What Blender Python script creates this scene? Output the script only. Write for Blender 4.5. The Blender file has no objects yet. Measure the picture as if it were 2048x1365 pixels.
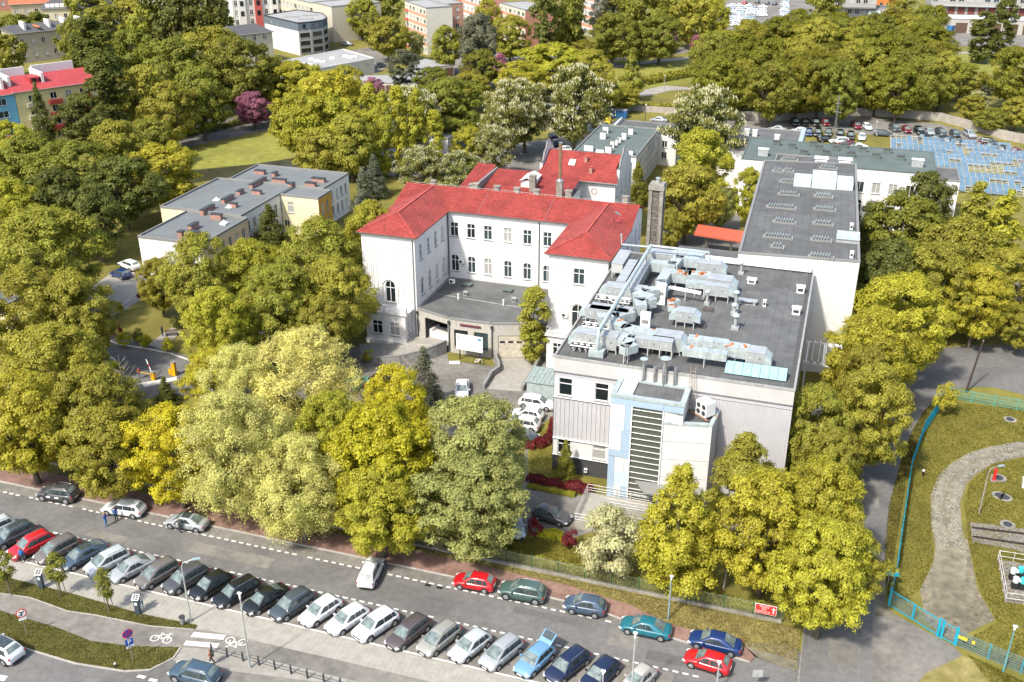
import bpy, bmesh, math, random
import numpy as np
from mathutils import Vector, Matrix
sc = bpy.context.scene
R = math.radians
random.seed(7)

# ---------------------------------------------------------------- camera, sky, sun, exposure
F = 2059.0; PITCH = R(25.5); CAM_H = 63.0; YAW = R(18)
cam_d = bpy.data.cameras.new('camera'); cam = bpy.data.objects.new('camera', cam_d)
sc.collection.objects.link(cam); sc.camera = cam
cam.location = (0, 0, CAM_H); cam.rotation_euler = (R(90) - PITCH, 0, YAW)
cam_d.sensor_width = 36; cam_d.lens = 36 * F / 2048
cam_d.clip_start = 1; cam_d.clip_end = 6000
SUN_EL = R(50)
sun_dir = Vector((0.38, 0.925, 0)).normalized()        # way the light travels over the ground
w = bpy.data.worlds.new('World'); sc.world = w; w.use_nodes = True
nt = w.node_tree; bg = nt.nodes['Background']
sky = nt.nodes.new('ShaderNodeTexSky'); sky.sky_type = 'NISHITA'; sky.sun_disc = False
sky.sun_elevation = SUN_EL; sky.sun_rotation = math.atan2(-sun_dir.x, -sun_dir.y)
sky.dust_density = 2.5; sky.air_density = 1.0; sky.ozone_density = 0.6
nt.links.new(sky.outputs[0], bg.inputs[0]); bg.inputs[1].default_value = 0.15
sl = bpy.data.lights.new('sun', 'SUN'); sl.energy = 3.1; sl.angle = R(3.5); sl.color = (1.0, 0.94, 0.84)
sun = bpy.data.objects.new('sun', sl); sc.collection.objects.link(sun)
ld = Vector((sun_dir.x * math.cos(SUN_EL), sun_dir.y * math.cos(SUN_EL), -math.sin(SUN_EL)))
sun.rotation_euler = ld.to_track_quat('-Z', 'Y').to_euler()
sc.view_settings.view_transform = 'Standard'; sc.view_settings.look = 'None'
sc.view_settings.exposure = 0.91; sc.view_settings.gamma = 1.0; sc.view_settings.use_curve_mapping = False
sc.render.engine = 'CYCLES'
sc.cycles.max_bounces = 6; sc.cycles.diffuse_bounces = 4; sc.cycles.transmission_bounces = 4
sc.cycles.caustics_reflective = False; sc.cycles.caustics_refractive = False

# ---------------------------------------------------------------- surveying: photograph measurements -> site coordinates
CP, SP, CA, SA = math.cos(PITCH), math.sin(PITCH), math.cos(YAW), math.sin(YAW)
def ray(x, y):
 a = x - 1024.0; b = y - 682.5
 d = (a, F * CP - b * SP, -F * SP - b * CP)
 return (d[0] * CA - d[1] * SA, d[0] * SA + d[1] * CA, d[2])
def G(x, y, z=0.0):
 d = ray(x, y); t = (z - CAM_H) / d[2]
 return (d[0] * t, d[1] * t)
def depth(x, y, z):
 X, Y, Z = x, y, z - CAM_H
 f = -X * SA + Y * CA
 return f * CP - Z * SP
def GP(pts, z=0.0): return [G(x, y, z) for x, y in pts]

# ---------------------------------------------------------------- objects
def prop(o, label=None, cat=None, group=None, kind=None):
 if label: o['label'] = label
 if cat: o['category'] = cat
 if group: o['group'] = group
 if kind: o['kind'] = kind
 return o
def thing(name, label, cat, loc=(0, 0, 0), rz=0.0, group=None):
 o = bpy.data.objects.new(name, None); sc.collection.objects.link(o)
 o.empty_display_size = 0.5
 o.location = loc; o.rotation_euler = (0, 0, rz)
 return prop(o, label, cat, group)
def put(name, mesh, parent=None, loc=(0, 0, 0), rot=(0, 0, 0), scale=(1, 1, 1), color=None, label=None, kind=None):
 o = bpy.data.objects.new(name, mesh); sc.collection.objects.link(o)
 o.location = loc; o.rotation_euler = rot; o.scale = scale
 if parent is not None: o.parent = parent
 if color is not None: o.color = (color[0], color[1], color[2], 1)
 if label: o['label'] = label
 if kind: o['kind'] = kind
 return o

class MB:
 def __init__(s): s.v = []; s.f = []; s.m = []; s.sm = []
 def add(s, vs, fs, mi=0, smooth=False):
  n = len(s.v); s.v += [tuple(p) for p in vs]
  for f in fs: s.f.append([i + n for i in f]); s.m.append(mi); s.sm.append(smooth)
 def quad(s, a, b, c, d, mi=0): s.add([a, b, c, d], [(0, 1, 2, 3)], mi)
 def poly(s, pts, mi=0): s.add(pts, [tuple(range(len(pts)))], mi)
 def box(s, c, d, rz=0.0, mi=0, rx=0.0, ry=0.0):
  hx, hy, hz = d[0] / 2, d[1] / 2, d[2] / 2
  vs = [(x, y, z) for z in (-hz, hz) for x, y in ((-hx, -hy), (hx, -hy), (hx, hy), (-hx, hy))]
  if rx or ry or rz:
   m = Matrix.Rotation(rz, 3, 'Z') @ Matrix.Rotation(ry, 3, 'Y') @ Matrix.Rotation(rx, 3, 'X')
   vs = [tuple(m @ Vector(p)) for p in vs]
  vs = [(p[0] + c[0], p[1] + c[1], p[2] + c[2]) for p in vs]
  s.add(vs, [(0, 3, 2, 1), (4, 5, 6, 7), (0, 1, 5, 4), (1, 2, 6, 5), (2, 3, 7, 6), (3, 0, 4, 7)], mi)
 def prism(s, pts, z0, z1, mi=0, top=True, mtop=None):
  n = len(pts)
  vs = [(x, y, z0) for x, y in pts] + [(x, y, z1) for x, y in pts]
  s.add(vs, [(i, (i + 1) % n, (i + 1) % n + n, i + n) for i in range(n)], mi)
  if top: s.add([(x, y, z1) for x, y in pts], [tuple(range(n))], mi if mtop is None else mtop)
 def tube(s, pts, r, n=8, mi=0, caps=True):
  pts = [Vector(p) for p in pts]
  rs = r if isinstance(r, (list, tuple)) else [r] * len(pts)
  rings = []
  for i, p in enumerate(pts):
   t = (pts[min(i + 1, len(pts) - 1)] - pts[max(i - 1, 0)]).normalized()
   u = t.cross(Vector((0, 0, 1)) if abs(t.z) < 0.95 else Vector((1, 0, 0))).normalized()
   v = t.cross(u)
   rings.append([p + (u * math.cos(a) + v * math.sin(a)) * rs[i] for a in [2 * math.pi * k / n for k in range(n)]])
  vs = [q for ring in rings for q in ring]
  fs = []
  for i in range(len(pts) - 1):
   for k in range(n):
    a = i * n + k; b = i * n + (k + 1) % n
    fs.append((a, b, b + n, a + n))
  s.add(vs, fs, mi, True)
  if caps:
   s.add(rings[0], [tuple(range(n))], mi); s.add(rings[-1], [tuple(reversed(range(n)))], mi)
 def cyl(s, c, r, h, n=12, mi=0, r2=None):
  s.tube([c, (c[0], c[1], c[2] + h)], [r, r if r2 is None else r2], n, mi)
 def mesh(s, name, mats):
  me = bpy.data.meshes.new(name); me.from_pydata(s.v, [], s.f)
  for m in (mats if isinstance(mats, (list, tuple)) else [mats]): me.materials.append(m)
  me.polygons.foreach_set('material_index', s.m); me.polygons.foreach_set('use_smooth', s.sm)
  me.update(); return me
 def obj(s, name, mats, parent=None, **k):
  loc = k.pop('loc', None)
  if loc is None:
   loc = (0, 0, 0); wd = k.pop('world', True); q = parent
   while wd and q is not None: loc = tuple(loc[i] - q.location[i] for i in range(3)); q = q.parent
  else: k.pop('world', None)
  return put(name, s.mesh(name, mats), parent, loc, **k)
def sheet(name, pts, z, m, kind='structure'):
 bm = bmesh.new()
 f = bm.faces.new([bm.verts.new((x, y, z)) for x, y in pts])
 if f.normal.z < 0 or sum(pts[i][0]*pts[(i+1)%len(pts)][1]-pts[(i+1)%len(pts)][0]*pts[i][1] for i in range(len(pts))) < 0: bmesh.ops.reverse_faces(bm, faces=[f])
 bmesh.ops.triangulate(bm, faces=bm.faces[:])
 me = bpy.data.meshes.new(name); bm.to_mesh(me); bm.free(); me.materials.append(m)
 o = put(name, me)
 if kind: o['kind'] = kind
 return o
def slab(name, pts, z0, z1, m, kind='structure'):
 n = len(pts)
 if sum(pts[i][0]*pts[(i+1)%n][1]-pts[(i+1)%n][0]*pts[i][1] for i in range(n)) < 0: pts = pts[::-1]
 bm = bmesh.new(); top = [bm.verts.new((x, y, z1)) for x, y in pts]; bot = [bm.verts.new((x, y, z0)) for x, y in pts]
 bm.faces.new(top)
 for i in range(n): bm.faces.new((bot[i], bot[(i+1)%n], top[(i+1)%n], top[i]))
 bmesh.ops.triangulate(bm, faces=[f for f in bm.faces if len(f.verts) > 4])
 me = bpy.data.meshes.new(name); bm.to_mesh(me); bm.free(); me.materials.append(m)
 o = put(name, me)
 if kind: o['kind'] = kind
 return o

# ---------------------------------------------------------------- materials
MATS = {}
def mat(name, col, rough=0.8, var=0.12, scale=2.0, bump=0.0, bscale=30.0, metal=0.0, stain=0.0, col2=None, spec=0.4, world=True, streak=0.0):
 if name in MATS: return MATS[name]
 m = bpy.data.materials.new(name); m.use_nodes = True; n = m.node_tree; L = n.links
 b = n.nodes['Principled BSDF']; b.inputs['Roughness'].default_value = rough
 b.inputs['Metallic'].default_value = metal; b.inputs['Specular IOR Level'].default_value = spec
 tc = n.nodes.new('ShaderNodeNewGeometry' if world else 'ShaderNodeTexCoord')
 src = tc.outputs['Position' if world else 'Object']
 nz = n.nodes.new('ShaderNodeTexNoise'); nz.inputs['Scale'].default_value = scale
 nz.inputs['Detail'].default_value = 6; nz.inputs['Roughness'].default_value = 0.62
 L.new(src, nz.inputs['Vector'])
 mx = n.nodes.new('ShaderNodeMix'); mx.data_type = 'RGBA'
 c2 = col2 if col2 else tuple(c * (1 + 2 * var) for c in col)
 c1 = col if col2 else tuple(c * (1 - 2 * var) for c in col)
 mx.inputs[6].default_value = (*c1, 1); mx.inputs[7].default_value = (*c2, 1)
 mr = n.nodes.new('ShaderNodeMapRange'); mr.inputs[1].default_value = 0.3; mr.inputs[2].default_value = 0.7
 L.new(nz.outputs['Fac'], mr.inputs[0]); L.new(mr.outputs[0], mx.inputs[0])
 out = mx.outputs[2]
 if stain > 0:
  n2 = n.nodes.new('ShaderNodeTexNoise'); n2.inputs['Scale'].default_value = scale * 0.13; n2.inputs['Detail'].default_value = 8
  L.new(src, n2.inputs['Vector'])
  r2 = n.nodes.new('ShaderNodeMapRange'); r2.inputs[1].default_value = 0.45; r2.inputs[2].default_value = 0.62
  r2.inputs[3].default_value = 1.0; r2.inputs[4].default_value = 1.0 - stain
  L.new(n2.outputs['Fac'], r2.inputs[0])
  vm = n.nodes.new('ShaderNodeVectorMath'); vm.operation = 'SCALE'
  L.new(out, vm.inputs[0]); L.new(r2.outputs[0], vm.inputs['Scale']); out = vm.outputs[0]
 if streak > 0:
  mp = n.nodes.new('ShaderNodeMapping'); mp.inputs['Scale'].default_value = (1.6, 1.6, 0.12); L.new(src, mp.inputs['Vector'])
  n4 = n.nodes.new('ShaderNodeTexNoise'); n4.inputs['Scale'].default_value = 1.0; n4.inputs['Detail'].default_value = 7; L.new(mp.outputs[0], n4.inputs['Vector'])
  r4 = n.nodes.new('ShaderNodeMapRange'); r4.inputs[1].default_value = 0.5; r4.inputs[2].default_value = 0.75
  r4.inputs[3].default_value = 1.0; r4.inputs[4].default_value = 1.0 - streak
  L.new(n4.outputs['Fac'], r4.inputs[0]); v4 = n.nodes.new('ShaderNodeVectorMath'); v4.operation = 'SCALE'
  L.new(out, v4.inputs[0]); L.new(r4.outputs[0], v4.inputs['Scale']); out = v4.outputs[0]
 L.new(out, b.inputs['Base Color'])
 if bump > 0:
  n3 = n.nodes.new('ShaderNodeTexNoise'); n3.inputs['Scale'].default_value = bscale; n3.inputs['Detail'].default_value = 4
  L.new(src, n3.inputs['Vector'])
  bp = n.nodes.new('ShaderNodeBump'); bp.inputs['Strength'].default_value = bump; bp.inputs['Distance'].default_value = 0.05
  L.new(n3.outputs['Fac'], bp.inputs['Height']); L.new(bp.outputs[0], b.inputs['Normal'])
 MATS[name] = m; return m
def mat_color(name, rough=0.35, coat=0.0, var=0.0, metal=0.0, spec=0.5):
 if name in MATS: return MATS[name]
 m = bpy.data.materials.new(name); m.use_nodes = True; n = m.node_tree; L = n.links
 b = n.nodes['Principled BSDF']; b.inputs['Roughness'].default_value = rough; b.inputs['Metallic'].default_value = metal
 b.inputs['Coat Weight'].default_value = coat; b.inputs['Coat Roughness'].default_value = 0.08; b.inputs['Specular IOR Level'].default_value = spec
 oi = n.nodes.new('ShaderNodeObjectInfo')
 if var > 0:
  nz = n.nodes.new('ShaderNodeTexNoise'); nz.inputs['Scale'].default_value = 1.2; nz.inputs['Detail'].default_value = 8
  g_ = n.nodes.new('ShaderNodeNewGeometry'); L.new(g_.outputs['Position'], nz.inputs['Vector'])
  mr = n.nodes.new('ShaderNodeMapRange'); mr.inputs[1].default_value = 0.3; mr.inputs[2].default_value = 0.7
  mr.inputs[3].default_value = 1 - var; mr.inputs[4].default_value = 1 + var * 0.6
  L.new(nz.outputs['Fac'], mr.inputs[0])
  vm = n.nodes.new('ShaderNodeVectorMath'); vm.operation = 'SCALE'
  L.new(oi.outputs['Color'], vm.inputs[0]); L.new(mr.outputs[0], vm.inputs['Scale']); L.new(vm.outputs[0], b.inputs['Base Color'])
 else: L.new(oi.outputs['Color'], b.inputs['Base Color'])
 MATS[name] = m; return m
def mat_leaf(name, trans=0.5, var=0.24):
 m = bpy.data.materials.new(name); m.use_nodes = True; n = m.node_tree; L = n.links
 for x in list(n.nodes):
  if x.type == 'BSDF_PRINCIPLED': n.nodes.remove(x)
 out = [x for x in n.nodes if x.type == 'OUTPUT_MATERIAL'][0]
 oi = n.nodes.new('ShaderNodeObjectInfo'); ge = n.nodes.new('ShaderNodeNewGeometry'); tc = n.nodes.new('ShaderNodeTexCoord')
 nz = n.nodes.new('ShaderNodeTexNoise'); nz.inputs['Scale'].default_value = 0.55; nz.inputs['Detail'].default_value = 3
 L.new(tc.outputs['Object'], nz.inputs['Vector'])
 a = n.nodes.new('ShaderNodeMapRange'); a.inputs[3].default_value = 1 - var; a.inputs[4].default_value = 1 + var
 L.new(ge.outputs['Random Per Island'], a.inputs[0])
 c = n.nodes.new('ShaderNodeMapRange'); c.inputs[1].default_value = 0.35; c.inputs[2].default_value = 0.65
 c.inputs[3].default_value = 0.85; c.inputs[4].default_value = 1.2
 L.new(nz.outputs['Fac'], c.inputs[0])
 mu = n.nodes.new('ShaderNodeMath'); mu.operation = 'MULTIPLY'; L.new(a.outputs[0], mu.inputs[0]); L.new(c.outputs[0], mu.inputs[1])
 vm = n.nodes.new('ShaderNodeVectorMath'); vm.operation = 'SCALE'
 L.new(oi.outputs['Color'], vm.inputs[0]); L.new(mu.outputs[0], vm.inputs['Scale'])
 hs = n.nodes.new('ShaderNodeHueSaturation'); L.new(vm.outputs[0], hs.inputs['Color'])
 hm = n.nodes.new('ShaderNodeMapRange'); hm.inputs[3].default_value = 0.485; hm.inputs[4].default_value = 0.512
 L.new(c.outputs[0], hm.inputs[0]); L.new(nz.outputs['Fac'], hm.inputs[0]); L.new(hm.outputs[0], hs.inputs['Hue'])
 d = n.nodes.new('ShaderNodeBsdfDiffuse'); t = n.nodes.new('ShaderNodeBsdfTranslucent'); gl = n.nodes.new('ShaderNodeBsdfGlossy')
 gl.inputs['Roughness'].default_value = 0.45; gl.inputs['Color'].default_value = (0.6, 0.6, 0.5, 1)
 L.new(hs.outputs[0], d.inputs[0]); L.new(hs.outputs[0], t.inputs[0])
 m1 = n.nodes.new('ShaderNodeMixShader'); m1.inputs[0].default_value = trans; L.new(d.outputs[0], m1.inputs[1]); L.new(t.outputs[0], m1.inputs[2])
 m2 = n.nodes.new('ShaderNodeMixShader'); m2.inputs[0].default_value = 0.02; L.new(m1.outputs[0], m2.inputs[1]); L.new(gl.outputs[0], m2.inputs[2])
 L.new(m2.outputs[0], out.inputs[0]); MATS[name] = m; return m
def mat_glass(name, dark=(0.012, 0.018, 0.02), light=(0.34, 0.34, 0.32), curtain=0.42, rough=0.06):
 m = bpy.data.materials.new(name); m.use_nodes = True; n = m.node_tree; L = n.links
 b = n.nodes['Principled BSDF']; b.inputs['Roughness'].default_value = rough; b.inputs['Specular IOR Level'].default_value = 0.6
 oi = n.nodes.new('ShaderNodeObjectInfo'); cr = n.nodes.new('ShaderNodeValToRGB'); cr.color_ramp.interpolation = 'CONSTANT'
 e = cr.color_ramp.elements; e[0].position = 0; e[0].color = (*dark, 1); e[1].position = curtain; e[1].color = (*[c * 3 for c in dark], 1)
 x = e.new(min(0.97, curtain + 0.22)); x.color = (*light, 1)
 L.new(oi.outputs['Random'], cr.inputs[0]); L.new(cr.outputs[0], b.inputs['Base Color'])
 MATS[name] = m; return m

asphalt = mat('asphalt', (0.150, 0.146, 0.138), 0.9, 0.08, 1.6, 0.25, 60, stain=0.2)
asphalt_old = mat('worn_asphalt', (0.20, 0.188, 0.165), 0.92, 0.12, 1.2, 0.3, 50, stain=0.28)
paving = mat('concrete_paving', (0.30, 0.285, 0.25), 0.9, 0.08, 1.4, 0.2, 40, stain=0.12)
paving2 = mat('concrete_slab', (0.31, 0.295, 0.255), 0.9, 0.07, 1.2, 0.1, 40)
kerbm = mat('kerb_concrete', (0.36, 0.34, 0.31), 0.9, 0.1, 2.0)
paint_w = mat('road_paint', (0.62, 0.60, 0.55), 0.7, 0.12, 4.0)
dirt = mat('dry_soil', (0.20, 0.18, 0.125), 0.95, 0.2, 0.8, 0.3, 20, stain=0.25)
grass_m = mat('lawn', (0.125, 0.118, 0.018), 0.95, 0.2, 0.45, 0.8, 9, col2=(0.23, 0.20, 0.04), stain=0.22)
grass_dry = mat('dry_grass', (0.16, 0.14, 0.03), 0.95, 0.2, 0.9, 0.8, 12, col2=(0.33, 0.28, 0.11), stain=0.1)
grass_dark = mat('rank_grass', (0.07, 0.072, 0.016), 0.95, 0.2, 0.8, 0.8, 12, col2=(0.16, 0.145, 0.035))
white_wall = mat('white_render', (0.70, 0.69, 0.67), 0.85, 0.02, 0.8, 0.05, 8, stain=0.06, streak=0.16)
metal_lt = mat('galvanised_metal', (0.46, 0.48, 0.47), 0.38, 0.08, 1.5, metal=0.35)
metal_blue = mat('pale_blue_sheet', (0.42, 0.49, 0.49), 0.42, 0.10, 1.8, metal=0.2, stain=0.08)
steel = mat('steel', (0.55, 0.55, 0.54), 0.25, 0.1, 3, metal=0.85)
dark_m = mat('dark_grey_metal', (0.045, 0.047, 0.05), 0.5, 0.1, 3)
black_m = mat('black_rubber', (0.018, 0.018, 0.019), 0.7, 0.1, 5)
screen_glass = mat('windscreen_glass', (0.13, 0.165, 0.155), 0.06, 0.3, 2.0, spec=0.9, world=False)  # paler than the side glass: greenish sky reflection put into the base colour
felt = mat('roofing_felt', (0.115, 0.118, 0.115), 0.88, 0.12, 0.5, 0.25, 30, stain=0.22)
felt_dk = mat('roofing_felt_seam', (0.075, 0.077, 0.075), 0.9, 0.1, 2)
felt_green = mat('green_roofing_felt', (0.105, 0.135, 0.125), 0.85, 0.07, 0.4, 0.2, 30, stain=0.1)
tile_red = mat('red_roof_tile', (0.58, 0.105, 0.085), 0.7, 0.16, 3.0, 0.0, 8, stain=0.2)
frame_w = mat('white_frame', (0.78, 0.78, 0.76), 0.5, 0.02, 4)
sill_m = mat('grey_sill', (0.22, 0.22, 0.21), 0.6, 0.05, 4)
concrete = mat('concrete', (0.27, 0.255, 0.22), 0.92, 0.16, 1.6, 0.4, 12, stain=0.25)
clinker = mat('beige_cladding', (0.42, 0.40, 0.355), 0.8, 0.05, 1.5)
glass = mat_glass('window_glass')
glass_dark = mat_glass('dark_window_glass', curtain=0.9)
plaster = mat_color('painted_plaster', 0.85, var=0.08, spec=0.3)
metal_col = mat_color('painted_metal', 0.4, var=0.05)
car_paint = mat_color('car_paint', 0.32, coat=0.8)
cloth = mat_color('cloth', 0.9)
car_glass = mat('car_glass', (0.045, 0.06, 0.062), 0.04, 0.25, 3.0, spec=1.0, world=False)
leaf = mat_leaf('leaves'); blossom_m = mat_leaf('blossom', 0.3, 0.2)
bark = mat('bark', (0.11, 0.09, 0.065), 0.95, 0.25, 4, 0.6, 20)
brick_red = mat('pink_brick', (0.36, 0.20, 0.16), 0.9, 0.15, 3)
# ---------------------------------------------------------------- ground, streets, paths
def rect(u0, v0, u1, v1): return [(u0, v0), (u1, v0), (u1, v1), (u0, v1)]
sheet('ground', rect(-1200, -200, 900, 2400), 0.0, grass_m)
# the street with its two dashed lines
sheet('street', [(-260, 63.0), (3.4, 63.0), (3.4, 73.7), (-260, 73.7)], 0.012, asphalt)
sheet('parking_strip', [(-260, 63.02), (-7.5, 63.02), (-7.5, 67.7), (-260, 67.7)], 0.018, asphalt_old)
sheet('parking_bay', [(-260, 72.35), (-11.5, 72.35), (-9.3, 73.68), (-260, 73.68)], 0.018, asphalt_old)
# junction and the lane that runs up beside the hospital
lane = [(2.6, 60.0)] + [(2.6, 77.3)] + GP([(1640, 1220), (1665, 1120), (1678, 1000), (1700, 940), (1735, 870), (1770, 780), (1800, 740), (1830, 715), (1870, 700), (1930, 692), (2048, 690), (2200, 690), (2200, 760), (2048, 790), (1985, 775), (1950, 775), (1915, 778), (1880, 790), (1850, 820), (1825, 860), (1800, 930), (1780, 1010), (1772, 1100), (1762, 1190), (1748, 1230), (1800, 1250), (1880, 1290), (1900, 1330), (1840, 1400), (1820, 1500)])
sheet('lane', lane, 0.024, asphalt)
sheet('junction_apron', GP([(1745, 1225), (1775, 1222), (1905, 1292), (1925, 1312), (1860, 1345), (1790, 1400), (1745, 1400)]), 0.030, asphalt_old)
sheet('bare_soil', GP([(1740, 1120), (1772, 1130), (1770, 1210), (1800, 1240), (1750, 1232)]), 0.034, dirt)
sheet('bare_soil', GP([(1925, 1312), (1960, 1325), (2010, 1365), (1960, 1420), (1790, 1430), (1850, 1348)]), 0.034, grass_dry)
for k, (u, v, a, b) in enumerate(((-52, 70.2, 9, 1.6), (-30, 69.4, 3, 2.2), (-12.5, 70.5, 2.6, 2.4), (-8.6, 69.2, 3.2, 1.2), (-66, 69.0, 5, 1.1), (-20, 71.2, 6, .8), (6.0, 74.5, 2.4, 3.0), (5.2, 84, 1.6, 6.5), (8, 101, 1.8, 5))):
 sheet('asphalt_patch', rect(u - a / 2, v - b / 2, u + a / 2, v + b / 2), .032, mat('patched_asphalt', (0.115, 0.112, 0.108), 0.9, 0.06, 2.0, 0.2, 60, stain=.1) if k % 2 else asphalt_old)
# white kerb between parking strip and pavement, stone kerb on the far side
def strip(name, pts, wd, z0, z1, m, parent=None, kind='structure'):
 mb = MB()
 for (a, b) in zip(pts[:-1], pts[1:]):
  dx, dy = b[0] - a[0], b[1] - a[1]; l = math.hypot(dx, dy); nx, ny = -dy / l * wd / 2, dx / l * wd / 2
  mb.prism([(a[0] - nx, a[1] - ny), (b[0] - nx, b[1] - ny), (b[0] + nx, b[1] + ny), (a[0] + nx, a[1] + ny)], z0, z1)
 o = mb.obj(name, m, parent); 
 if kind: o['kind'] = kind
 return o
white_kerb = mat('white_kerb', (0.60, 0.58, 0.54), 0.85, 0.12, 3)
strip('kerb', [(-120, 62.92), (-7.0, 62.92)], 0.15, 0.0, 0.13, white_kerb)
strip('kerb', [(-120, 73.78), (-22, 73.78), (-16.5, 73.6), (-12, 72.6), (-9.0, 71.9), (-1.6, 70.9)], 0.15, 0.0, 0.12, kerbm)
strip('kerb', [(2.55, 69.5), (2.6, 77.6)], 0.09, 0.0, 0.05, concrete)
# pavements
slab('pavement', [(-120, 50), (-7.0, 50), (-7.0, 62.84), (-120, 62.84)], -0.2, 0.10, paving)
brick_pav = mat('red_paving', (0.24, 0.145, 0.115), 0.92, 0.12, 2.2, 0.3, 40, stain=0.25)
slab('brick_pavement', [(-120, 73.86), (-22, 73.86), (-16.4, 73.7), (-11.9, 72.7), (-8.9, 72.0), (-1.5, 71.0), (-1.2, 71.6), (-2.2, 72.7), (-9, 73.6), (-13, 75.0), (-19, 75.9), (-36, 76.4), (-120, 77.4)], -0.2, 0.11, brick_pav)
sheet('verge', [(-35.9, 76.45), (-19, 75.95), (-13, 75.05), (-9, 73.65), (-2.2, 72.75), (-1.0, 71.7), (2.3, 71.2), (2.3, 76.4), (-35, 76.8)], 0.09, grass_dry)
sheet('bare_soil', [(-1.0, 71.7), (2.2, 70.9), (2.3, 73.8), (0, 74.0), (-2.4, 72.9)], 0.10, dirt)
# dashed paint: every dash is a part of its line
dm = MB(); dm.prism(rect(-0.26, -0.10, 0.26, 0.10), -0.003, 0.003); dash_me = dm.mesh('dash', paint_w)
for v, u0, u1 in ((67.85, -84.0, -5.0), (72.25, -90.0, -12.0)):
 ln = thing('dashed_line', 'white dashed line along the %s of the street' % ('diagonally parked row' if v < 70 else 'kerbside bay on the fence side'), 'road marking', (u0, v, 0.025))
 ln['kind'] = 'structure'; del ln['category']
 u = 0.0
 while u < u1 - u0:
  if random.random() < 0.93: put('dash', dash_me, ln, (u, random.uniform(-.02, .02), 0), scale=(random.uniform(.85, 1.05), 1, 1))
  u += 0.86
# bike path, zebra, planted strips
upper = GP([(-200, 1140), (0, 1152), (141, 1187), (282, 1228), (395, 1251), (388, 1259), (300, 1252), (190, 1230), (135, 1222), (60, 1195), (0, 1187), (-200, 1150)], .14)
lower = GP([(-200, 1200), (0, 1222), (120, 1258), (180, 1282), (260, 1293), (361, 1295), (345, 1318), (300, 1340), (250, 1343), (150, 1327), (60, 1300), (0, 1280), (-200, 1240)], .14)
path = GP([(-200, 1150), (0, 1187), (60, 1195), (135, 1222), (190, 1230), (300, 1252), (388, 1259), (420, 1262), (700, 1326), (873, 1367), (1100, 1420), (1000, 1440), (700, 1360), (450, 1300), (361, 1295), (260, 1293), (180, 1282), (120, 1258), (0, 1222), (-200, 1200)], .1)
sheet('bike_path', path, 0.106, asphalt_old)
slab('planted_strip', upper, -0.1, 0.15, grass_dark)
slab('planted_strip', lower, -0.1, 0.15, grass_dark)
road = GP([(-300, 1230), (-200, 1240), (0, 1280), (60, 1302), (150, 1329), (250, 1345), (300, 1342), (345, 1319), (372, 1330), (340, 1365), (330, 1450), (-300, 1600)], .1)
slab('road', road, 0.0, 0.104, asphalt)
strip('kerb', [G(*q, .1) for q in [(-200, 1242), (0, 1281), (60, 1301), (150, 1328), (250, 1344), (300, 1341), (346, 1318), (362, 1296)]], 0.14, 0.1, 0.2, kerbm)
strip('kerb', [G(*q, .1) for q in [(-200, 1151), (0, 1187), (60, 1196), (135, 1223), (190, 1231), (300, 1253), (388, 1260)]], 0.08, 0.1, 0.17, kerbm)
sheet('paved_road', GP([(372, 1330), (480, 1345), (640, 1365), (1300, 1460), (330, 1500), (340, 1365)], .1), 0.110, asphalt_old)
def marks(name, quads, z, label, cat):
 mb = MB()
 for q in quads: mb.poly([(x, y, z) for x, y in q])
 o = mb.obj(name, paint_w); o['kind'] = 'structure'; o['label'] = label; return o
z1 = lambda x, y: G(x * .3418, 900 + y * .3418, .1)
marks('zebra_crossing', [[z1(1135, 1067), z1(1322, 1085), z1(1306, 1112), z1(1115, 1095)][::-1], [z1(1090, 1117), z1(1284, 1134), z1(1268, 1160), z1(1072, 1143)][::-1]], .112, 'white zebra bars across the bike path', 'road marking')
# bicycle symbols painted on the path
def bike_sign(cx, cy, ang, label):
 mb = MB(); z = .113
 def P(a, b):
  c, s = math.cos(ang), math.sin(ang); return (cx + a * c - b * s, cy + a * s + b * c)
 def ring(a, b, r):
  n = 18
  for k in range(n):
   t0, t1 = 2 * math.pi * k / n, 2 * math.pi * (k + 1) / n
   p = [P(a + r * math.cos(t0), b + r * math.sin(t0)), P(a + r * math.cos(t1), b + r * math.sin(t1)), P(a + (r - .1) * math.cos(t1), b + (r - .1) * math.sin(t1)), P(a + (r - .1) * math.cos(t0), b + (r - .1) * math.sin(t0))]
   mb.poly([(x, y, z) for x, y in p][::-1])
 def line(a, b, c, d):
  l = math.hypot(c - a, d - b); nx, ny = -(d - b) / l * .05, (c - a) / l * .05
  mb.poly([(x, y, z + .001) for x, y in (P(a - nx, b - ny), P(c - nx, d - ny), P(c + nx, d + ny), P(a + nx, b + ny))])
 ring(-.6, 0, .42); ring(.6, 0, .42)
 for s in ((-.6, 0, -.25, .6), (-.25, .6, .45, .6), (.6, 0, .4, .85), (-.25, .6, 0, 0), (0, 0, .45, .6), (.4, .85, .65, .85), (-.4, .72, -.1, .72)): line(*s)
 o = mb.obj('bicycle_symbol', paint_w); o['kind'] = 'structure'; o['label'] = label
bike_sign(*G(322, 1279, .1), R(5), 'white bicycle symbol left of the zebra')
bike_sign(*G(473, 1283, .1), R(185), 'white bicycle symbol right of the zebra')
for q in ([(0, 600), (30, 605), (20, 640), (-20, 640)],):
 pass
marks('lane_marking', [[G(-20, 1358, .1), G(8, 1363, .1), G(16, 1353, .1), G(-12, 1348, .1)], [G(272, 1355, .1), G(288, 1358, .1), G(293, 1353, .1), G(278, 1350, .1)], [G(296, 1362, .1), G(312, 1365, .1), G(316, 1360, .1), G(301, 1357, .1)]], .114, 'white marks on the carriageway at the lower left', 'road marking')
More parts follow.
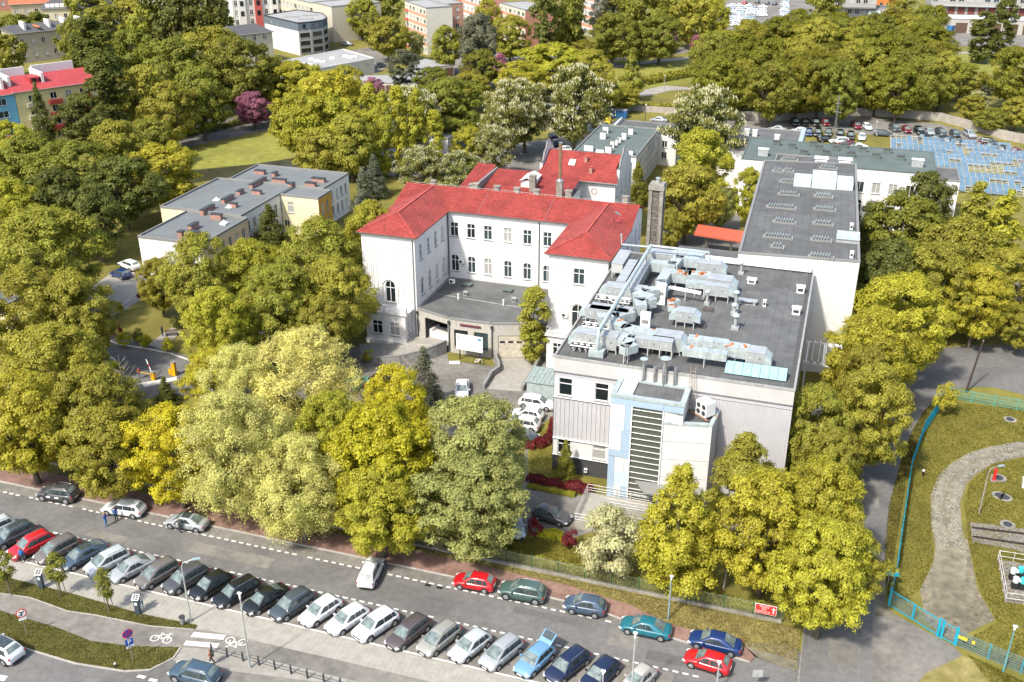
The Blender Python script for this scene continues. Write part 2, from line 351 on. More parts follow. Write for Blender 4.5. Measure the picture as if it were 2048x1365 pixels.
# pavement slabs
sm_ = MB(); sm_.box((0, 0, 0), (.465, .465, .05)); slab_me = sm_.mesh('paving_slab', paving2)
pv = thing('slab_paving', None, None, (-60, 60, 0.10)); pv['kind'] = 'structure'
rest = MB(); cnt = 0
cells = []
for i in range(0, 132):
 for j in range(0, 5):
  cells.append((-75 + i * .5 + .25, 60.45 + j * .5))
cells.sort(key=lambda c: (abs(c[0] + 35), c[1]))
for (u, v) in cells:
 if v > 62.7: continue
 z = random.uniform(-.004, .004)
 if cnt < 290: put('paving_slab', slab_me, pv, (u + 60, v - 60, z - .015), rot=(random.uniform(-.006, .006), random.uniform(-.006, .006), 0)); cnt += 1
 else: rest.box((u, v, .085 + z), (.465, .465, .05))
o = rest.obj('paving_slabs', paving2, pv); o['kind'] = 'stuff'
# ---- hospital grounds
asph_list = [
 ('forecourt', [(690, 690), (760, 700), (830, 690), (905, 640), (1000, 680), (1090, 700), (1108, 730), (1108, 1000), (1040, 985), (1050, 960), (1050, 900), (1060, 870), (1000, 860), (850, 880), (700, 860), (560, 800), (500, 770), (500, 700), (600, 690)], asphalt_old),
 ('drive', [(215, 660), (260, 680), (330, 700), (460, 735), (560, 715), (700, 690), (700, 760), (600, 800), (480, 800), (330, 790), (280, 800), (180, 840), (80, 850), (60, 760), (120, 700)], asphalt),
 ('side_drive', [(225, 545), (290, 545), (300, 590), (250, 620), (180, 660), (60, 720), (20, 700), (120, 620)], paving),
 ('garden_path', [(295, 690), (345, 655), (362, 665), (325, 700)], paving),
 ('garden_path', [(395, 705), (520, 640), (560, 650), (440, 715)], paving),
 ('service_yard', [(1055, 975), (1210, 1000), (1200, 1060), (1150, 1075), (1020, 1062), (990, 1020), (1000, 985)], asphalt_old),
 ('yard', [(1090, 280), (1230, 225), (1215, 255), (1150, 320), (1110, 340), (1030, 360), (960, 330), (1000, 290)], asphalt_old),
 ('yard', [(700, 330), (800, 290), (900, 270), (960, 290), (960, 340), (840, 360), (760, 350)], asphalt),
 ('yard', [(1330, 440), (1480, 430), (1480, 500), (1330, 500), (1290, 480)], asphalt),
 ('lot', [(1225, 300), (1230, 240), (1380, 248), (1500, 238), (1600, 236), (1700, 232), (1880, 248), (2048, 300), (2200, 340), (2200, 380), (2048, 330), (1960, 300), (1830, 278), (1740, 270), (1630, 262), (1500, 262)], asphalt_old),
 ('meadow_path', [(1265, 185), (1330, 172), (1375, 175), (1385, 180), (1340, 182), (1300, 192), (1270, 195)], paving),
 ('meadow_path', [(330, 280), (400, 262), (560, 245), (600, 240), (560, 256), (420, 285), (340, 303), (280, 308)], asphalt_old),
 ('meadow_path', [(300, 250), (480, 235), (700, 205), (720, 215), (520, 255), (330, 285)], asphalt),
 ('meadow_path', [(1225, 132), (1300, 122), (1400, 112), (1400, 117), (1300, 127), (1225, 137)], paving),
 ('meadow_path', [(1890, 104), (2048, 104), (2048, 108), (1890, 108)], paving),
 ('back_street', [(1220, 110), (1300, 102), (1400, 92), (1420, 100), (1330, 112), (1220, 122)], asphalt_old),
 ('back_street', [(920, 100), (1220, 120), (1240, 132), (1050, 170), (900, 175), (830, 170), (870, 130)], asphalt_old),
 ('back_street', [(655, 110), (740, 95), (790, 125), (750, 150), (700, 125)], asphalt_old),
 ('car_park', [(1425, 58), (1450, 8), (1470, -20), (1640, -20), (1625, 32), (1600, 42), (1540, 62)], asphalt_old),
 ('depot_yard', [(1640, 26), (1900, 20), (2048, 30), (2200, 30), (2200, 100), (1905, 92), (1890, 66), (1760, 60), (1640, 40)], asphalt_old),
]
for k, (nm, pts, m) in enumerate(asph_list):
 sheet(nm, GP(pts), 0.02 + 0.004 * (k % 4) + (0.02 if pts[0][1] < 260 else 0), m)
sheet('river', GP([(300, 350), (500, 330), (700, 300), (720, 310), (560, 340), (330, 375)]), 0.05, mat('river_water', (0.05, 0.05, 0.03), 0.15, 0.2, 0.3, spec=0.6))
sheet('river', GP([(1225, 175), (1290, 160), (1380, 148), (1380, 155), (1290, 168), (1225, 185)]), 0.06, MATS['river_water'])
sheet('meadow', GP([(380, 340), (330, 318), (560, 262), (640, 250), (640, 300), (560, 325)]), 0.035, mat('meadow_grass', (0.15, 0.16, 0.022), 0.95, 0.1, 0.5, 0.9, 4, col2=(0.27, 0.26, 0.05), stain=.2))
sheet('meadow', GP([(1222, 138), (1400, 118), (1400, 165), (1225, 190)]), 0.035, MATS['meadow_grass'])
sheet('meadow', GP([(1890, 109), (2048, 109), (2048, 150), (1890, 150)]), 0.035, MATS['meadow_grass'])
sheet('lawn', GP([(1055, 870), (1110, 830), (1110, 950), (1210, 990), (1205, 1000), (1055, 960)]), 0.05, grass_m)
# white kerbs of the hospital drive
for pl in ([(215, 640), (210, 680), (240, 690), (300, 700), (340, 708), (380, 722)], [(420, 712), (500, 712), (570, 706)], [(190, 700), (230, 720), (238, 738)], [(180, 655), (225, 625), (262, 600)], [(255, 775), (340, 760), (355, 755)]):
 strip('kerb', [G(*q) for q in pl], 0.18, 0, 0.15, white_kerb)
# cobbled track inside the blue fence
tr_c = [G(*q) for q in [(1900, 1230), (1895, 1160), (1903, 1100), (1893, 1050), (1890, 1000), (1905, 960), (1925, 940), (1960, 918), (2000, 907), (2048, 898), (2100, 892)]]
def offset(pts, d):
 out = []
 for i, p in enumerate(pts):
  a = pts[max(i - 1, 0)]; b = pts[min(i + 1, len(pts) - 1)]
  dx, dy = b[0] - a[0], b[1] - a[1]; l = math.hypot(dx, dy)
  out.append((p[0] - dy / l * d, p[1] + dx / l * d))
 return out
sheet('track', offset(tr_c, 1.5) + offset(tr_c, -1.5)[::-1], 0.03, dirt)
cm = MB(); cm.tube([(0, 0, 0), (0, 0, .05), (0, 0, .07)], [.15, .14, .09], 6); cob_me = cm.mesh('cobblestone', mat('granite_sett', (0.255, 0.24, 0.20), 0.9, 0.2, 1.5))
trk = thing('cobbled_surface', None, None, (15, 100, 0.03)); trk['kind'] = 'structure'
cnt = 0; rest = MB()
for seg in range(2, len(tr_c) - 1):
 a, b = tr_c[seg], tr_c[seg + 1]; l = math.hypot(b[0] - a[0], b[1] - a[1]); dx, dy = (b[0] - a[0]) / l, (b[1] - a[1]) / l
 s = 0
 while s < l:
  for kk in range(-4, 5):
   if abs(kk) < 1 or random.random() < (.1 if abs(kk) in (2, 3) else .4): continue
   o_ = kk * .31 + random.uniform(-.03, .03) + (.15 if int(s / .33) % 2 else 0)
   if abs(o_) > 1.4: continue
   x, y = a[0] + dx * s - dy * o_, a[1] + dy * s + dx * o_
   if cnt < 290: put('cobblestone', cob_me, trk, (x - 15, y - 100, -.03 + random.uniform(-.01, .01)), rot=(0, 0, random.random() * 3)); cnt += 1
   else: rest.cyl((x, y, 0), .14, random.uniform(.05, .065), 6)
  s += .33
o = rest.obj('cobblestones', MATS['granite_sett'], trk); o['kind'] = 'stuff'
sheet('bare_soil', GP([(1840, 1180), (1870, 1120), (1890, 1060), (1935, 1080), (1955, 1180), (1990, 1240), (1900, 1285), (1850, 1240)]), 0.028, mat('gravel_soil', (0.20, 0.175, 0.12), 0.95, 0.25, 1.6, 0.5, 15, stain=0.3))
# ---------------------------------------------------------------- building kit
FR = {}
def window_meshes(w, h, style):
 key = (round(w, 2), round(h, 2), style)
 if key in FR: return FR[key]
 f = MB(); t = .07
 f.box((0, 0, h - t / 2), (w, .08, t)); f.box((0, 0, t / 2), (w, .08, t))
 f.box((-w / 2 + t / 2, 0, h / 2), (t, .08, h - 2 * t)); f.box((w / 2 - t / 2, 0, h / 2), (t, .08, h - 2 * t))
 if style in ('cross', 'two'): f.box((0, .004, h / 2), (t * 1.1, .088, h - 2 * t))
 if style in ('cross', 'tee'): f.box((0, .008, h * .68), (w - 2 * t, .09, t))
 if style == 'three':
  for x in (-w / 6, w / 6): f.box((x, .004, h / 2), (t, .088, h - 2 * t))
 if style == 'band':
  n = max(2, int(w / .9))
  for i in range(1, n): f.box((-w / 2 + w * i / n, .004, h / 2), (t * .8, .088, h - 2 * t))
 pm = MB(); pm.quad((-w / 2 + .02, -.01, .02), (w / 2 - .02, -.01, .02), (w / 2 - .02, -.01, h - .02), (-w / 2 + .02, -.01, h - .02))
 s = MB(); s.box((0, .12, -.04), (w + .16, .30, .06))
 FR[key] = (f.mesh('window', [frame_w]), pm.mesh('pane', [glass]), s.mesh('sill', [sill_m])); return FR[key]
def window(root, loc, rz, w, h, style='cross', sill=True, frame=None, pane=None):
 fm, pm, sm = window_meshes(w, h, style)
 if frame is not None:
  fm = fm.copy(); fm.materials.clear(); fm.materials.append(frame)
 wo = put('window', fm, root, tuple(loc[i] - root.location[i] for i in range(3)), (0, 0, rz))
 p_ = put('pane', pm, wo)
 if pane is not None: p_.data = pm.copy(); p_.data.materials.clear(); p_.data.materials.append(pane)
 if sill: put('sill', sm, wo)
 return wo
def wall(root, a, b, z0, z1, m, wins=(), color=None, depth=.17, name='wall', frame=None, pane=None, kind=None, sill=True):
 """outer skin from a to b (outward side on the right); wins = (s centre, z bottom, w, h, style, arch rise)"""
 L_ = math.hypot(b[0] - a[0], b[1] - a[1]); dx, dy = (b[0] - a[0]) / L_, (b[1] - a[1]) / L_; nx, ny = dy, -dx
 rz = math.atan2(dy, dx) + math.pi      # window local +y must point outward; local x runs backwards along the wall
 wins = [w_ for w_ in wins if w_[0] - w_[2] / 2 > .02 and w_[0] + w_[2] / 2 < L_ - .02]
 ss = sorted({0.0, L_} | {w_[0] - w_[2] / 2 for w_ in wins} | {w_[0] + w_[2] / 2 for w_ in wins})
 zs = sorted({z0, z1} | {max(z0, w_[1]) for w_ in wins} | {min(z1, w_[1] + w_[3]) for w_ in wins})
 mb = MB(); W_ = lambda s, z, o=0: (a[0] + dx * s + nx * o, a[1] + dy * s + ny * o, z)
 for i in range(len(ss) - 1):
  for j in range(len(zs) - 1):
   s, z = (ss[i] + ss[i + 1]) / 2, (zs[j] + zs[j + 1]) / 2
   if any(abs(s - w_[0]) < w_[2] / 2 and w_[1] < z < w_[1] + w_[3] for w_ in wins): continue
   mb.quad(W_(ss[i], zs[j]), W_(ss[i + 1], zs[j]), W_(ss[i + 1], zs[j + 1]), W_(ss[i], zs[j + 1]))
 for w_ in wins:
  s0, s1, b0, b1 = w_[0] - w_[2] / 2, w_[0] + w_[2] / 2, w_[1], w_[1] + w_[3]
  mb.quad(W_(s0, b0), W_(s0, b1), W_(s0, b1, -depth), W_(s0, b0, -depth)); mb.quad(W_(s1, b1), W_(s1, b0), W_(s1, b0, -depth), W_(s1, b1, -depth))
  mb.quad(W_(s0, b1), W_(s1, b1), W_(s1, b1, -depth), W_(s0, b1, -depth)); mb.quad(W_(s1, b0), W_(s0, b0), W_(s0, b0, -depth), W_(s1, b0, -depth))
  if len(w_) > 5 and w_[5] > 0:
   r_ = w_[5]; n = 8; pr = None
   for k in range(n + 1):
    q = -1 + 2 * k / n; sx = w_[0] + q * w_[2] / 2; zz = b1 - r_ + r_ * math.sqrt(max(0, 1 - q * q))
    if pr: mb.quad(W_(pr[0], pr[1]), W_(sx, zz), W_(sx, b1), W_(pr[0], b1)); mb.quad(W_(pr[0], pr[1], -depth), W_(sx, zz, -depth), W_(sx, zz), W_(pr[0], pr[1]))
    pr = (sx, zz)
  window(root, (*W_(w_[0], b0, -depth + .03)[:2], b0), rz, w_[2], w_[3], w_[4], sill=sill, frame=frame, pane=pane)
 o = mb.obj(name, m, root, color=color)
 if kind: o['kind'] = kind
 return o
def grid_wins(L_, n, zs, w, h, style='cross', arch=0, m0=None, skip=()):
 out = []; m0 = m0 if m0 is not None else L_ / n / 2
 for j, z in enumerate(zs):
  for i in range(n):
   if (i, j) in skip: continue
   s = m0 + (L_ - 2 * m0) * (i / (n - 1) if n > 1 else .5)
   out.append((s, z, w, h, style, arch[j] if isinstance(arch, (list, tuple)) else arch))
 return out
def flat_roof(root, pts, z, m, rim=.18, rh=.25, rimm=None, drop=.0, name='roof'):
 mb = MB(); mb.poly([(x, y, z - drop) for x, y in pts]); o = mb.obj(name, m, root)
 if rh > 0:
  p = MB(); n = len(pts)
  for i in range(n):
   a, b = pts[i], pts[(i + 1) % n]; l = math.hypot(b[0] - a[0], b[1] - a[1]); dx, dy = (b[0] - a[0]) / l, (b[1] - a[1]) / l
   nx, ny = dy, -dx; e = .05
   p.prism([(a[0] + nx * e - dx * e, a[1] + ny * e - dy * e), (b[0] + nx * e - dx * rim, b[1] + ny * e - dy * rim), (b[0] - nx * rim - dx * rim, b[1] - ny * rim - dy * rim), (a[0] - nx * rim - dx * e, a[1] - ny * rim - dy * e)], z - drop - .1, z - drop + rh)
  p.obj('parapet', rimm or dark_m, root)
 return o
def ccw(p0, p1): return [(p0[0], p0[1]), (p1[0], p0[1]), (p1[0], p1[1]), (p0[0], p1[1])]
def gbox(p, d, h, name, m, root, z, color=None, mt=None):
 mb = MB(); mb.box((p[0], p[1], z + h / 2), (d[0], d[1], h)); return mb.obj(name, m, root, color=color)
def clip(poly, f):
 out = []
 for i in range(len(poly)):
  a, b = poly[i], poly[(i + 1) % len(poly)]; fa, fb = f(a), f(b)
  if fa >= 0: out.append(a)
  if (fa >= 0) != (fb >= 0):
   t = fa / (fa - fb); out.append(tuple(a[k] + (b[k] - a[k]) * t for k in range(3)))
 return out
def tiled_plane(mb, poly, e0, e1, step=.36, lift=.05):
 """overlapping tile courses on a roof plane; e0-e1 is the eave edge"""
 a, b, c = Vector(poly[0]), Vector(poly[1]), Vector(poly[2]); n = (b - a).cross(c - a).normalized()
 if n.z < 0: n = -n
 e = (Vector(e1) - Vector(e0)).normalized(); up = n.cross(e)
 if up.z < 0: up = -up
 o = Vector(e0); ds = [(Vector(p) - o).dot(up) for p in poly]; d = 0.0
 while d < max(ds):
  q = clip(clip(list(poly), lambda p: (Vector(p) - o).dot(up) - d), lambda p: d + step - (Vector(p) - o).dot(up))
  if len(q) > 2:
   top = [tuple(Vector(p) + n * (lift * (1 - ((Vector(p) - o).dot(up) - d) / step) + .01)) for p in q]
   if (Vector(top[1]) - Vector(top[0])).cross(Vector(top[2]) - Vector(top[1])).z < 0: top = top[::-1]; q = q[::-1]
   mb.poly(top)
   for i in range(len(q)):
    p0, p1 = Vector(q[i]), Vector(q[(i + 1) % len(q)])
    if abs((p0 - o).dot(up) - d) < 1e-4 and abs((p1 - o).dot(up) - d) < 1e-4: mb.quad(tuple(p0), tuple(p1), top[(i + 1) % len(q)], top[i])
  d += step
def red_tiles():
 m = tile_red; n = m.node_tree; b = n.nodes['Principled BSDF']
 wv = n.nodes.new('ShaderNodeTexWave'); wv.inputs['Scale'].default_value = 5.2; wv.inputs['Distortion'].default_value = 0
 ge = n.nodes.new('ShaderNodeNewGeometry'); sp = n.nodes.new('ShaderNodeVectorMath'); sp.operation = 'CROSS_PRODUCT'
 up = n.nodes.new('ShaderNodeCombineXYZ'); up.inputs[2].default_value = 1
 n.links.new(ge.outputs['True Normal'], sp.inputs[0]); n.links.new(up.outputs[0], sp.inputs[1])
 nm = n.nodes.new('ShaderNodeVectorMath'); nm.operation = 'NORMALIZE'; n.links.new(sp.outputs[0], nm.inputs[0])
 dt = n.nodes.new('ShaderNodeVectorMath'); dt.operation = 'DOT_PRODUCT'; n.links.new(nm.outputs[0], dt.inputs[0]); n.links.new(ge.outputs['Position'], dt.inputs[1])
 cx = n.nodes.new('ShaderNodeCombineXYZ'); n.links.new(dt.outputs['Value'], cx.inputs[0]); n.links.new(cx.outputs[0], wv.inputs['Vector'])
 bp = n.nodes.new('ShaderNodeBump'); bp.inputs['Strength'].default_value = .9; bp.inputs['Distance'].default_value = .08
 n.links.new(wv.outputs['Fac'], bp.inputs['Height']); n.links.new(bp.outputs[0], b.inputs['Normal'])
red_tiles()
def chimney_stack(root, x, y, z, d, h, m, cap=None, pots=0, name='chimney'):
 mb = MB(); mb.box((x, y, z + h / 2), (d[0], d[1], h)); o = mb.obj(name, m, root)
 c = MB(); c.box((0, 0, 0), (d[0] + .16, d[1] + .16, .1)); cp = c.obj('cap', cap or concrete, o, loc=(x, y, z + h + .05))
 return o
def roof_vent(x, y, z, label, r=.3, h=.8, kind='mushroom'):
 t = thing('roof_vent', label, 'roof vent', (x, y, z), group='vents on the flat roofs')
 a = MB(); a.box((0, 0, .15), (r * 2.2, r * 2.2, .3)); a.obj('curb', metal_lt, t, world=False, loc=(0, 0, 0))
 b = MB(); b.cyl((0, 0, .3), r * .55, h - .3, 10); b.obj('neck', metal_lt, t, loc=(0, 0, 0))
 c = MB(); c.tube([(0, 0, h - .05), (0, 0, h + .05), (0, 0, h + .22), (0, 0, h + .3)], [r * 1.15, r * 1.25, r * .8, .05], 14); c.obj('cowl', metal_blue if kind == 'mushroom' else metal_lt, t, loc=(0, 0, 0))
 return t
def box_vent(x, y, z, label, d=(.7, .7), h=.6, m=None):
 t = thing('roof_vent', label, 'roof vent', (x, y, z), group='vents on the flat roofs'); m = m or frame_w
 a = MB(); a.box((0, 0, h * .4), (*d, h * .8)); a.obj('casing', m, t, loc=(0, 0, 0))
 b = MB(); b.box((0, 0, h * .9), (d[0] * 1.2, d[1] * 1.2, .06)); b.obj('lid', m, t, loc=(0, 0, 0))
 c = MB(); c.box((0, -d[1] / 2 - .01, h * .45), (d[0] * .7, .04, h * .35)); c.obj('louvre', dark_m, t, loc=(0, 0, 0)); return t

# ================================================================ main hospital building
mh = thing('hospital_building', 'white three-storey hospital with red tiled U-shaped hipped roof and two front wings', 'building', (-44, 130, 0))
zE, zR = 15.7, 17.5
mw = white_wall
UL, UR, VF, VC, VB = -61.3, -26.4, 121.3, 133.6, 142.8
IL, IR = -53.35, -34.35
# courtyard wall
cw = []
for u in (-52.3, -49.7, -47.1, -44.05, -41.1, -38.1):
 cw.append((u - IL, 11.75, 1.25, 2.15, 'cross')); cw.append((u - IL, 6.3, 1.2, 2.55, 'cross', .35))
cw.append((-35.6 - IL, 11.75, 1.25, 2.15, 'cross'))
wall(mh, (IL, VC), (IR, VC), 0, zE, mw, cw)
# left wing: outer, front, inner
wall(mh, (UL, VF), (IL, VF), 0, zE, mw, [(4.0, 5.6, 1.5, 3.2, 'cross', .75)])
wall(mh, (IL, VF), (IL, VC), 0, zE, mw, [(s, 11.7, 1.0, 2.25, 'cross') for s in (2.1, 4.9, 7.6, 10.2)] + [(s, 6.4, 1.1, 2.6, 'cross', .35) for s in (2.2, 5.0, 7.7, 10.4)])
wall(mh, (UL, VB), (UL, VF), 0, zE, mw, grid_wins(21.5, 7, (2, 6.4, 11.7), 1.2, 2.2))
# right wing: inner, front, outer
wall(mh, (IR, VC), (IR, VF), 0, zE, mw, [(s, 11.7, 1.0, 2.25, 'cross') for s in (2.1, 4.9, 7.6, 10.2)])
wall(mh, (IR, VF), (UR, VF), 0, zE, mw, [(4.1, 11.7, 1.5, 2.2, 'cross'), (4.1, 5.5, 1.7, 3.3, 'cross', .85), (1.6, 1.2, 1.2, 1.7, 'cross')])
wall(mh, (UR, VF), (UR, VB), 0, zE, mw, grid_wins(21.5, 8, (11.7, 6.4), 1.0, 2.2))
wall(mh, (UR, VB), (UL, VB), 0, zE, mw)
# gables of the back range
gm = MB()
for u, s in ((UL, -1), (UR, 1)):
 gm.poly([(u, VC, zE), (u, VB, zE), (u, 138.4, zR - .1)] if s < 0 else [(u, VB, zE), (u, VC, zE), (u, 138.4, zR - .1)])
gm.obj('gable', mw, mh)
# raised stucco panels and cornices on the wing fronts
st = MB()
for base in (IL - 3.95, IR + 4.1):
 for du in (-3.0, -2.1, 1.7, 2.7):
  for q in (-.3, .3): st.box((base + du + q, VF - .025, 10.4), (.05, .05, 6.2))
  for q in (7.3, 13.5): st.box((base + du, VF - .025, q), (.65, .05, .05))
st.obj('stucco_panel', mat('stucco_edge', (.50, .50, .48)), mh)
for base, lab in ((IL - 3.98, 0), (IR + 4.1, 1)):
 arc = MB(); pts = [(base + 1.15 * math.cos(t), VF - .05, 7.9 + 1.15 * math.sin(t)) for t in [math.pi * k / 12 for k in range(13)]]
 arc.tube([(base + 1.15, VF - .05, 5.6)] + pts + [(base - 1.15, VF - .05, 5.6)], .09, 6); arc.obj('arch_moulding', mat('stucco', (.66, .65, .63)), mh)
co = MB()
for (a, b) in (((UL, VF), (IL, VF)), ((IL, VF), (IL, VC)), ((IL, VC), (IR, VC)), ((IR, VC), (IR, VF)), ((IR, VF), (UR, VF)), ((UR, VF), (UR, VC))):
 l = math.hypot(b[0] - a[0], b[1] - a[1]); co.box(((a[0] + b[0]) / 2 + (b[1] - a[1]) / l * .12, (a[1] + b[1]) / 2 - (b[0] - a[0]) / l * .12, zE - .22), (l + .2, .24, .3), math.atan2(b[1] - a[1], b[0] - a[0]))
co.obj('cornice', mat('stucco', (.66, .65, .63)), mh)
# roof planes
e = .45; zl = zE - .02
A1, A2 = (UL - e, VF - e), (IL + e, VF - e); A3 = (IL + e, VC - e); A4 = (IR - e, VC - e); A5, A6 = (IR - e, VF - e), (UR + e, VF - e)
lc, rc_ = (UL + IL) / 2, (IR + UR) / 2; P3 = lambda p, z: (p[0], p[1], z)
la, ra, lj, rj = (lc, VF + 3.9, zR), (rc_, VF + 3.9, zR), (lc, 138.4, zR), (rc_, 138.4, zR)
rt = MB()
tiled_plane(rt, [P3(A1, zl), P3(A2, zl), la], P3(A1, zl), P3(A2, zl))
tiled_plane(rt, [P3(A2, zl), P3(A3, zl), lj, la], P3(A2, zl), P3(A3, zl))
tiled_plane(rt, [P3(A1, zl), la, lj, (UL - e, VC - e, zl)], (UL - e, VC - e, zl), P3(A1, zl))
tiled_plane(rt, [P3(A3, zl), P3(A4, zl), rj, lj], P3(A3, zl), P3(A4, zl))
tiled_plane(rt, [P3(A4, zl), P3(A5, zl), ra, rj], P3(A4, zl), P3(A5, zl))
tiled_plane(rt, [P3(A5, zl), P3(A6, zl), ra], P3(A5, zl), P3(A6, zl))
tiled_plane(rt, [P3(A6, zl), (UR + e, VC - e, zl), rj, ra], P3(A6, zl), (UR + e, VC - e, zl))
tiled_plane(rt, [(UR + e, VC - e, zl), (UR + e, 138.4, zR), rj], (UR - 4, VC - e, zl), (UR + e, VC - e, zl))
tiled_plane(rt, [(UL - e, VC - e, zl), lj, (UL - e, 138.4, zR)], (UL - e, VC - e, zl), (UL + 4, VC - e, zl))
tiled_plane(rt, [(UL - e, 138.4, zR), (UR + e, 138.4, zR), (UR + e, VB + e, zl), (UL - e, VB + e, zl)], (UR + e, VB + e, zl), (UL - e, VB + e, zl))
roof = rt.obj('roof', tile_red, mh)
rd = MB()
for a, b in ((la, lj), (ra, rj), ((UL - e, 138.4, zR), (UR + e, 138.4, zR)), (P3(A1, zl), la), (P3(A2, zl), la), (P3(A5, zl), ra), (P3(A6, zl), ra)):
 rd.tube([(a[0], a[1], a[2] + .06), (b[0], b[1], b[2] + .06)], .12, 6)
o = rd.obj('ridge_cap', tile_red, roof, loc=(0, 0, 0))
lb = MB()
for x in range(-60, -26, 2): lb.box((x, 138.4, zR + .3), (.08, .08, .2))
lb.tube([(-61, 138.4, zR + .38), (-26.5, 138.4, zR + .38)], .02, 4); lb.tube([(-48.5, 138.4, zR + .1), (-48.5, VC - e, zl + .15)], .02, 4); lb.tube([(-38.5, 138.4, zR + .1), (-38.5, VC - e, zl + .15)], .02, 4)
lb.obj('lightning_conductor', metal_lt, roof, loc=(0, 0, 0))
gt = MB()
for a, b in ((A1, A2), (A2, A3), (A3, A4), (A4, A5), (A5, A6), (A6, (UR + e, VC)), ((UL - e, VC), A1)):
 gt.tube([(a[0], a[1], zl - .05), (b[0], b[1], zl - .05)], .09, 6)
gt.obj('gutter', mat('gutter_brown', (.10, .055, .045), .5), mh)
for u, v in ((IL + .12, VC - .12), (-39.3, VC - .1)):
 dp = MB(); dp.tube([(u, v, zE), (u, v, 5.5)], .07, 6); dp.obj('downpipe', dark_m, mh)
dp = MB(); dp.tube([(IL - .3, VF - .1, zE), (IL - .3, VF - .1, .3)], .07, 6); dp.obj('downpipe', sill_m, mh)
for u, v, z, d, h in ((-36.6, 139.2, 17.0, (.9, .7), 1.5), (-41.5, 139.4, 17, (.8, .7), 1.1), (-44.5, 139.4, 17, (.8, .7), 1.1), (-47.6, 139.4, 17, (.8, .7), 1.1), (-51, 139.6, 17, (.8, .7), 1.1), (-28.4, 140.0, 16.8, (.8, .7), 1.4), (-58, 140, 16.8, (.7, .7), 1.0)):
 chimney_stack(mh, u, v, z, d, h, concrete)
pb = MB()
for u, v in ((-59.2, 131.5), (-58.6, 134), (-57.9, 127.5), (-55.6, 134.5), (-55.2, 132), (-28.8, 131.5), (-30.9, 133.8), (-27.6, 124.6), (-33.0, 124.4)): pb.cyl((u, v, 16.3), .09, .8, 8)
for k in range(14): pb.box((random.uniform(-29.3, -27.6), random.uniform(132.5, 135), 16.9), (.18, .14, .2))
pb.obj('roof_pipe', mat('roof_pipe_red', (.45, .07, .08)), roof, loc=(0, 0, 0))
for u, v in ((-28.6, 136.2), (-29.6, 128.4)):
 sk = MB(); sk.box((u, v, 16.9 if v > 130 else 17.0), (.9, .6, .06), rx=0, ry=R(22)); sk.obj('roof_hatch', sill_m, roof, loc=(0, 0, 0))
# bay with balcony on the left wing, balcony on the right wing
bx = [(-60.2, 119.0), (-54.2, 119.0), (-54.2, VF), (-60.2, VF)]
wall(mh, bx[0], bx[1], 0, 4.9, mw, [(1.7, 1.6, 1.5, 2.0, 'cross'), (4.3, 1.6, 1.5, 2.0, 'cross')])
wall(mh, bx[1], bx[2], 0, 4.9, mw, [(1.1, 1.6, .8, 2.0, 'two')]); wall(mh, bx[3], bx[0], 0, 4.9, mw)
wall(mh, (-33.9, 119.2), (-27.8, 119.2), 0, 4.9, mw, [(1.5, 2.0, 1.2, 1.8, 'cross')]); wall(mh, (-33.9, VF), (-33.9, 119.2), 0, 4.9, mw); wall(mh, (-27.8, 119.2), (-27.8, VF), 0, 4.9, mw)
bl = MB(); bl.box((-57.2, 120.1, 4.95), (6.6, 2.7, .16)); bl.box((-30.85, 120.1, 4.95), (6.5, 2.5, .16)); bl.box((-57.2, 120.1, .35), (6.4, 2.5, .7)); bl.obj('balcony_slab', mat('stucco', (.66, .65, .63)), mh)
for x0, x1, mm in ((-60.3, -54.1, 'stucco'), (-33.9, -27.9, None)):
 b_ = MB(); y0 = 118.95 if mm else 119.1; n = 14
 for k in range(n + 1):
  x = x0 + (x1 - x0) * k / n; big = k in (0, 7, n) and mm
  b_.box((x, y0, 5.5), ((.38 if big else .05), (.38 if big else .05), 1.1 if not big else 1.3))
 b_.box(((x0 + x1) / 2, y0, 6.05), (x1 - x0, .12 if mm else .05, .08)); b_.box(((x0 + x1) / 2, y0, 5.3), (x1 - x0, .12 if mm else .05, .06))
 for x in (x0, x1): b_.box((x, (y0 + VF) / 2, 6.05), (.06, VF - y0, .08))
 b_.obj('balustrade', MATS['stucco'] if mm else metal_lt, mh)
ac = thing('air_conditioner', 'white air conditioner on the courtyard wall between two arched windows', 'air conditioner', (-51.2, 133.35, 8.0))
def ac_unit(t, rz=0):
 a = MB(); a.box((0, 0, 0), (.85, .32, .6)); a.obj('casing', frame_w, t, loc=(0, 0, 0)); b = MB(); b.tube([(-.1, -.165, 0), (-.1, -.18, 0)], .23, 14); b.obj('fan', dark_m, t, loc=(0, 0, 0)); c = MB(); c.box((-.3, 0, -.36), (.05, .4, .12)); c.box((.3, 0, -.36), (.05, .4, .12)); c.obj('bracket', dark_m, t, loc=(0, 0, 0))
ac_unit(ac)
ac = thing('air_conditioner', 'white air conditioner on the right wing front beside the arched window', 'air conditioner', (-32.0, 121.1, 7.2)); ac_unit(ac)
ac = thing('air_conditioner', 'white air conditioner standing on the courtyard roof, left corner', 'air conditioner', (-51.6, 130.4, 5.95)); ac_unit(ac)

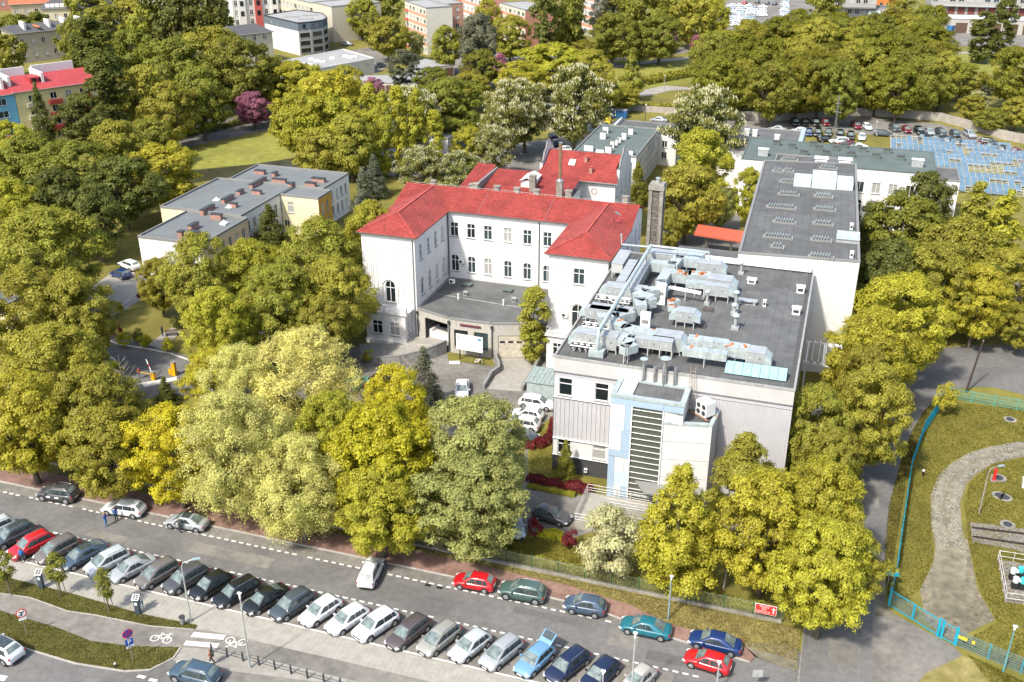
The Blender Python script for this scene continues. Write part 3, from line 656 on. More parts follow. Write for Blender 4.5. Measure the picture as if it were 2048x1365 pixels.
# ================================================================ courtyard extension with garages
cx = thing('garage_extension', 'low beige extension with grey felt roof, garage door and covered entry', 'building', (-44, 122, 0))
zx = 5.15
AP = [(-53.25, 123.3), (-53.25, 121.2), (-47.9, 119.5), (-41.7, 119.6), (-35.6, 121.6), (-34.45, 122.2)]
RP = AP[1:] + [(-34.45, 133.5), (-53.25, 133.5)]
AP = AP[1:]
flat_roof(cx, RP, zx, felt, rim=.25, rh=.12, rimm=sill_m)
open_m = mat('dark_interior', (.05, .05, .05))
L1 = math.dist(AP[0], AP[1]); L2 = math.dist(AP[1], AP[2]); L3 = math.dist(AP[2], AP[3])
def wall_gap(a, b, g0, g1, zb, zt):     # a wall with one big doorway: two jamb pieces and a lintel
 d = math.dist(a, b); f = lambda s: (a[0] + (b[0] - a[0]) * s / d, a[1] + (b[1] - a[1]) * s / d)
 wall(cx, a, f(g0), 0, zx, clinker); wall(cx, f(g0), f(g1), zt, zx, clinker); wall(cx, f(g1), b, 0, zx, clinker)
 nx, ny = (b[1] - a[1]) / d, -(b[0] - a[0]) / d
 return f, (nx, ny)
f, nn = wall_gap(AP[0], AP[1], 1.3, L1 - .25, 0, 4.2)
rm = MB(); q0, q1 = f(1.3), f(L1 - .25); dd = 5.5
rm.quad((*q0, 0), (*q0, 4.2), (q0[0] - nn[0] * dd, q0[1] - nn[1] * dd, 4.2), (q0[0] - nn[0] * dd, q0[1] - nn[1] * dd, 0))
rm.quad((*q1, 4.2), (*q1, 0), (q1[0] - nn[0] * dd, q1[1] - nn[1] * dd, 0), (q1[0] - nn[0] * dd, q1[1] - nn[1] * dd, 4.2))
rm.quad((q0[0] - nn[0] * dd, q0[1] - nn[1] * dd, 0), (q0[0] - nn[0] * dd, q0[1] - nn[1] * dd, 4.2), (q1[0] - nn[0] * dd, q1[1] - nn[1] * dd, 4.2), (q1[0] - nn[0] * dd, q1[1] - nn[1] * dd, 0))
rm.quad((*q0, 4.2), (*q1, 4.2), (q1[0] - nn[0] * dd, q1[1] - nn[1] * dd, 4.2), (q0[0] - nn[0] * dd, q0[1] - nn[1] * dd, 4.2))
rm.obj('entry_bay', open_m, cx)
wall(cx, AP[1], AP[2], 0, zx, clinker, [(1.7, 1.0, 2.0, 2.6, 'two'), (4.6, 1.0, 2.0, 2.6, 'two')], frame=dark_m, pane=glass_dark)
f, nn = wall_gap(AP[2], AP[3], .8, L3 - 1.0, 0, 3.4)
wall(cx, AP[3], AP[4], 0, zx, clinker)
gd = MB(); g0, g1 = f(.8), f(L3 - 1.0); ang = math.atan2(g1[1] - g0[1], g1[0] - g0[0]); gl_ = math.dist(g0, g1); gc = ((g0[0] + g1[0]) / 2 - nn[0] * .15, (g0[1] + g1[1]) / 2 - nn[1] * .15)
gd.box((0, 0, 1.7), (gl_, .06, 3.4)); door = gd.obj('garage_door', mat('garage_cream', (.50, .46, .37)), cx, loc=(gc[0] - cx.location[0], gc[1] - cx.location[1], 0), rot=(0, 0, ang))
for k in range(5):
 p_ = MB(); p_.box((0, -.04, .34 + k * .68), (gl_ - .05, .03, .62)); p_.obj('door_panel', MATS['garage_cream'], door, loc=(0, 0, 0))
for k in range(4):
 p_ = MB(); p_.box((-gl_ / 2 + gl_ * (k + .5) / 4, -.065, 2.4), (.7, .03, .32)); p_.obj('door_light', glass_dark, door, loc=(0, 0, 0))
pl = MB(); m_ = ((AP[1][0] + AP[2][0]) / 2, AP[1][1] - .05, 4.45); pl.box(m_, (3.0, .08, .28)); pl.obj('name_board', mat('maroon_board', (.12, .03, .04)), cx)
def letters(txt, size, m, parent, loc, rot, name='lettering', thick=.01):
 cu = bpy.data.curves.new(name, 'FONT'); cu.body = txt; cu.size = size; cu.align_x = 'CENTER'; cu.align_y = 'CENTER'; cu.extrude = thick
 ob = bpy.data.objects.new('tmp', cu); sc.collection.objects.link(ob)
 me = bpy.data.meshes.new_from_object(ob.evaluated_get(bpy.context.evaluated_depsgraph_get())); bpy.data.objects.remove(ob); me.materials.clear(); me.materials.append(m)
 return put(name, me, parent, loc, rot)
for p in (AP[0], AP[1], AP[2]):
 dp = MB(); dp.tube([(p[0], p[1] - .12, zx - .3), (p[0], p[1] - .12, .2)], .07, 6); dp.box((p[0], p[1] - .15, zx - .5), (.3, .28, .4)); dp.obj('downpipe', dark_m, cx)
jn = MB()
for (a, b) in ((AP[0], AP[1]), (AP[1], AP[2]), (AP[2], AP[3])):      # cladding joints stand a little proud
 l = math.dist(a, b); n = int(l / .9); nx, ny = (b[1] - a[1]) / l, -(b[0] - a[0]) / l
 for k in range(1, n):
  q = (a[0] + (b[0] - a[0]) * k / n + nx * .012, a[1] + (b[1] - a[1]) * k / n + ny * .012)
  if q[0] > -48.1 and q[0] < -41.2: jn.box((q[0], q[1], 4.6), (.03, .02, .9)); jn.box((q[0], q[1], .5), (.03, .02, .9))
  else: jn.box((q[0], q[1], 4.65), (.03, .02, .8))
jn.obj('cladding_joint', sill_m, cx)
# ramps, retaining walls
rp = MB(); P_ = [G(*q) for q in [(725, 700), (905, 700), (905, 640), (850, 630)]]
rp_pts = [(-58.5, 113.6, .04), (-54, 114.6, .25), (-50.0, 117.4, .7), (-48.2, 119.3, .95), (-53.3, 121.2, .95), (-54.5, 119.0, .8), (-57, 118.6, .35), (-61, 118.0, .04)]
rp.poly(rp_pts); o = rp.obj('ramp', paving); o['kind'] = 'structure'
fl = MB(); fl.poly([(-53.3, 121.2, .95), (-48.2, 119.3, .95), (-48.2, 125.5, .95), (-53.3, 126.5, .95)]); o = fl.obj('ramp', MATS['concrete_paving']); o['kind'] = 'structure'
def low_wall(label, pts, wd=.3, m=None, z0=0.0):
 mb = MB(); cp = MB()
 for (a, b) in zip(pts[:-1], pts[1:]):
  l = math.hypot(b[0] - a[0], b[1] - a[1]); nx, ny = -(b[1] - a[1]) / l * wd / 2, (b[0] - a[0]) / l * wd / 2
  vs = [(a[0] - nx, a[1] - ny), (b[0] - nx, b[1] - ny), (b[0] + nx, b[1] + ny), (a[0] + nx, a[1] + ny)]; hs = [a[2], b[2], b[2], a[2]]
  mb.add([(x, y, z0) for x, y in vs] + [(vs[i][0], vs[i][1], hs[i]) for i in range(4)], [(0, 1, 5, 4), (1, 2, 6, 5), (2, 3, 7, 6), (3, 0, 4, 7), (4, 5, 6, 7)])
  k = 1.25; vs = [(a[0] - nx * k, a[1] - ny * k), (b[0] - nx * k, b[1] - ny * k), (b[0] + nx * k, b[1] + ny * k), (a[0] + nx * k, a[1] + ny * k)]
  cp.add([(vs[i][0], vs[i][1], hs[i] + .003) for i in range(4)] + [(vs[i][0], vs[i][1], hs[i] + .07) for i in range(4)], [(0, 1, 5, 4), (1, 2, 6, 5), (2, 3, 7, 6), (3, 0, 4, 7), (4, 5, 6, 7)])
 t = thing('retaining_wall', label, 'wall', (pts[0][0], pts[0][1], 0)); mb.obj('wall', m or mat('grey_render', (.23, .225, .22)), t); cp.obj('coping', sill_m, t)
low_wall('curved grey retaining wall of the raised entry ramp', [(-58.6, 113.4, .5), (-55.8, 113.3, .9), (-53.0, 114.0, 1.3), (-50.6, 115.8, 1.6), (-49.2, 117.6, 1.8), (-48.3, 119.2, 1.9)])
low_wall('grey stepped parapet left of the garage ramp', [(-41.2, 119.4, 1.1), (-40.6, 118.1, 1.0), (-39.9, 117.0, .9), (-39.5, 115.8, .9), (-40.0, 114.2, .8), (-39.9, 112.6, .75), (-39.8, 110.6, .7)])
low_wall('grey parapet right of the garage ramp', [(-35.2, 121.0, 1.0), (-34.9, 116, .9), (-34.9, 111.6, .7)])
sheet('ramp', [(-41.3, 119.5), (-39.6, 116), (-39.7, 110.8), (-34.9, 111.5), (-34.9, 121.2), (-36, 121.4)], .045, paving)
sheet('lawn', [(-48.2, 119.3), (-41.7, 119.4), (-40.5, 117.2), (-47.2, 117.0)], .06, grass_m)
# steel shed beside the ramp
sh = thing('bike_shed', 'pale green sheet metal shed between garage ramp and grey office wall', 'shed', (-31.6, 112.3, 0))
m_ = MB(); m_.box((0, 0, 1.15), (4.6, 3.8, 2.3)); m_.obj('wall', metal_blue, sh, loc=(0, 0, 0)); m_ = MB(); m_.box((0, 0, 2.38), (4.9, 4.1, .1), rx=R(3))
m_.obj('roof', mat('shed_roof', (.26, .32, .31), .5), sh, loc=(0, 0, 0))
for k in range(9): m_ = MB(); m_.box((-2.2 + k * .55, 0, 2.46), (.06, 4.05, .05), rx=R(3)); m_.obj('roof_rib', MATS['shed_roof'], sh, loc=(0, 0, 0))
# vents of the courtyard roof
for x, y, l in ((-49.5, 131.2, 'flat felt-covered roof hatch next to the courtyard air conditioner'), (-43.2, 131.0, 'flat felt-covered roof hatch in the middle of the courtyard roof'), (-38.7, 131.4, 'flat felt-covered roof hatch near the right wing, back one'), (-39.0, 129.5, 'flat felt-covered roof hatch near the right wing, front one')):
 t = thing('roof_hatch', l, 'roof hatch', (x, y, zx)); a = MB(); a.box((0, 0, .15), (1.2, .9, .3)); a.obj('curb', felt_dk, t, loc=(0, 0, 0)); a = MB(); a.box((0, 0, .33), (1.4, 1.1, .07)); a.obj('lid', felt_green, t, loc=(0, 0, 0))
for x, y, l in ((-48.5, 127.7, 'box-headed vent on the courtyard roof, left'), (-41.2, 127.7, 'box-headed vent on the courtyard roof, right')): box_vent(x, y, zx, l, (.5, .4), .7, metal_lt)
for x, y, l in ((-49, 126, 'thin white vent pipe on the courtyard roof, left'), (-42.2, 126, 'thin white vent pipe on the courtyard roof, right')): 
 t = thing('vent_pipe', l, 'vent pipe', (x, y, zx)); a = MB(); a.cyl((0, 0, 0), .1, .8, 8); a.obj('pipe', frame_w, t, loc=(0, 0, 0)); a = MB(); a.cyl((0, 0, .8), .15, .08, 8); a.obj('cap', frame_w, t, loc=(0, 0, 0))
sm = MB()
for pts in ([(-53, 127.0), (-42, 126.2), (-36, 125.8)], [(-42.0, 131), (-43.2, 120)], [(-38, 131), (-38.6, 126)]): sm.tube([(x, y, zx + .03) for x, y in pts], .03, 4)
sm.obj('cable', metal_lt, cx)

# ================================================================ plant-roof building in front on the right
ho = thing('office_block', 'grey clad block with flat roof crowded by air ducts', 'building', (-14, 110, 0))
H0 = 14.3; hu0, hu1, hv0, hv1 = -26.1, -1.15, 95.0, 128.2
grey_cl = mat('grey_fibre_cement', (.46, .45, .44), .8, .03, .6, stain=.05); grey_rib = mat('ribbed_grey_cladding', (.45, .445, .455), .6, .03, .8)
white_p = mat('white_panel', (.62, .61, .59), .7, .02, .7, stain=.04)
wall(ho, (hu0, hv0), (hu0 + 6.6, hv0), 9.55, 11.95, white_p, [(1.3, 9.7, 1.5, 2.1, 'tee'), (5.3, 9.7, 1.5, 2.1, 'tee')])
wall(ho, (hu0, hv0 - .12), (hu1, hv0 - .12), 12.6, H0 + .1, grey_cl)
wall(ho, (hu0, hv0), (hu1, hv0), 11.95, 12.6, grey_rib)
wall(ho, (hu0, hv0), (hu0 + 6.6, hv0), 4.3, 9.55, grey_rib)
wall(ho, (hu0, hv0), (hu0 + 6.6, hv0), 2.2, 4.3, white_p, [(1.3, 2.35, 1.5, 1.8, 'tee'), (5.3, 2.35, 1.5, 1.8, 'tee')])
wall(ho, (hu0, hv0), (hu0 + 6.6, hv0), 0, 2.2, mat('dark_slate_cladding', (.055, .055, .06), .7, .1, 2))
wall(ho, (hu0 + 6.6, hv0), (hu1, hv0), 0, 12.0, grey_rib)
wall(ho, (hu1, hv0 - .12), (hu1, hv1), 0, H0 + .1, grey_cl)
wall(ho, (hu1, hv1), (hu0, hv1), 0, H0, white_wall)
wall(ho, (hu0, hv1), (hu0, hv0 - .12), 0, H0 + .1, grey_cl, grid_wins(24, 5, (2.3, 5.8, 9.7), 1.4, 1.8, 'two', m0=8))
for k in range(0, 13):
 r_ = MB(); r_.box((hu0 + .25 + k * .5, hv0 - .03, 6.92), (.06, .06, 5.2)); r_.obj('cladding_rib', grey_rib, ho)
for k in range(0, 36):
 x = hu0 + 15.2 + k * .27
 if x < hu1 - .1: r_ = MB(); r_.box((x, hv0 - .025, 6.0), (.08, .05, 11.9)); r_.obj('cladding_rib', grey_rib, ho)
for z in (9.5, 12.62, 4.32, 2.2):
 r_ = MB(); r_.box((hu0 + 3.3 if z != 12.62 else (hu0 + hu1) / 2, hv0 - .1, z), (6.6 if z != 12.62 else hu1 - hu0, .2, .06)); r_.obj('flashing', frame_w if z < 10 else sill_m, ho)
RPT = [(hu0, hv0 - .12), (hu1, hv0 - .12), (hu1, hv1), (hu0, hv1)]
rfo = flat_roof(ho, RPT, H0, felt_dk, rim=.16, rh=.14, rimm=mat('grey_coping', (.30, .30, .29), .7))
sheets = 0
for j, (v0, v1) in enumerate(((95.4, 103.6), (103.64, 111.8), (111.84, 119.9), (119.94, 127.9))):
 x = hu0 + .35
 while x + .99 < hu1 - .3:
  r_ = MB(); r_.box((x + .48, (v0 + v1) / 2 + .1 * math.sin(x * 3 + j), H0 + .012), (.965, v1 - v0 - .03, .018)); r_.obj('roofing_sheet', felt, rfo, loc=(0, 0, 0)); x += 1.0
# small ground pieces by its foot
bc = thing('wall_lamp_box', 'small white box fixed to the dark slate base of the grey block', 'fixture', (-22.2, 94.8, .8)); a = MB(); a.box((0, 0, 0), (.35, .25, .45)); a.obj('casing', frame_w, bc, loc=(0, 0, 0)); a = MB(); a.box((0, -.14, .05), (.22, .03, .18)); a.obj('louvre', dark_m, bc, loc=(0, 0, 0))
# stair tower
stt = thing('stair_tower', 'pale stair tower with striped tall glazing and blue panel frame', 'stair tower', (-15, 92, 0))
tz = 12.9; tu0, tu1, tv0, tv1 = -18.9, -11.4, 90.8, 94.85
blue1 = mat('steel_blue_panel', (.32, .42, .52), .6, .03, 1); blue2 = mat('pale_aqua_panel', (.46, .60, .64), .6, .03, 1)
panels = []  # s0,s1,z0,z1,mat  (s from tu0)
gw0, gw1 = 2.25, 5.45
PL = [(0, 1.55, 10.3, 12.0, white_p), (0, 1.55, 9.0, 10.3, blue2), (0, 1.3, 6.6, 9.0, white_p), (1.3, 2.25, 6.6, 9.0, blue1), (0, 2.25, 5.8, 6.6, blue1), (1.55, 2.25, 9.0, 12.0, blue1), (0, 5.45, 12.0, 12.9, blue1), (5.45, 7.5, 12.0, 12.9, blue1),
      (0, .7, 1.0, 5.75, blue1), (.7, 1.7, 4.0, 5.75, white_p), (1.7, 2.25, 4.0, 5.75, white_p), (.7, 2.25, 2.3, 4.0, blue2), (.7, 1.5, 1.0, 2.3, white_p), (1.5, 2.25, 0, 2.3, blue1), (0, 1.5, 0, 1.0, blue2)]
for s0, s1, z0, z1, m_ in PL:
 b_ = MB(); b_.box((tu0 + (s0 + s1) / 2, tv0 - .03, (z0 + z1) / 2), (s1 - s0 - .03, .06, z1 - z0 - .03)); b_.obj('panel', m_, stt)
core = MB(); core.box((tu0 + 1.12, (tv0 + tv1) / 2, 6.4), (2.24, tv1 - tv0 - .02, 12.8)); core.obj('wall', sill_m, stt)
# glazing bay
gz = MB(); gz.quad((tu0 + gw0, tv0 + .12, .6), (tu0 + gw1, tv0 + .12, .6), (tu0 + gw1, tv0 + .12, 12.0), (tu0 + gw0, tv0 + .12, 12.0))
gl_o = gz.obj('glazing', mat_glass('stair_glass', (.085, .095, .075), (.1, .1, .08), 2.0, .05), stt)
for k in range(17):
 z = .8 + k * .68; b_ = MB(); b_.box((tu0 + (gw0 + gw1) / 2, tv0 + .02, z), (gw1 - gw0, .05, .07)); b_.obj('glazing_bar', frame_w, stt)
for s in (gw0, gw1): b_ = MB(); b_.box((tu0 + s, tv0 + .0, 6.3), (.1, .2, 11.4)); b_.obj('mullion', frame_w, stt)
bk = MB(); bk.box((tu0 + 4, tv0 + .3, .3), (3.4, .1, .6)); bk.box((tu0 + 3.85, tv1 - .3, 6.4), (3.2, .1, 12.8)); bk.obj('inner_wall', mat('pale_inside', (.3, .28, .22)), stt)
# upper roof of the tower
flat_roof(stt, [(tu0, tv0 - .06), (tu1, tv0 - .06), (tu1, tv1), (tu0, tv1)], tz, felt, rim=.5, rh=.2, rimm=metal_blue)
up = MB(); up.box((tu0 + 6.45, tv1 - 1.9, 11.7), (1.95, 3.8, 2.35)); up.obj('wall', white_p, stt)
for k in range(5): b_ = MB(); b_.box((tu0 + 2.75 + k * .98, (tv0 + tv1) / 2, tz + .015), (.95, tv1 - tv0 - 1.1, .02)); b_.obj('roofing_sheet', felt, stt)
b_ = MB(); b_.box((tu0 + 1.35, (tv0 + tv1) / 2, tz + .1), (1.5, tv1 - tv0 - 1.2, .2)); b_.obj('skylight', mat('skylight_plastic', (.62, .68, .68), .25), stt)
# lower right part of the tower, slanted towards the back
lw = [(tu0 + gw1, tv0 + .02), (-8.6, tv0 + .9), (-8.3, tv1), (tu0 + gw1, tv1)]
lz = 10.6
wall(stt, lw[0], lw[1], 0, 12.0 if False else lz, white_p); wall(stt, lw[1], lw[2], 0, lz, mat('tower_side', (.36, .355, .35), .7))  # right side wall gets a darker colour, its shade painted in
wall(stt, (tu0 + gw1, tv0 + .02), (tu0 + 6.9, tv0 + .2), lz, 12.0, white_p)
flat_roof(stt, lw, lz, felt, rim=.35, rh=.18, rimm=metal_blue)
for z in (2.1, 4.2, 6.4, 8.5): 
 b_ = MB(); b_.box(((lw[0][0] + lw[1][0]) / 2, (lw[0][1] + lw[1][1]) / 2 - .003, z), (4.8, .02, .03), math.atan2(.88, 4.85)); b_.obj('panel_joint', sill_m, stt)
cn = MB(); cn.poly([(tu0 + 3.0, tv0 - .1, 3.3), (tu0 + 4.4, tv0 - 1.9, 3.1), (-9.0, tv0 - 1.2, 3.1), (-9.0, tv0 + .7, 3.3)]); cn.poly([(tu0 + 4.4, tv0 - 1.9, 2.95), (tu0 + 3.0, tv0 - .1, 3.15), (-9.0, tv0 + .7, 3.15), (-9.0, tv0 - 1.2, 2.95)])
cn.quad((tu0 + 3.0, tv0 - .1, 3.15), (tu0 + 4.4, tv0 - 1.9, 2.95), (tu0 + 4.4, tv0 - 1.9, 3.1), (tu0 + 3.0, tv0 - .1, 3.3)); cn.obj('entrance_canopy', sill_m, stt)
# chimneys, ladder, condenser on it
for x, r_, h_, cap, l in ((-16.4, .17, 2.6, 1, 'steel flue behind the stair tower, first from the left, with flat cap'), (-15.2, .14, 2.0, 0, 'steel flue behind the stair tower, second from the left'), (-14.2, .22, 3.0, 1, 'thickest steel flue behind the stair tower, with blue cap'), (-13.1, .15, 2.2, 0, 'steel flue behind the stair tower, rightmost')):
 t = thing('flue', l, 'flue pipe', (x, hv0 - .45, 12.9)); a = MB(); a.cyl((0, 0, 0), r_, h_, 12); a.obj('pipe', steel, t, loc=(0, 0, 0))
 a = MB(); a.cyl((0, 0, h_ + .12 if cap else h_), r_ * (2.4 if cap else 1.1), .06, 14); a.obj('cap', metal_blue if cap else steel, t, loc=(0, 0, 0))
ld_ = thing('ladder', 'weathered ladder leaning on the roof edge beside the fan unit', 'ladder', (-11.3, hv0 - 1.0, lz))
for s in (-.25, .25): a = MB(); a.tube([(s, 0, 0), (s, .6, 5.0)], .035, 6); a.obj('stile', mat('old_wood', (.32, .25, .18)), ld_, loc=(0, 0, 0))
for k in range(11): a = MB(); a.tube([(-.25, .05 + k * .05, .4 + k * .4), (.25, .05 + k * .05, .4 + k * .4)], .02, 5); a.obj('rung', MATS['old_wood'], ld_, loc=(0, 0, 0))
fu = thing('fan_unit', 'white boxy condenser with four round fans on the tower roof', 'condenser', (-9.6, 93.5, lz + .15), R(-38))
a = MB(); a.box((0, 0, .95), (1.5, 1.3, 1.5)); a.obj('casing', frame_w, fu, loc=(0, 0, 0))
for x in (-.37, .37):
 for z in (.58, 1.28): a = MB(); a.tube([(x, -.655, z), (x, -.68, z)], .27, 16); a.obj('fan', dark_m, fu, loc=(0, 0, 0))
a = MB(); a.box((0, -.7, .1), (2.2, .1, .14)); a.box((0, .7, .1), (2.2, .1, .14)); a.obj('skid', mat('rusty_beam', (.34, .22, .14)), fu, loc=(0, 0, 0))
# entrance ramp with railings, bottom of tower
er = thing('access_ramp', 'grey access ramp with rows of metal handrails in front of the tower', 'ramp', (-18, 88, 0))
pp = [(-20.9, 88.4), (-13.0, 88.4), (-13.0, 90.7), (-20.9, 90.7)]
a = MB(); a.prism([(-20.9, 85.0), (-18.3, 85.0), (-18.3, 90.6), (-20.9, 90.6)], 0, .9); a.prism([(-18.3, 88.6), (-10, 88.6), (-10, 90.6), (-18.3, 90.6)], 0, .9); a.add([(-18.3, 85, 0), (-10, 85, 0), (-10, 86.6, 0), (-18.3, 86.6, 0), (-18.3, 85, .9), (-10, 85, .1), (-10, 86.6, .1), (-18.3, 86.6, .9)], [(0, 1, 5, 4), (1, 2, 6, 5), (2, 3, 7, 6), (3, 0, 4, 7), (4, 5, 6, 7)]); a.obj('deck', paving2, er)
def railing(parent, a, b, za, zb, m, n=None, h=1.0):
 l = math.dist(a, b); n = n or max(2, int(l / 1.4)); r_ = MB()
 for k in range(n + 1):
  t = k / n; x, y, z = a[0] + (b[0] - a[0]) * t, a[1] + (b[1] - a[1]) * t, za + (zb - za) * t; r_.tube([(x, y, z), (x, y, z + h)], .03, 5)
 for q in (1.0, .6, .3): r_.tube([(*a, za + h * q), (*b, zb + h * q)], .03, 5)
 r_.obj('railing', m, parent)
rail_m = mat('galvanised_rail', (.58, .58, .57), .4, .05, 3, metal=.3)
for a, b, za, zb in (((-20.9, 85), (-20.9, 90.4), .9, .9), ((-20.9, 90.6), (-10, 90.55), .9, .9), ((-20.9, 85), (-18.3, 85), .9, .9), ((-18.3, 85), (-10, 85), .9, .1), ((-18.3, 86.6), (-10, 86.6), .9, .1), ((-18.3, 88.6), (-10, 88.6), .9, .9)): railing(er, a, b, za, zb, rail_m)

# ================================================================ tall block behind with louvre rows on its roof
lbk = thing('long_block', 'tall white block with long grey felt roof carrying rows of roof louvres', 'building', (-4, 150, 0))
LZ = 16.0; LP_ = [(-10.8, 127.9), (4.2, 129.3), (2.8, 176.0), (-12.0, 173.6)]
for i in range(4): wall(lbk, LP_[i], LP_[(i + 1) % 4], 0, LZ, white_wall if i != 2 else white_wall)
lr = flat_roof(lbk, LP_, LZ, felt_dk, rim=.3, rh=.14, rimm=sill_m)
def lpt(s, t): # s 0..1 left to right, t 0..1 front to back
 a = [LP_[0][k] + (LP_[1][k] - LP_[0][k]) * s for k in (0, 1)]; b = [LP_[3][k] + (LP_[2][k] - LP_[3][k]) * s for k in (0, 1)]
 return (a[0] + (b[0] - a[0]) * t, a[1] + (b[1] - a[1]) * t)
for j in range(5):
 for i in range(14):
  s0, s1, t0, t1 = .025 + i * .0679, .025 + (i + 1) * .0679 - .003, .01 + j * .196, .01 + (j + 1) * .196 - .001
  a = MB(); a.poly([(*lpt(s0, t0), LZ + .02), (*lpt(s1, t0), LZ + .02), (*lpt(s1, t1), LZ + .02), (*lpt(s0, t1), LZ + .02)]); a.obj('roofing_sheet', felt, lr, loc=(0, 0, 0))
louv_m = mat('louvre_plastic', (.27, .31, .31), .3, .05, 2)
def louvre_row(px, py, n, label, m=None):
 x, y = G(px, py, LZ + .4); t = thing('roof_louvre', label, 'roof louvre', (x, y, LZ), R(2), 'louvre banks on the long grey roof')
 w_ = n * .36
 a = MB(); a.box((0, 0, .12), (w_ + .5, .85, .24)); a.obj('curb', sill_m, t, loc=(0, 0, 0))
 for k in range(n): a = MB(); a.box((-w_ / 2 + .18 + k * .36, 0, .46), (.08, .8, .5), ry=R(28)); a.obj('slat', louv_m, t, loc=(0, 0, 0))
 a = MB(); a.tube([(w_ / 2 + .4, -.5, 0), (w_ / 2 + .4, -.5, .55)], .1, 6); a.obj('motor', metal_lt, t, loc=(0, 0, 0))
for (zx_, zy_, n, l) in ((520, 360, 3, 'leftmost short louvre bank in the backmost row but one'), (617, 360, 3, 'second short louvre bank, backmost row but one'), (625, 260, 6, 'louvre bank at the very back edge of the long roof'), (630, 460, 7, 'left louvre bank just before the pale plant boxes'), (618, 572, 7, 'left louvre bank level with the front of the plant boxes'), (935, 590, 6, 'right louvre bank directly below the plant boxes'),
 (550, 690, 10, 'longest louvre bank on the left of the roof'), (945, 710, 7, 'right louvre bank level with the longest one'), (580, 822, 7, 'left louvre bank in the fifth row from the back'), (930, 838, 6, 'right louvre bank in the fifth row from the back'),
 (520, 958, 9, 'left louvre bank in the second row from the front'), (912, 985, 6, 'right louvre bank in the second row from the front'), (515, 1045, 3, 'small front louvre bank on the left'), (910, 1140, 7, 'front louvre bank in the middle of the roof edge'), (980, 335, 6, 'louvre bank behind the pale plant boxes')):
 louvre_row(1440 + zx_ / 4.55, 260 + zy_ / 4.55, n, l)
sk_ = thing('skylight', 'pale blue ribbed box skylight near the right roof edge', 'skylight', (*G(1440 + 1165 / 4.55, 260 + 985 / 4.55, LZ + .5), LZ), R(2)); a = MB(); a.box((0, 0, .35), (3.0, 1.5, .7)); a.obj('curb', metal_lt, sk_, loc=(0, 0, 0)); a = MB(); a.box((0, 0, .85), (2.9, 1.9, .06), rx=R(18)); a.obj('glazing', metal_blue, sk_, loc=(0, 0, 0))
for zx_, zy_, l in ((1195, 890, 'white spinning vent on the right roof edge, back one'), (1197, 1145, 'white spinning vent on the right roof edge, front one')): box_vent(*G(1440 + zx_ / 4.55, 260 + zy_ / 4.55, LZ + .3), LZ, l, (.4, .4), 1.0)
pb_ = thing('plant_box', 'group of large pale sheet metal plant boxes with round white dish', 'plant housing', (*G(1440 + 950 / 4.55, 260 + 440 / 4.55, LZ + 1), LZ), R(2))
for (x, y, d, h_) in ((0, 0, (3.6, 5.2), 1.5), (-3.2, -.2, (2.6, 4.4), .9), (3.1, -.3, (2.4, 4.2), 1.1)): a = MB(); a.box((x, y, h_ / 2), (*d, h_)); a.obj('housing', mat('pale_sheet', (.50, .56, .57), .4, .05, 1, metal=.1), pb_, loc=(0, 0, 0))
a = MB(); a.cyl((3.1, -.6, 1.1), .85, .35, 20); a.obj('dish', frame_w, pb_, loc=(0, 0, 0))
# pipes on the step between both roofs
pg = thing('pipe_rack', 'long white lagged pipes running along the foot of the tall white wall', 'pipes', (-5, 128.4, H0)); a = MB()
for k, (y, z) in enumerate(((-.4, .35), (-.7, .3), (-.15, .6))): a.tube([(-12, y, z), (-4, y + .05, z), (3.5, y, z)], .12 + .03 * k, 6)
a.obj('pipe', frame_w, pg, loc=(0, 0, 0)); a = MB()
for k in range(9): a.box((-11.5 + k * 1.8, -.4, .15), (.1, .9, .3))
a.obj('bracket', sill_m, pg, loc=(0, 0, 0))
lg = thing('ledge_block', 'low white connecting wall between the red canopy and the tall block', 'wall', (-15, 131, 0)); a = MB(); a.box((0, 0, 7.0), (8.4, 4.5, 14.0)); a.obj('wall', white_wall, lg, loc=(0, 0, 0)); a = MB(); a.box((0, 0, 14.1), (8.5, 4.6, .2)); a.obj('roof', felt, lg, loc=(0, 0, 0))
# gantry and chiller on the right side
gy = thing('pipe_gantry', 'white pipe gantry between the grey block and the tall white wall', 'gantry', (1.2, 122, 0)); a = MB()
for (x, y) in ((-1.8, 3), (-1.8, -3), (2.2, 3), (2.2, -3)): a.box((x, y, 3.0), (.2, .2, 6.0))
for y in (3, -3): a.box((.2, y, 6.0), (4.6, .3, .3)); 
for x in (-1.8, .2, 2.2): a.box((x, 0, 6.0), (.2, 6, .2))
a.obj('frame', frame_w, gy, loc=(0, 0, 0)); a = MB()
for k in range(4): a.tube([(-1.2 + k * .8, 3.2, 6.3), (-1.2 + k * .8, -3.2, 6.3)], .14, 6)
a.obj('pipe', metal_lt, gy, loc=(0, 0, 0))
ch = thing('chiller', 'white chiller with four black fans on top between building and trees', 'chiller', (1.2, 115.5, 0)); a = MB(); a.box((0, 0, 1.5), (1.9, 5.2, 2.9)); a.obj('casing', frame_w, ch, loc=(0, 0, 0))
for k in range(4): a = MB(); a.cyl((0, -1.9 + k * 1.27, 2.96), .55, .12, 18); a.obj('fan', black_m, ch, loc=(0, 0, 0))
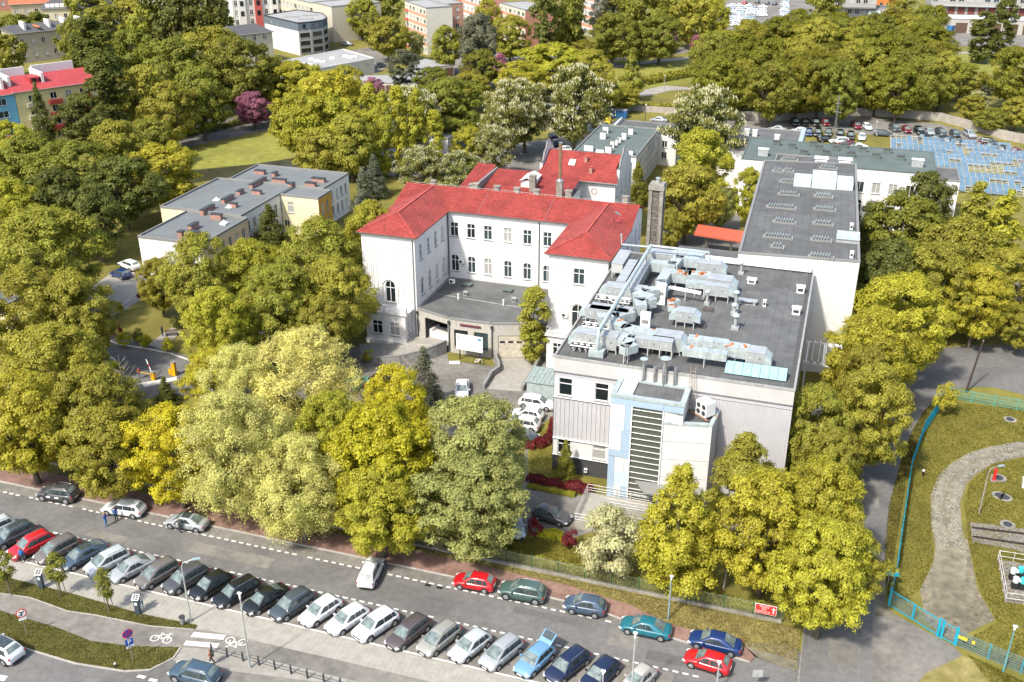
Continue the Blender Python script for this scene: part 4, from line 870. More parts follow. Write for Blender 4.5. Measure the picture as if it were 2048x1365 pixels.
# ================================================================ brick chimney
cm_ = thing('brick_chimney', 'tall weathered stone-grey chimney with recessed dark panels', 'chimney', (-26.0, 152.5, 0)); cm_.scale = (.7, .7, 1)
ZT = 16.6; a = MB(); a.box((0, 0, 8), (2.5, 2.5, 16.0)); a.obj('shaft', mat('sooty_brick', (.13, .12, .10), .95, .3, 2.5, .5, 14), cm_, loc=(0, 0, 0))
for sx in (-1.28, 1.28):
 for sy in (-1.28, 1.28): a = MB(); a.box((sx * .95, sy * .95, 8), (.75, .75, 16.1)); a.obj('corner_pier', concrete, cm_, loc=(0, 0, 0))
for z in range(1, 16): 
 a = MB(); a.box((0, -1.27, z + .5), (1.7, .06, .08)); a.obj('brick_course', concrete, cm_, loc=(0, 0, 0))
a = MB(); a.box((0, 0, 16.3), (3.5, 3.5, .6)); a.box((0, 0, 16.75), (3.1, 3.1, .3)); a.obj('crown', concrete, cm_, loc=(0, 0, 0)); a = MB(); a.cyl((0, 0, 16.9), .4, .7, 12); a.cyl((0, 0, 17.55), .55, .15, 12); a.obj('cowl', metal_lt, cm_, loc=(0, 0, 0))
# ================================================================ red canopy
rc = thing('canopy', 'red roofed canopy on slim struts beside the tall block', 'canopy', (*G(1442, 470, 4), 0)); a = MB(); a.box((0, 0, 4.2), (8.6, 4.2, .25), rx=R(6), ry=R(3)); a.obj('roof', mat('canopy_red', (.42, .10, .06), .6, .06, 2), rc, loc=(0, 0, 0)); a = MB()
for x in (-2.5, 1.5, 3.6): a.tube([(x, -1.5, 4.1), (x + .8, -.5, 0)], .08, 6); a.tube([(x, 1.2, 4.2), (x + .8, -.5, 0)], .08, 6)
a.obj('strut', sill_m, rc, loc=(0, 0, 0))
# ================================================================ air handling plant on the grey block
RZ = H0 + .02
def rpt(zx, zy, z): return G(1060 + zx / 5.25, 480 + zy / 5.25, z)      # measured on an enlargement of the roof
def rp3(zx, zy, z): return G(1380 + zx / 4.55, 500 + zy / 4.55, z)
def rp5(zx, zy, z): return G(1050 + zx * .4397, 450 + zy * .4397, z)
rust = mat('torn_orange_lagging', (.45, .17, .06), .8, .2, 3)
lag = mat('foil_lagging', (.47, .53, .53), .38, .12, 2.5, .5, 3, metal=.25, stain=.1)
ahu_m = mat('ahu_casing', (.52, .53, .52), .45, .05, 1.2, metal=.2, stain=.08)
panel_m = mat('ahu_panel', (.36, .39, .39), .5, .06, 1.5, metal=.2)
def ahu(a, b, wd, h, label, zt=16.3, endcap=1, legs=True, n=None, frame=False):
 """air handling unit between two points of its top centreline"""
 zb = zt - h; l = math.dist(a, b); ang = math.atan2(b[1] - a[1], b[0] - a[0])
 if abs(ang) < R(12): ang = R(0)
 if abs(abs(ang) - R(90)) < R(14): ang = math.copysign(R(90), ang)
 t = thing('air_handling_unit', label, 'air handling unit', ((a[0] + b[0]) / 2, (a[1] + b[1]) / 2, RZ), ang, 'air handling plant on the front roof')
 n = n or max(2, round(l / 1.3)); w_ = l / n; z0 = zb - RZ
 for k in range(n):
  m_ = MB(); m_.box((-l / 2 + w_ * (k + .5), 0, z0 + h / 2), (w_ - .04, wd, h)); sct = m_.obj('section', ahu_m, t, loc=(0, 0, 0))
  for s in (-1, 1):
   m_ = MB(); m_.box((-l / 2 + w_ * (k + .5), s * (wd / 2 + .012), z0 + h / 2), (w_ - .22, .03, h - .22)); m_.obj('access_panel', panel_m, sct, loc=(0, 0, 0))
  m_ = MB(); m_.box((-l / 2 + w_ * (k + .5), -(wd / 2 + .04), z0 + h * .55), (.12, .04, .12)); m_.obj('gauge', black_m if k % 2 else frame_w, sct, loc=(0, 0, 0))
 m_ = MB(); m_.box((0, 0, z0 + h + .03), (l + .06, wd + .12, .05)); m_.obj('lid', metal_lt, t, loc=(0, 0, 0))
 for s in ([1] if endcap == 1 else [-1] if endcap == -1 else [1, -1] if endcap == 2 else []):
  m_ = MB(); x = s * l / 2; c = .75 * s
  m_.add([(x, -wd / 2, z0 + .1), (x, wd / 2, z0 + .1), (x, wd / 2, z0 + h), (x, -wd / 2, z0 + h), (x + c, -wd / 2, z0 - .05), (x + c, wd / 2, z0 - .05), (x + c * .9, wd / 2, z0 + h * .55), (x + c * .9, -wd / 2, z0 + h * .55)],
               [(0, 1, 5, 4), (1, 2, 6, 5), (2, 3, 7, 6), (3, 0, 4, 7), (4, 5, 6, 7)]); m_.obj('intake_hood', metal_blue, t, loc=(0, 0, 0))
 m_ = MB()
 for s in (-1, 1): m_.box((0, s * wd * .42, z0 - .08), (l, .12, .14))
 for k in range(n + 1):
  for s in (-1, 1): m_.box((-l / 2 + w_ * k * .98 + .05, s * wd * .42, (z0 - .15) / 2), (.1, .1, max(.05, z0 - .15)))
 m_.obj('support_frame', rail_m, t, loc=(0, 0, 0)); return t
def duct(pts, wd, h, label, m=None, z=15.8, bands=True, patch=0):
 """rectangular lagged duct along a polyline of (u, v[, z])"""
 pts = [(p[0], p[1], p[2] if len(p) > 2 else z) for p in pts]; m = m or lag
 t = thing('air_duct', label, 'air duct', (pts[0][0], pts[0][1], RZ), 0, 'air ducts on the front roof')
 for i in range(len(pts) - 1):
  a, b = Vector(pts[i]), Vector(pts[i + 1]); d = b - a; l = d.length; q = MB(); q.box((0, 0, 0), (l + wd * .55, wd, h))
  o = put('duct_section', q.mesh('duct_section', m), t, tuple((a + b) / 2 - t.location), (0, -math.asin(max(-1, min(1, d.z / l))), math.atan2(d.y, d.x)))
  if bands:
   g_ = MB()
   for k in range(int(l / 1.2) + 1): g_.box((-l / 2 + k * 1.2, 0, 0), (.06, wd + .07, h + .07))
   g_.obj('flange', metal_lt, o, loc=(0, 0, 0), kind='stuff')
  if patch:
   g_ = MB(); rr = random.Random(i + patch)
   for k in range(patch):
    g_.box((rr.uniform(-l / 2, l / 2), rr.uniform(-wd / 2, wd / 2) * .8, h / 2 + .03), (rr.uniform(.3, .9), rr.uniform(.15, .5), .05), rr.uniform(0, 3))
   g_.obj('torn_lagging', rust, o, loc=(0, 0, 0))
 lg_ = MB()
 for i in range(len(pts) - 1):
  mx = [(pts[i][k] + pts[i + 1][k]) / 2 for k in range(3)]
  if mx[2] - h / 2 - RZ > .2: lg_.box((mx[0], mx[1] - wd * .4, (mx[2] - h / 2 + RZ) / 2), (.08, .08, mx[2] - h / 2 - RZ)); lg_.box((mx[0], mx[1] + wd * .4, (mx[2] - h / 2 + RZ) / 2), (.08, .08, mx[2] - h / 2 - RZ))
 if lg_.v: lg_.obj('support', rail_m, t)
 return t
A_ = ahu
A_(rpt(1250, 110, 16.3), rpt(1545, 150, 16.3), 1.9, 1.5, 'backmost air handling unit below the corner of the long pipe', endcap=0)
duct([rpt(1560, 140, 16), rpt(1785, 185, 16)], 1.6, 1.2, 'pale duct leading right from the backmost unit')
A_(rpt(1210, 225, 16.3), rpt(1060, 460, 16.3), 1.5, 1.3, 'long unit running away from the camera, right one of the pair', endcap=-1)
A_(rpt(1120, 215, 16.3), rpt(960, 440, 16.3), 1.5, 1.3, 'long unit running away from the camera, left one of the pair', endcap=-1)
A_(rpt(1020, 120, 16.2), rpt(900, 260, 16.2), 1.4, 1.2, 'unit beside the eave of the red roofed wing', endcap=0)
duct([rpt(1280, 260, 15.9), rpt(1500, 285, 15.9), rpt(1560, 210, 15.9), rpt(1750, 225, 15.9)], 1.3, 1.2, 'bulky foil lagged duct with a jog behind the orange patched one')
A_(rp5(785, 165, 16.2), rp5(895, 180, 16.2), 1.6, 1.3, 'short unit with sloping hood at the far right of the back row', endcap=1)
duct([rp5(640, 225, 15.9), rp5(740, 235, 15.9), rp5(830, 240, 15.9)], 1.5, 1.2, 'foil duct with many torn orange patches', patch=5)
A_(rp5(830, 235, 16.3), rp5(945, 245, 16.3), 1.9, 1.4, 'unit with a double hood in the middle row', endcap=1)
A_(rp5(815, 278, 16.0), rp5(930, 290, 16.0), 1.2, 1.1, 'lower unit in front of the double hooded one', endcap=1)
duct([rp5(740, 275, 15.6), rp5(812, 280, 15.6)], .9, .8, 'short bent duct in front of the patched one')
duct([rpt(1440, 370, 15.8), rpt(1370, 480, 15.8), rpt(1380, 600, 15.0)], 1.2, 1.3, 'broad foil duct dropping between the middle units', patch=0)
A_(rpt(800, 470, 16.3), rpt(1230, 510, 16.3), 1.7, 1.4, 'wide unit crossed by the long pipe, third row', endcap=-1)
duct([rpt(1310, 555, 15.8), rpt(1200, 570, 15.8), rpt(1130, 630, 15.6)], 1.2, 1.2, 'foil duct bending left below the tall white panel')
duct([rpt(1250, 640, 15.6), rpt(1150, 690, 15.6), rpt(1160, 780, 15.2)], 1.3, 1.3, 'curled foil duct right of the fourth row unit')
duct([rpt(1270, 655, 15.8), rpt(1275, 730, 15.0)], 1.0, 1.1, 'short hooded duct stub beside the curled one')
A_(rpt(640, 695, 16.3), rpt(1080, 735, 16.3), 1.7, 1.4, 'wide unit crossed by the long pipe, fourth row', endcap=-1)
A_(rpt(590, 765, 15.6), rpt(1030, 810, 15.6), 1.2, 1.0, 'lower unit in front of the fourth row', endcap=-1)
duct([rpt(1050, 810, 15.6), rpt(900, 850, 15.6), rpt(740, 870, 15.4)], 1.2, 1.1, 'foil duct curving in front of the fourth row')
A_(rpt(490, 945, 16.3), rpt(930, 1000, 16.3), 1.7, 1.4, 'long unit at the near left corner of the roof', endcap=-1)
duct([rpt(900, 890, 15.9), rpt(1000, 950, 15.9), rpt(1290, 1010, 15.9)], 1.4, 1.2, 'wide foil duct feeding the near right unit', patch=1)
A_(rpt(1310, 960, 16.4), rpt(1600, 1000, 16.4), 2.0, 1.5, 'large unit with white lid in the nearest row', endcap=1)
A_(rpt(1120, 1080, 15.5), rpt(1500, 1130, 15.5), 1.2, .9, 'low casing under the large unit of the nearest row', endcap=0)
duct([rpt(960, 1010, 16.0), rpt(1080, 1030, 16.0), rpt(1000, 1150, 15.8), rpt(990, 1210, 15.2), rpt(1080, 1210, 14.9)], 1.0, .9, 'S-shaped foil duct ending over the front edge')
duct([rpt(700, 1060, 15.4), rpt(960, 1100, 15.4)], 1.0, .8, 'low foil duct at the near left edge')
duct([rp3(10, 840, 15.6), rp3(320, 880, 15.6)], 1.1, .9, 'segmented duct run behind the mushroom vents', patch=1)
duct([rp3(-40, 950, 15.4), rp3(310, 1000, 15.4)], 1.0, .8, 'segmented duct run in front of the mushroom vents', patch=1)
duct([rp3(340, 900, 15.8), rp3(500, 925, 15.8)], 1.4, 1.2, 'lagged duct with an orange star-shaped tear', patch=3)
A_(rp3(520, 905, 16.2), rp3(690, 930, 16.2), 1.7, 1.3, 'rightmost unit of the nearest row', endcap=1)
A_(rpt(1545, 745, 16.1), rpt(1735, 765, 16.1), 1.5, 1.1, 'free standing unit in the middle of the roof', endcap=2)
duct([rpt(1480, 740, 15.6), rpt(1470, 680, 15.6), rpt(1550, 670, 15.6)], .7, .6, 'hooked duct with orange lagging on the free standing unit', patch=3)
for a, l in (((1375, 575), 'tall white flat cabinet right of the third row'), ((1212, 870), 'tall white flat cabinet right of the fourth row')):
 x, y = rpt(*a, 15.6); t = thing('cabinet', l, 'cabinet', (x, y, RZ)); q = MB(); q.box((0, 0, 1.3), (1.1, .5, 2.5)); q.obj('casing', frame_w, t, loc=(0, 0, 0)); q = MB(); q.box((0, -.27, 1.5), (.7, .03, .4)); q.obj('louvre', sill_m, t, loc=(0, 0, 0))
# long diagonal pipe
lp = thing('long_pipe', 'long pale blue pipe running over the whole plant towards the camera', 'pipe', (-21.5, 110, RZ)); q = MB()
q.tube([(-21.4, 123.3, 17.4), (-21.6, 96.2, 17.4), (-21.7, 95.9, 16.6), (-21.8, 96.3, 14.7)], .24, 10); q.obj('pipe', metal_blue, lp)
q = MB(); q.tube([(-21.4, 123.3, 17.4), (-14.0, 123.2, 17.4), (-13.9, 123.2, 16.2)], .17, 8); q.tube([(-21.4, 123.0, 17.3), (-25.2, 123.2, 17.2), (-25.3, 123.2, 18.6)], .13, 8); q.obj('branch_pipe', metal_blue, lp)
q = MB(); q.box((-21.8, 96.3, 14.75), (1.6, 1.1, .7)); q.obj('outlet_box', metal_blue, lp)
q = MB()
for k in range(8): q.box((-21.5, 98 + k * 3.2, 15.9), (.08, .08, 3.0))
q.obj('support', rail_m, lp)
# pipework frames over the left edge
for i, (a, b, c, l) in enumerate(((( 700, 575), (1100, 560), 'third', 0), ((560, 860), (880, 850), 'fourth', 0), ((440, 1060), (700, 1090), 'nearest', 0), ((870, 610), (1060, 640), 'middle', 0))):
 p0, p1 = rpt(*a, 15.4), rpt(*b, 15.4); t = thing('pipework', 'grey pipework with valves beside the %s row of units' % c, 'pipework', (p0[0], p0[1], RZ), 0, 'pipe runs on the front roof'); q = MB(); rr = random.Random(i)
 for k in range(3): q.tube([(p0[0], p0[1] - k * .35, 15.4 - k * .1), (p1[0], p0[1] - k * .35, 15.4 - k * .1)], .09, 6)
 for k in range(4):
  x = p0[0] + (p1[0] - p0[0]) * (k + .5) / 4; q.tube([(x, p0[1] - .3, 15.4), (x, p0[1] - .3, 14.4)], .07, 6); q.tube([(x, p0[1] - .9, 15.0), (x, p0[1] + .4, 15.0)], .07, 6)
 q.obj('pipe', rail_m, t); q = MB()
 for k in range(4): x = p0[0] + (p1[0] - p0[0]) * (k + .3) / 4; q.box((x, p0[1] - .5, 15.25), (.25, .25, .3))
 q.obj('valve', dark_m, t)
duct([rpt(1410, 570, 15.3), rpt(1480, 540, 15.3), rpt(1785, 600, 15.3)], .35, .3, 'slender white duct running right from the tall cabinet', frame_w, bands=False)
# glazed saddle roof light
sx = thing('rooflight', 'long blue glazed saddle roof light near the front right corner', 'rooflight', (*rp3(600, 1060, 15.2), RZ)); q = MB()
q.add([(-3.0, -1.0, .15), (3.2, -1.0, .15), (3.2, 1.0, .15), (-3.0, 1.0, .15), (-3.0, 0, 1.1), (3.2, 0, 1.1)], [(2, 3, 4, 5), (0, 3, 2, 1), (0, 4, 3), (1, 2, 5)]); q.obj('back_slope', felt, sx, loc=(0, 0, 0))
for k in range(7):
 q = MB(); x0 = -3.0 + k * 6.2 / 7; q.quad((x0, -1.01, .15), (x0 + 6.2 / 7 - .04, -1.01, .15), (x0 + 6.2 / 7 - .04, -.0, 1.12), (x0, -.0, 1.12)); q.obj('pane', mat('turquoise_glazing', (.20, .38, .41), .5, .08, 1.2), sx, loc=(0, 0, 0))
# mushroom vents and small vents of the front roof
for (p, f, l, r_, h_) in (((465, 195), rp3, 'mushroom vent near the far white wall', .5, 1.8), ((155, 470), rp3, 'mushroom vent with flat blue cap, left of the middle', .45, 1.9), ((415, 500), rp3, 'tallest flat-capped vent in the middle of the roof', .55, 2.3), ((403, 560), rp3, 'round capped vent directly in front of the tallest one', .55, 1.4), ((412, 690), rp3, 'round double capped vent nearest the rooflight', .6, 1.9), ((110, 905), rp3, 'round white cowl between the segmented ducts, left', .5, 1.3), ((235, 925), rp3, 'round white cowl between the segmented ducts, right', .5, 1.3)):
 roof_vent(*f(*p, RZ + .4), RZ, l, r_ * .62, h_ * .85)
for (p, l, d, h_) in (((560, 300), 'square metal vent in the back half of the roof', (1.0, .8), .6), ((1003, 390), 'white cowl near the right roof edge, back one', (.9, .6), 1.0), ((963, 585), 'white cowl near the right roof edge, front one', (.9, .6), 1.0), ((675, 515), 'small round-topped white vent alone on the roof', (.35, .35), .9), ((522, 490), 'row of small chimney pots on a grey base', (1.9, .8), .5)):
 box_vent(*rp3(*p, RZ), RZ, l, d, h_, frame_w if d[0] < 1.5 else metal_lt)
for (p, l) in (((165, 548), 'flat dark hatch in front of the left mushroom vent'), ((100, 700), 'flat dark hatch in front of the free standing unit'), ((70, 380), 'flat dark hatch behind the free standing unit')):
 x, y = rp3(*p, RZ); t = thing('roof_hatch', l, 'roof hatch', (x, y, RZ)); q = MB(); q.box((0, 0, .1), (1.1, .8, .2)); q.obj('lid', mat('hatch_brown', (.09, .075, .07), .8), t, loc=(0, 0, 0)); q = MB(); q.box((0, 0, .04), (1.3, 1.0, .07)); q.obj('flashing', felt_dk, t, loc=(0, 0, 0))

# ================================================================ other hospital buildings
def simple_block(name, label, p0, p1, h, wm, fm, front=(), right=(), left=(), back=(), cat='building', color=None, rh=.25, rimm=None, style_frame=None, h_label=None, skirt=None):
 t = thing(name, label, cat, ((p0[0] + p1[0]) / 2, (p0[1] + p1[1]) / 2, 0)); c = ccw(p0, p1)
 kk = dict(color=color)
 wall(t, c[0], c[1], 0, h, wm, front, **kk); wall(t, c[1], c[2], 0, h, wm, right, **kk); wall(t, c[2], c[3], 0, h, wm, back, **kk); wall(t, c[3], c[0], 0, h, wm, left, **kk)
 flat_roof(t, c, h, fm, rh=rh, rimm=rimm or sill_m); return t
# second red roof house behind
r2 = thing('red_roof_house', 'white house with red tiled roof, stepped gables and steel flue, behind the main building', 'building', (-42.5, 172, 0))
q0, q1, q2, q3 = (-49.3, 166.3), (-35.6, 166.3), (-35.6, 180), (-49.3, 180)
wall(r2, q0, q1, 0, 12, white_wall, [(4.9, 6.6, 1.1, 2.1, 'cross'), (7.6, 6.2, .9, 3.0, 'two'), (11, 6.2, 1.1, 2.1, 'cross')]); wall(r2, q1, q2, 0, 12, white_wall, grid_wins(13.7, 4, (2, 6, 9), 1.0, 1.8)); wall(r2, q2, q3, 0, 12, white_wall); wall(r2, q3, q0, 0, 12, white_wall, grid_wins(13.7, 4, (6, 9), 1.0, 1.8))
m_ = MB(); zz = 11.95; F0, F1 = (-49.8, 165.8, zz), (-35.1, 165.8, zz); Ra, Rb = (-49.0, 172.6, 15.2), (-35.9, 172.6, 15.2)
tiled_plane(m_, [F0, F1, (-36.2, 169.4, 13.65), Rb, Ra, (-48.8, 169.4, 13.65)], F0, F1); tiled_plane(m_, [Ra, Rb, (-35.9, 180.4, zz), (-49.0, 180.4, zz)], (-35.9, 180.4, zz), (-49.0, 180.4, zz)); m_.obj('roof', tile_red, r2)
for u in (-49.3, -35.6):
 g_ = MB(); d = .45; pr = [(168.2, 12.0), (168.2, 13.8), (169.4, 13.8), (170.2, 15.2), (171.4, 15.6), (171.9, 16.6), (173.3, 16.6), (173.8, 15.6), (175.2, 15.2), (176.4, 13.8), (177.6, 13.8), (177.6, 12.0)]
 vs = [(u - d / 2, y, z) for y, z in pr] + [(u + d / 2, y, z) for y, z in pr]; n = len(pr)
 g_.add(vs, [tuple(range(n)), tuple(reversed(range(n, 2 * n)))] + [(i, i + n, (i + 1) % n + n, (i + 1) % n) for i in range(n)]); g_.obj('gable', white_wall, r2)
 c_ = MB()
 for i in range(1, n - 2): a, b = pr[i], pr[i + 1]; c_.tube([(u, a[0], a[1] + .05), (u, b[0], b[1] + .05)], .22, 4)
 c_.obj('gable_coping', sill_m, r2)
a = MB(); a.tube([(-49.8, 165.75, 11.9), (-35.1, 165.75, 11.9)], .1, 6); a.obj('gutter', sill_m, r2)
a = MB(); n = 20
for k in range(n): t0, t1 = 2 * math.pi * k / n, 2 * math.pi * (k + 1) / n; a.quad(*[(-39.2 + r_ * math.cos(t_), 166.26, 10.2 + r_ * math.sin(t_)) for r_, t_ in ((.42, t0), (.42, t1), (.55, t1), (.55, t0))])
a.obj('round_medallion', mat('brown_ring', (.35, .20, .17)), r2)
a = MB(); a.box((-44.1, 169.6, 14.0), (1.1, 1.5, .08), rx=R(27)); a.obj('roof_window', frame_w, r2)
for (x, y, z) in ((-41.8, 170.3, 13.9), (-40.3, 167.9, 12.8)): chimney_stack(r2, x, y, z, (.5, .5), 1.1, brick_red, tile_red)
# lower red roofs between
lr_ = thing('low_red_roof_wing', 'low wing with red roofs joining the two red-roofed buildings', 'building', (-49, 155, 0))
wall(lr_, (-58.5, 148), (-41.2, 148), 0, 11, white_wall); wall(lr_, (-41.2, 148), (-41.2, 164.5), 0, 11.2, white_wall, [(9, 6.5, 1, 2, 'cross'), (13, 6.5, 1, 2, 'cross')]); wall(lr_, (-58.5, 164.5), (-58.5, 148), 0, 11, white_wall); wall(lr_, (-41.2, 164.5), (-58.5, 164.5), 0, 11, white_wall)
m_ = MB(); z0_, z1_ = 11.0, 13.2
tiled_plane(m_, [(-56.0, 147.6, z0_), (-41.0, 147.6, z0_), (-41.0, 164.7, z1_), (-56, 164.7, z1_)], (-56.0, 147.6, z0_), (-41.0, 147.6, z0_))
tiled_plane(m_, [(-60.0, 150, z0_), (-56.6, 150, z0_), (-56.6, 165.5, z1_ + .4), (-60.0, 165.5, z1_ + .4)], (-60, 150, z0_), (-56.6, 150, z0_)); m_.obj('roof', tile_red, lr_)
a = MB(); a.box((-56.3, 158, 12.6), (.35, 14, 1.5)); a.obj('fire_wall', sill_m, lr_)
a = MB(); a.prism([(-49.8, 158), (-47.6, 158), (-47.6, 162), (-49.8, 162)], 12, 13.6); a.obj('dormer', white_wall, lr_); a = MB(); a.poly([(-50, 157.6, 13.5), (-48.7, 157.6, 14.1), (-48.7, 162.3, 14.1), (-50, 162.3, 13.5)]); a.poly([(-48.7, 157.6, 14.1), (-47.4, 157.6, 13.5), (-47.4, 162.3, 13.5), (-48.7, 162.3, 14.1)]); a.obj('dormer_roof', white_p, lr_)
for (x, y, h_) in ((-56.3, 152.5, 2.2), (-47.4, 157.0, 3.2), (-42.4, 155.5, 3.2)): chimney_stack(lr_, x, y, 11.6, (1.0, .9), h_, concrete)
fl_ = thing('steel_flue', 'tall brownish steel flue rising from the grey chimney between the red roofs', 'flue pipe', (-42.4, 155.5, 14.8)); a = MB(); a.tube([(0, 0, 0), (0, 0, 6.2)], .3, 12); a.obj('pipe', mat('bronze_steel', (.40, .25, .15), .35, .1, 2, metal=.6), fl_, loc=(0, 0, 0)); a = MB(); a.cyl((0, 0, 0), .55, .4, 12, r2=.32); a.cyl((0, 0, 6.2), .34, .1, 12); a.obj('collar', steel, fl_, loc=(0, 0, 0)); a = MB()
for z in range(9): a.tube([(-1.3, 0, 1.2 + z * .45), (-.75, 0, 1.2 + z * .45)], .03, 4)
for x in (-1.3, -.75): a.tube([(x, 0, .5), (x, 0, 5.4)], .04, 4)
a.obj('ladder', mat('roof_pipe_red', (.45, .07, .08)), fl_, loc=(0, 0, 0))
# flat ward blocks behind
e1 = simple_block('ward_block', 'white two-storey ward with grey-green flat roof behind the second red roof', (-51.3, 197.5), (-38.3, 221.5), 8, white_wall, felt_green, right=grid_wins(24, 8, (1.5, 4.9), 1.5, 1.9, 'two'), front=grid_wins(13, 3, (4.9,), 1.3, 1.8, 'two'), left=grid_wins(24, 7, (1.5, 4.9), 1.5, 1.9, 'two'))
for (x, y, d, h_) in ((-48.5, 199.8, (1.9, 1.0), 1.3), (-46.0, 199.2, (1.7, .9), .8), (-44.4, 199.5, (1.3, .9), 1.4), (-39.9, 199, (1.3, .8), 1.1), (-44.5, 203.5, (.8, .8), 1.5), (-44.3, 205.8, (.9, .7), 1.3), (-44.1, 207.9, (.8, .7), 1.3), (-43.7, 211.0, (1, .9), 1.5), (-48, 210, (1.2, 1), 1.5), (-48.6, 215, (1.2, 1), 1.5), (-43.2, 215.5, (1.0, .9), 1.4)): chimney_stack(e1, x, y, 8, d, h_, white_p, felt_green)
e1b = simple_block('rear_ward_block', 'low grey-roofed block behind the ward with a white fascia upstand', (-49.8, 221.8), (-34.3, 231), 7, white_wall, felt, front=grid_wins(15.5, 3, (1.5, 4), 1.2, 1.5, 'two'), right=grid_wins(9, 3, (1.5, 4), 1.2, 1.5, 'two'))
a = MB(); a.box((-48.6, 226, 7.4), (.5, 10, .9)); a.obj('upstand', white_p, e1b)
e2 = simple_block('rear_flat_block', 'white block with dark felt roof behind the long green roof', (-24.0, 209.5), (-7.6, 229), 8, white_wall, felt, front=[(1.2, 3.6, 1.1, 1.7, 'two'), (2.8, 3.6, 1.1, 1.7, 'two')], left=grid_wins(19, 5, (4,), 1.3, 1.6, 'two'))
for (x, y, d, h_) in ((-19.5, 222, (1, .8), 1.3), (-17.8, 222, (1, .8), 1.3), (-20, 214.5, (1, .8), .9), (-13, 219.5, (1, .8), 1.2), (-13, 213.5, (1.0, .8), 1.2)): chimney_stack(e2, x, y, 8, d, h_, white_p, frame_w)
a = MB(); a.box((-8.1, 219, 8.5), (.9, 19, 1.0)); a.obj('upstand', metal_blue, e2)
gw = grid_wins(34.5, 12, (6.6,), 1.5, 2.0, 'two') + grid_wins(34.5, 12, (2.6,), 1.5, 2.7, 'cross', .5)
gb = simple_block('long_green_roof_block', 'long white two-storey ward with dark green felt roof behind the tall block', (-17.4, 192), (16.9, 208), 11, white_wall, felt_green, front=gw, right=grid_wins(16, 4, (2.6, 6.6), 1.4, 1.9), rh=.1, rimm=felt_green)
for x, y, w_ in ((-13.8, 195.5, 1.8), (13.6, 196.6, 2.0)): chimney_stack(gb, x, y, 11, (w_, 1.0), 1.3, metal_lt, frame_w)
for i, (x, y) in enumerate(((-9, 202.5), (-6.5, 198.5), (-4, 203.0), (-2.5, 199.5), (-1, 203.5), (2, 200), (4, 204.0), (6.5, 200.2), (8.5, 204.5), (10.8, 200.2), (-12, 204), (-5.2, 205.5), (0.5, 206))): chimney_stack(gb, x, y, 11, (1.4, .8), .8, felt_green, felt_dk)
lk = simple_block('link_block', 'grey-roofed link between the tall block and the long green-roofed ward', (-11.0, 175.2), (2.4, 191.9), 12.4, white_wall, felt)
for x, y, l in ((-3.0, 186, 'pale plant box on the link roof'), (1.0, 186.5, 'white boxed housing on the link roof')): box_vent(x, y, 12.4, l, (2.0, 1.6), 1.8, frame_w)
an = simple_block('white_annexe', 'plain white annexe at the right end of the long green roof', (17.2, 197.5), (21.4, 206), 8.6, white_wall, felt)
ms = thing('mast', 'thin lattice antenna mast behind the tall block roof', 'mast', (-1.5, 196, 11)); a = MB()
for dx, dy in ((-.2, -.2), (.2, -.2), (0, .2)): a.tube([(dx, dy, 0), (dx * .3, dy * .3, 12)], .035, 4)
for k in range(14): a.tube([(-.18, -.18, k * .85), (.16, -.18, k * .85 + .4)], .02, 3)
a.obj('lattice', sill_m, ms, loc=(0, 0, 0)); a = MB(); a.box((0, 0, 9), (1.4, .1, .1)); a.box((0, 0, 10.5), (1.0, .1, .1)); a.obj('antenna', sill_m, ms, loc=(0, 0, 0))

# yellow-walled clinic wing on the left
yel = (.62, .50, .30); ora = (.60, .33, .06); cr_ = (.72, .64, .42)
yh = 7.0
ya = thing('clinic_wing', 'flat-roofed clinic with cream, white and orange wall panels and pink brick stacks', 'building', (-98, 150, 0))
def part_block(t, p0, p1, h, cols, fm, wins=((), (), (), ()), rh=.3):
 c = ccw(p0, p1)
 for i in range(4): wall(t, c[i], c[(i + 1) % 4], 0, h, plaster, wins[i], color=cols[i])
 flat_roof(t, c, h, fm, rh=rh, rimm=sill_m)
wh = (.74, .73, .71); fg = mat('clinic_felt', (.15, .165, .165), .85, .05, .5, .2, 25, stain=.08)
part_block(ya, (-105.2, 129.9), (-93.3, 143.3), yh, [wh, (.62, .48, .32), wh, wh], fg, ((), [(s, z, 1.0, 1.9, 'two') for z in (1.2, 3.9) for s in (3.5, 5.6, 7.7, 9.8, 11.8)], (), ()))
part_block(ya, (-110.5, 143.4), (-94.6, 161.4), yh + .25, [cr_, wh, wh, wh], fg, ((), [(s, z, 1.1, 1.9, 'two') for z in (1.2, 4.0) for s in (2, 4, 6, 9.5, 11.2, 12.2 + 1.3)], (), ()))
part_block(ya, (-108.2, 161.5), (-88.6, 171.8), yh + .25, [wh, wh, wh, wh], fg, ((), [(s, z, .9, 1.9, 'two') for z in (1.2, 4.0) for s in (1.5, 3.3, 5.2, 7.0, 8.8)], (), ()))
part_block(ya, (-94.5, 156.4), (-87.0, 161.4), yh + .1, [(.72, .64, .42), ora, wh, wh], fg, ([(1.9, 4.0, 1.2, 2.0, 'tee'), (.8, .3, 1.0, 2.2, 'two')], [(1.6, 1.0, .9, 2.0, 'two'), (1.6, 3.8, .9, 2.2, 'two'), (3.4, 1.0, .9, 2.0, 'two'), (3.4, 3.8, .9, 2.2, 'two')], (), ()))
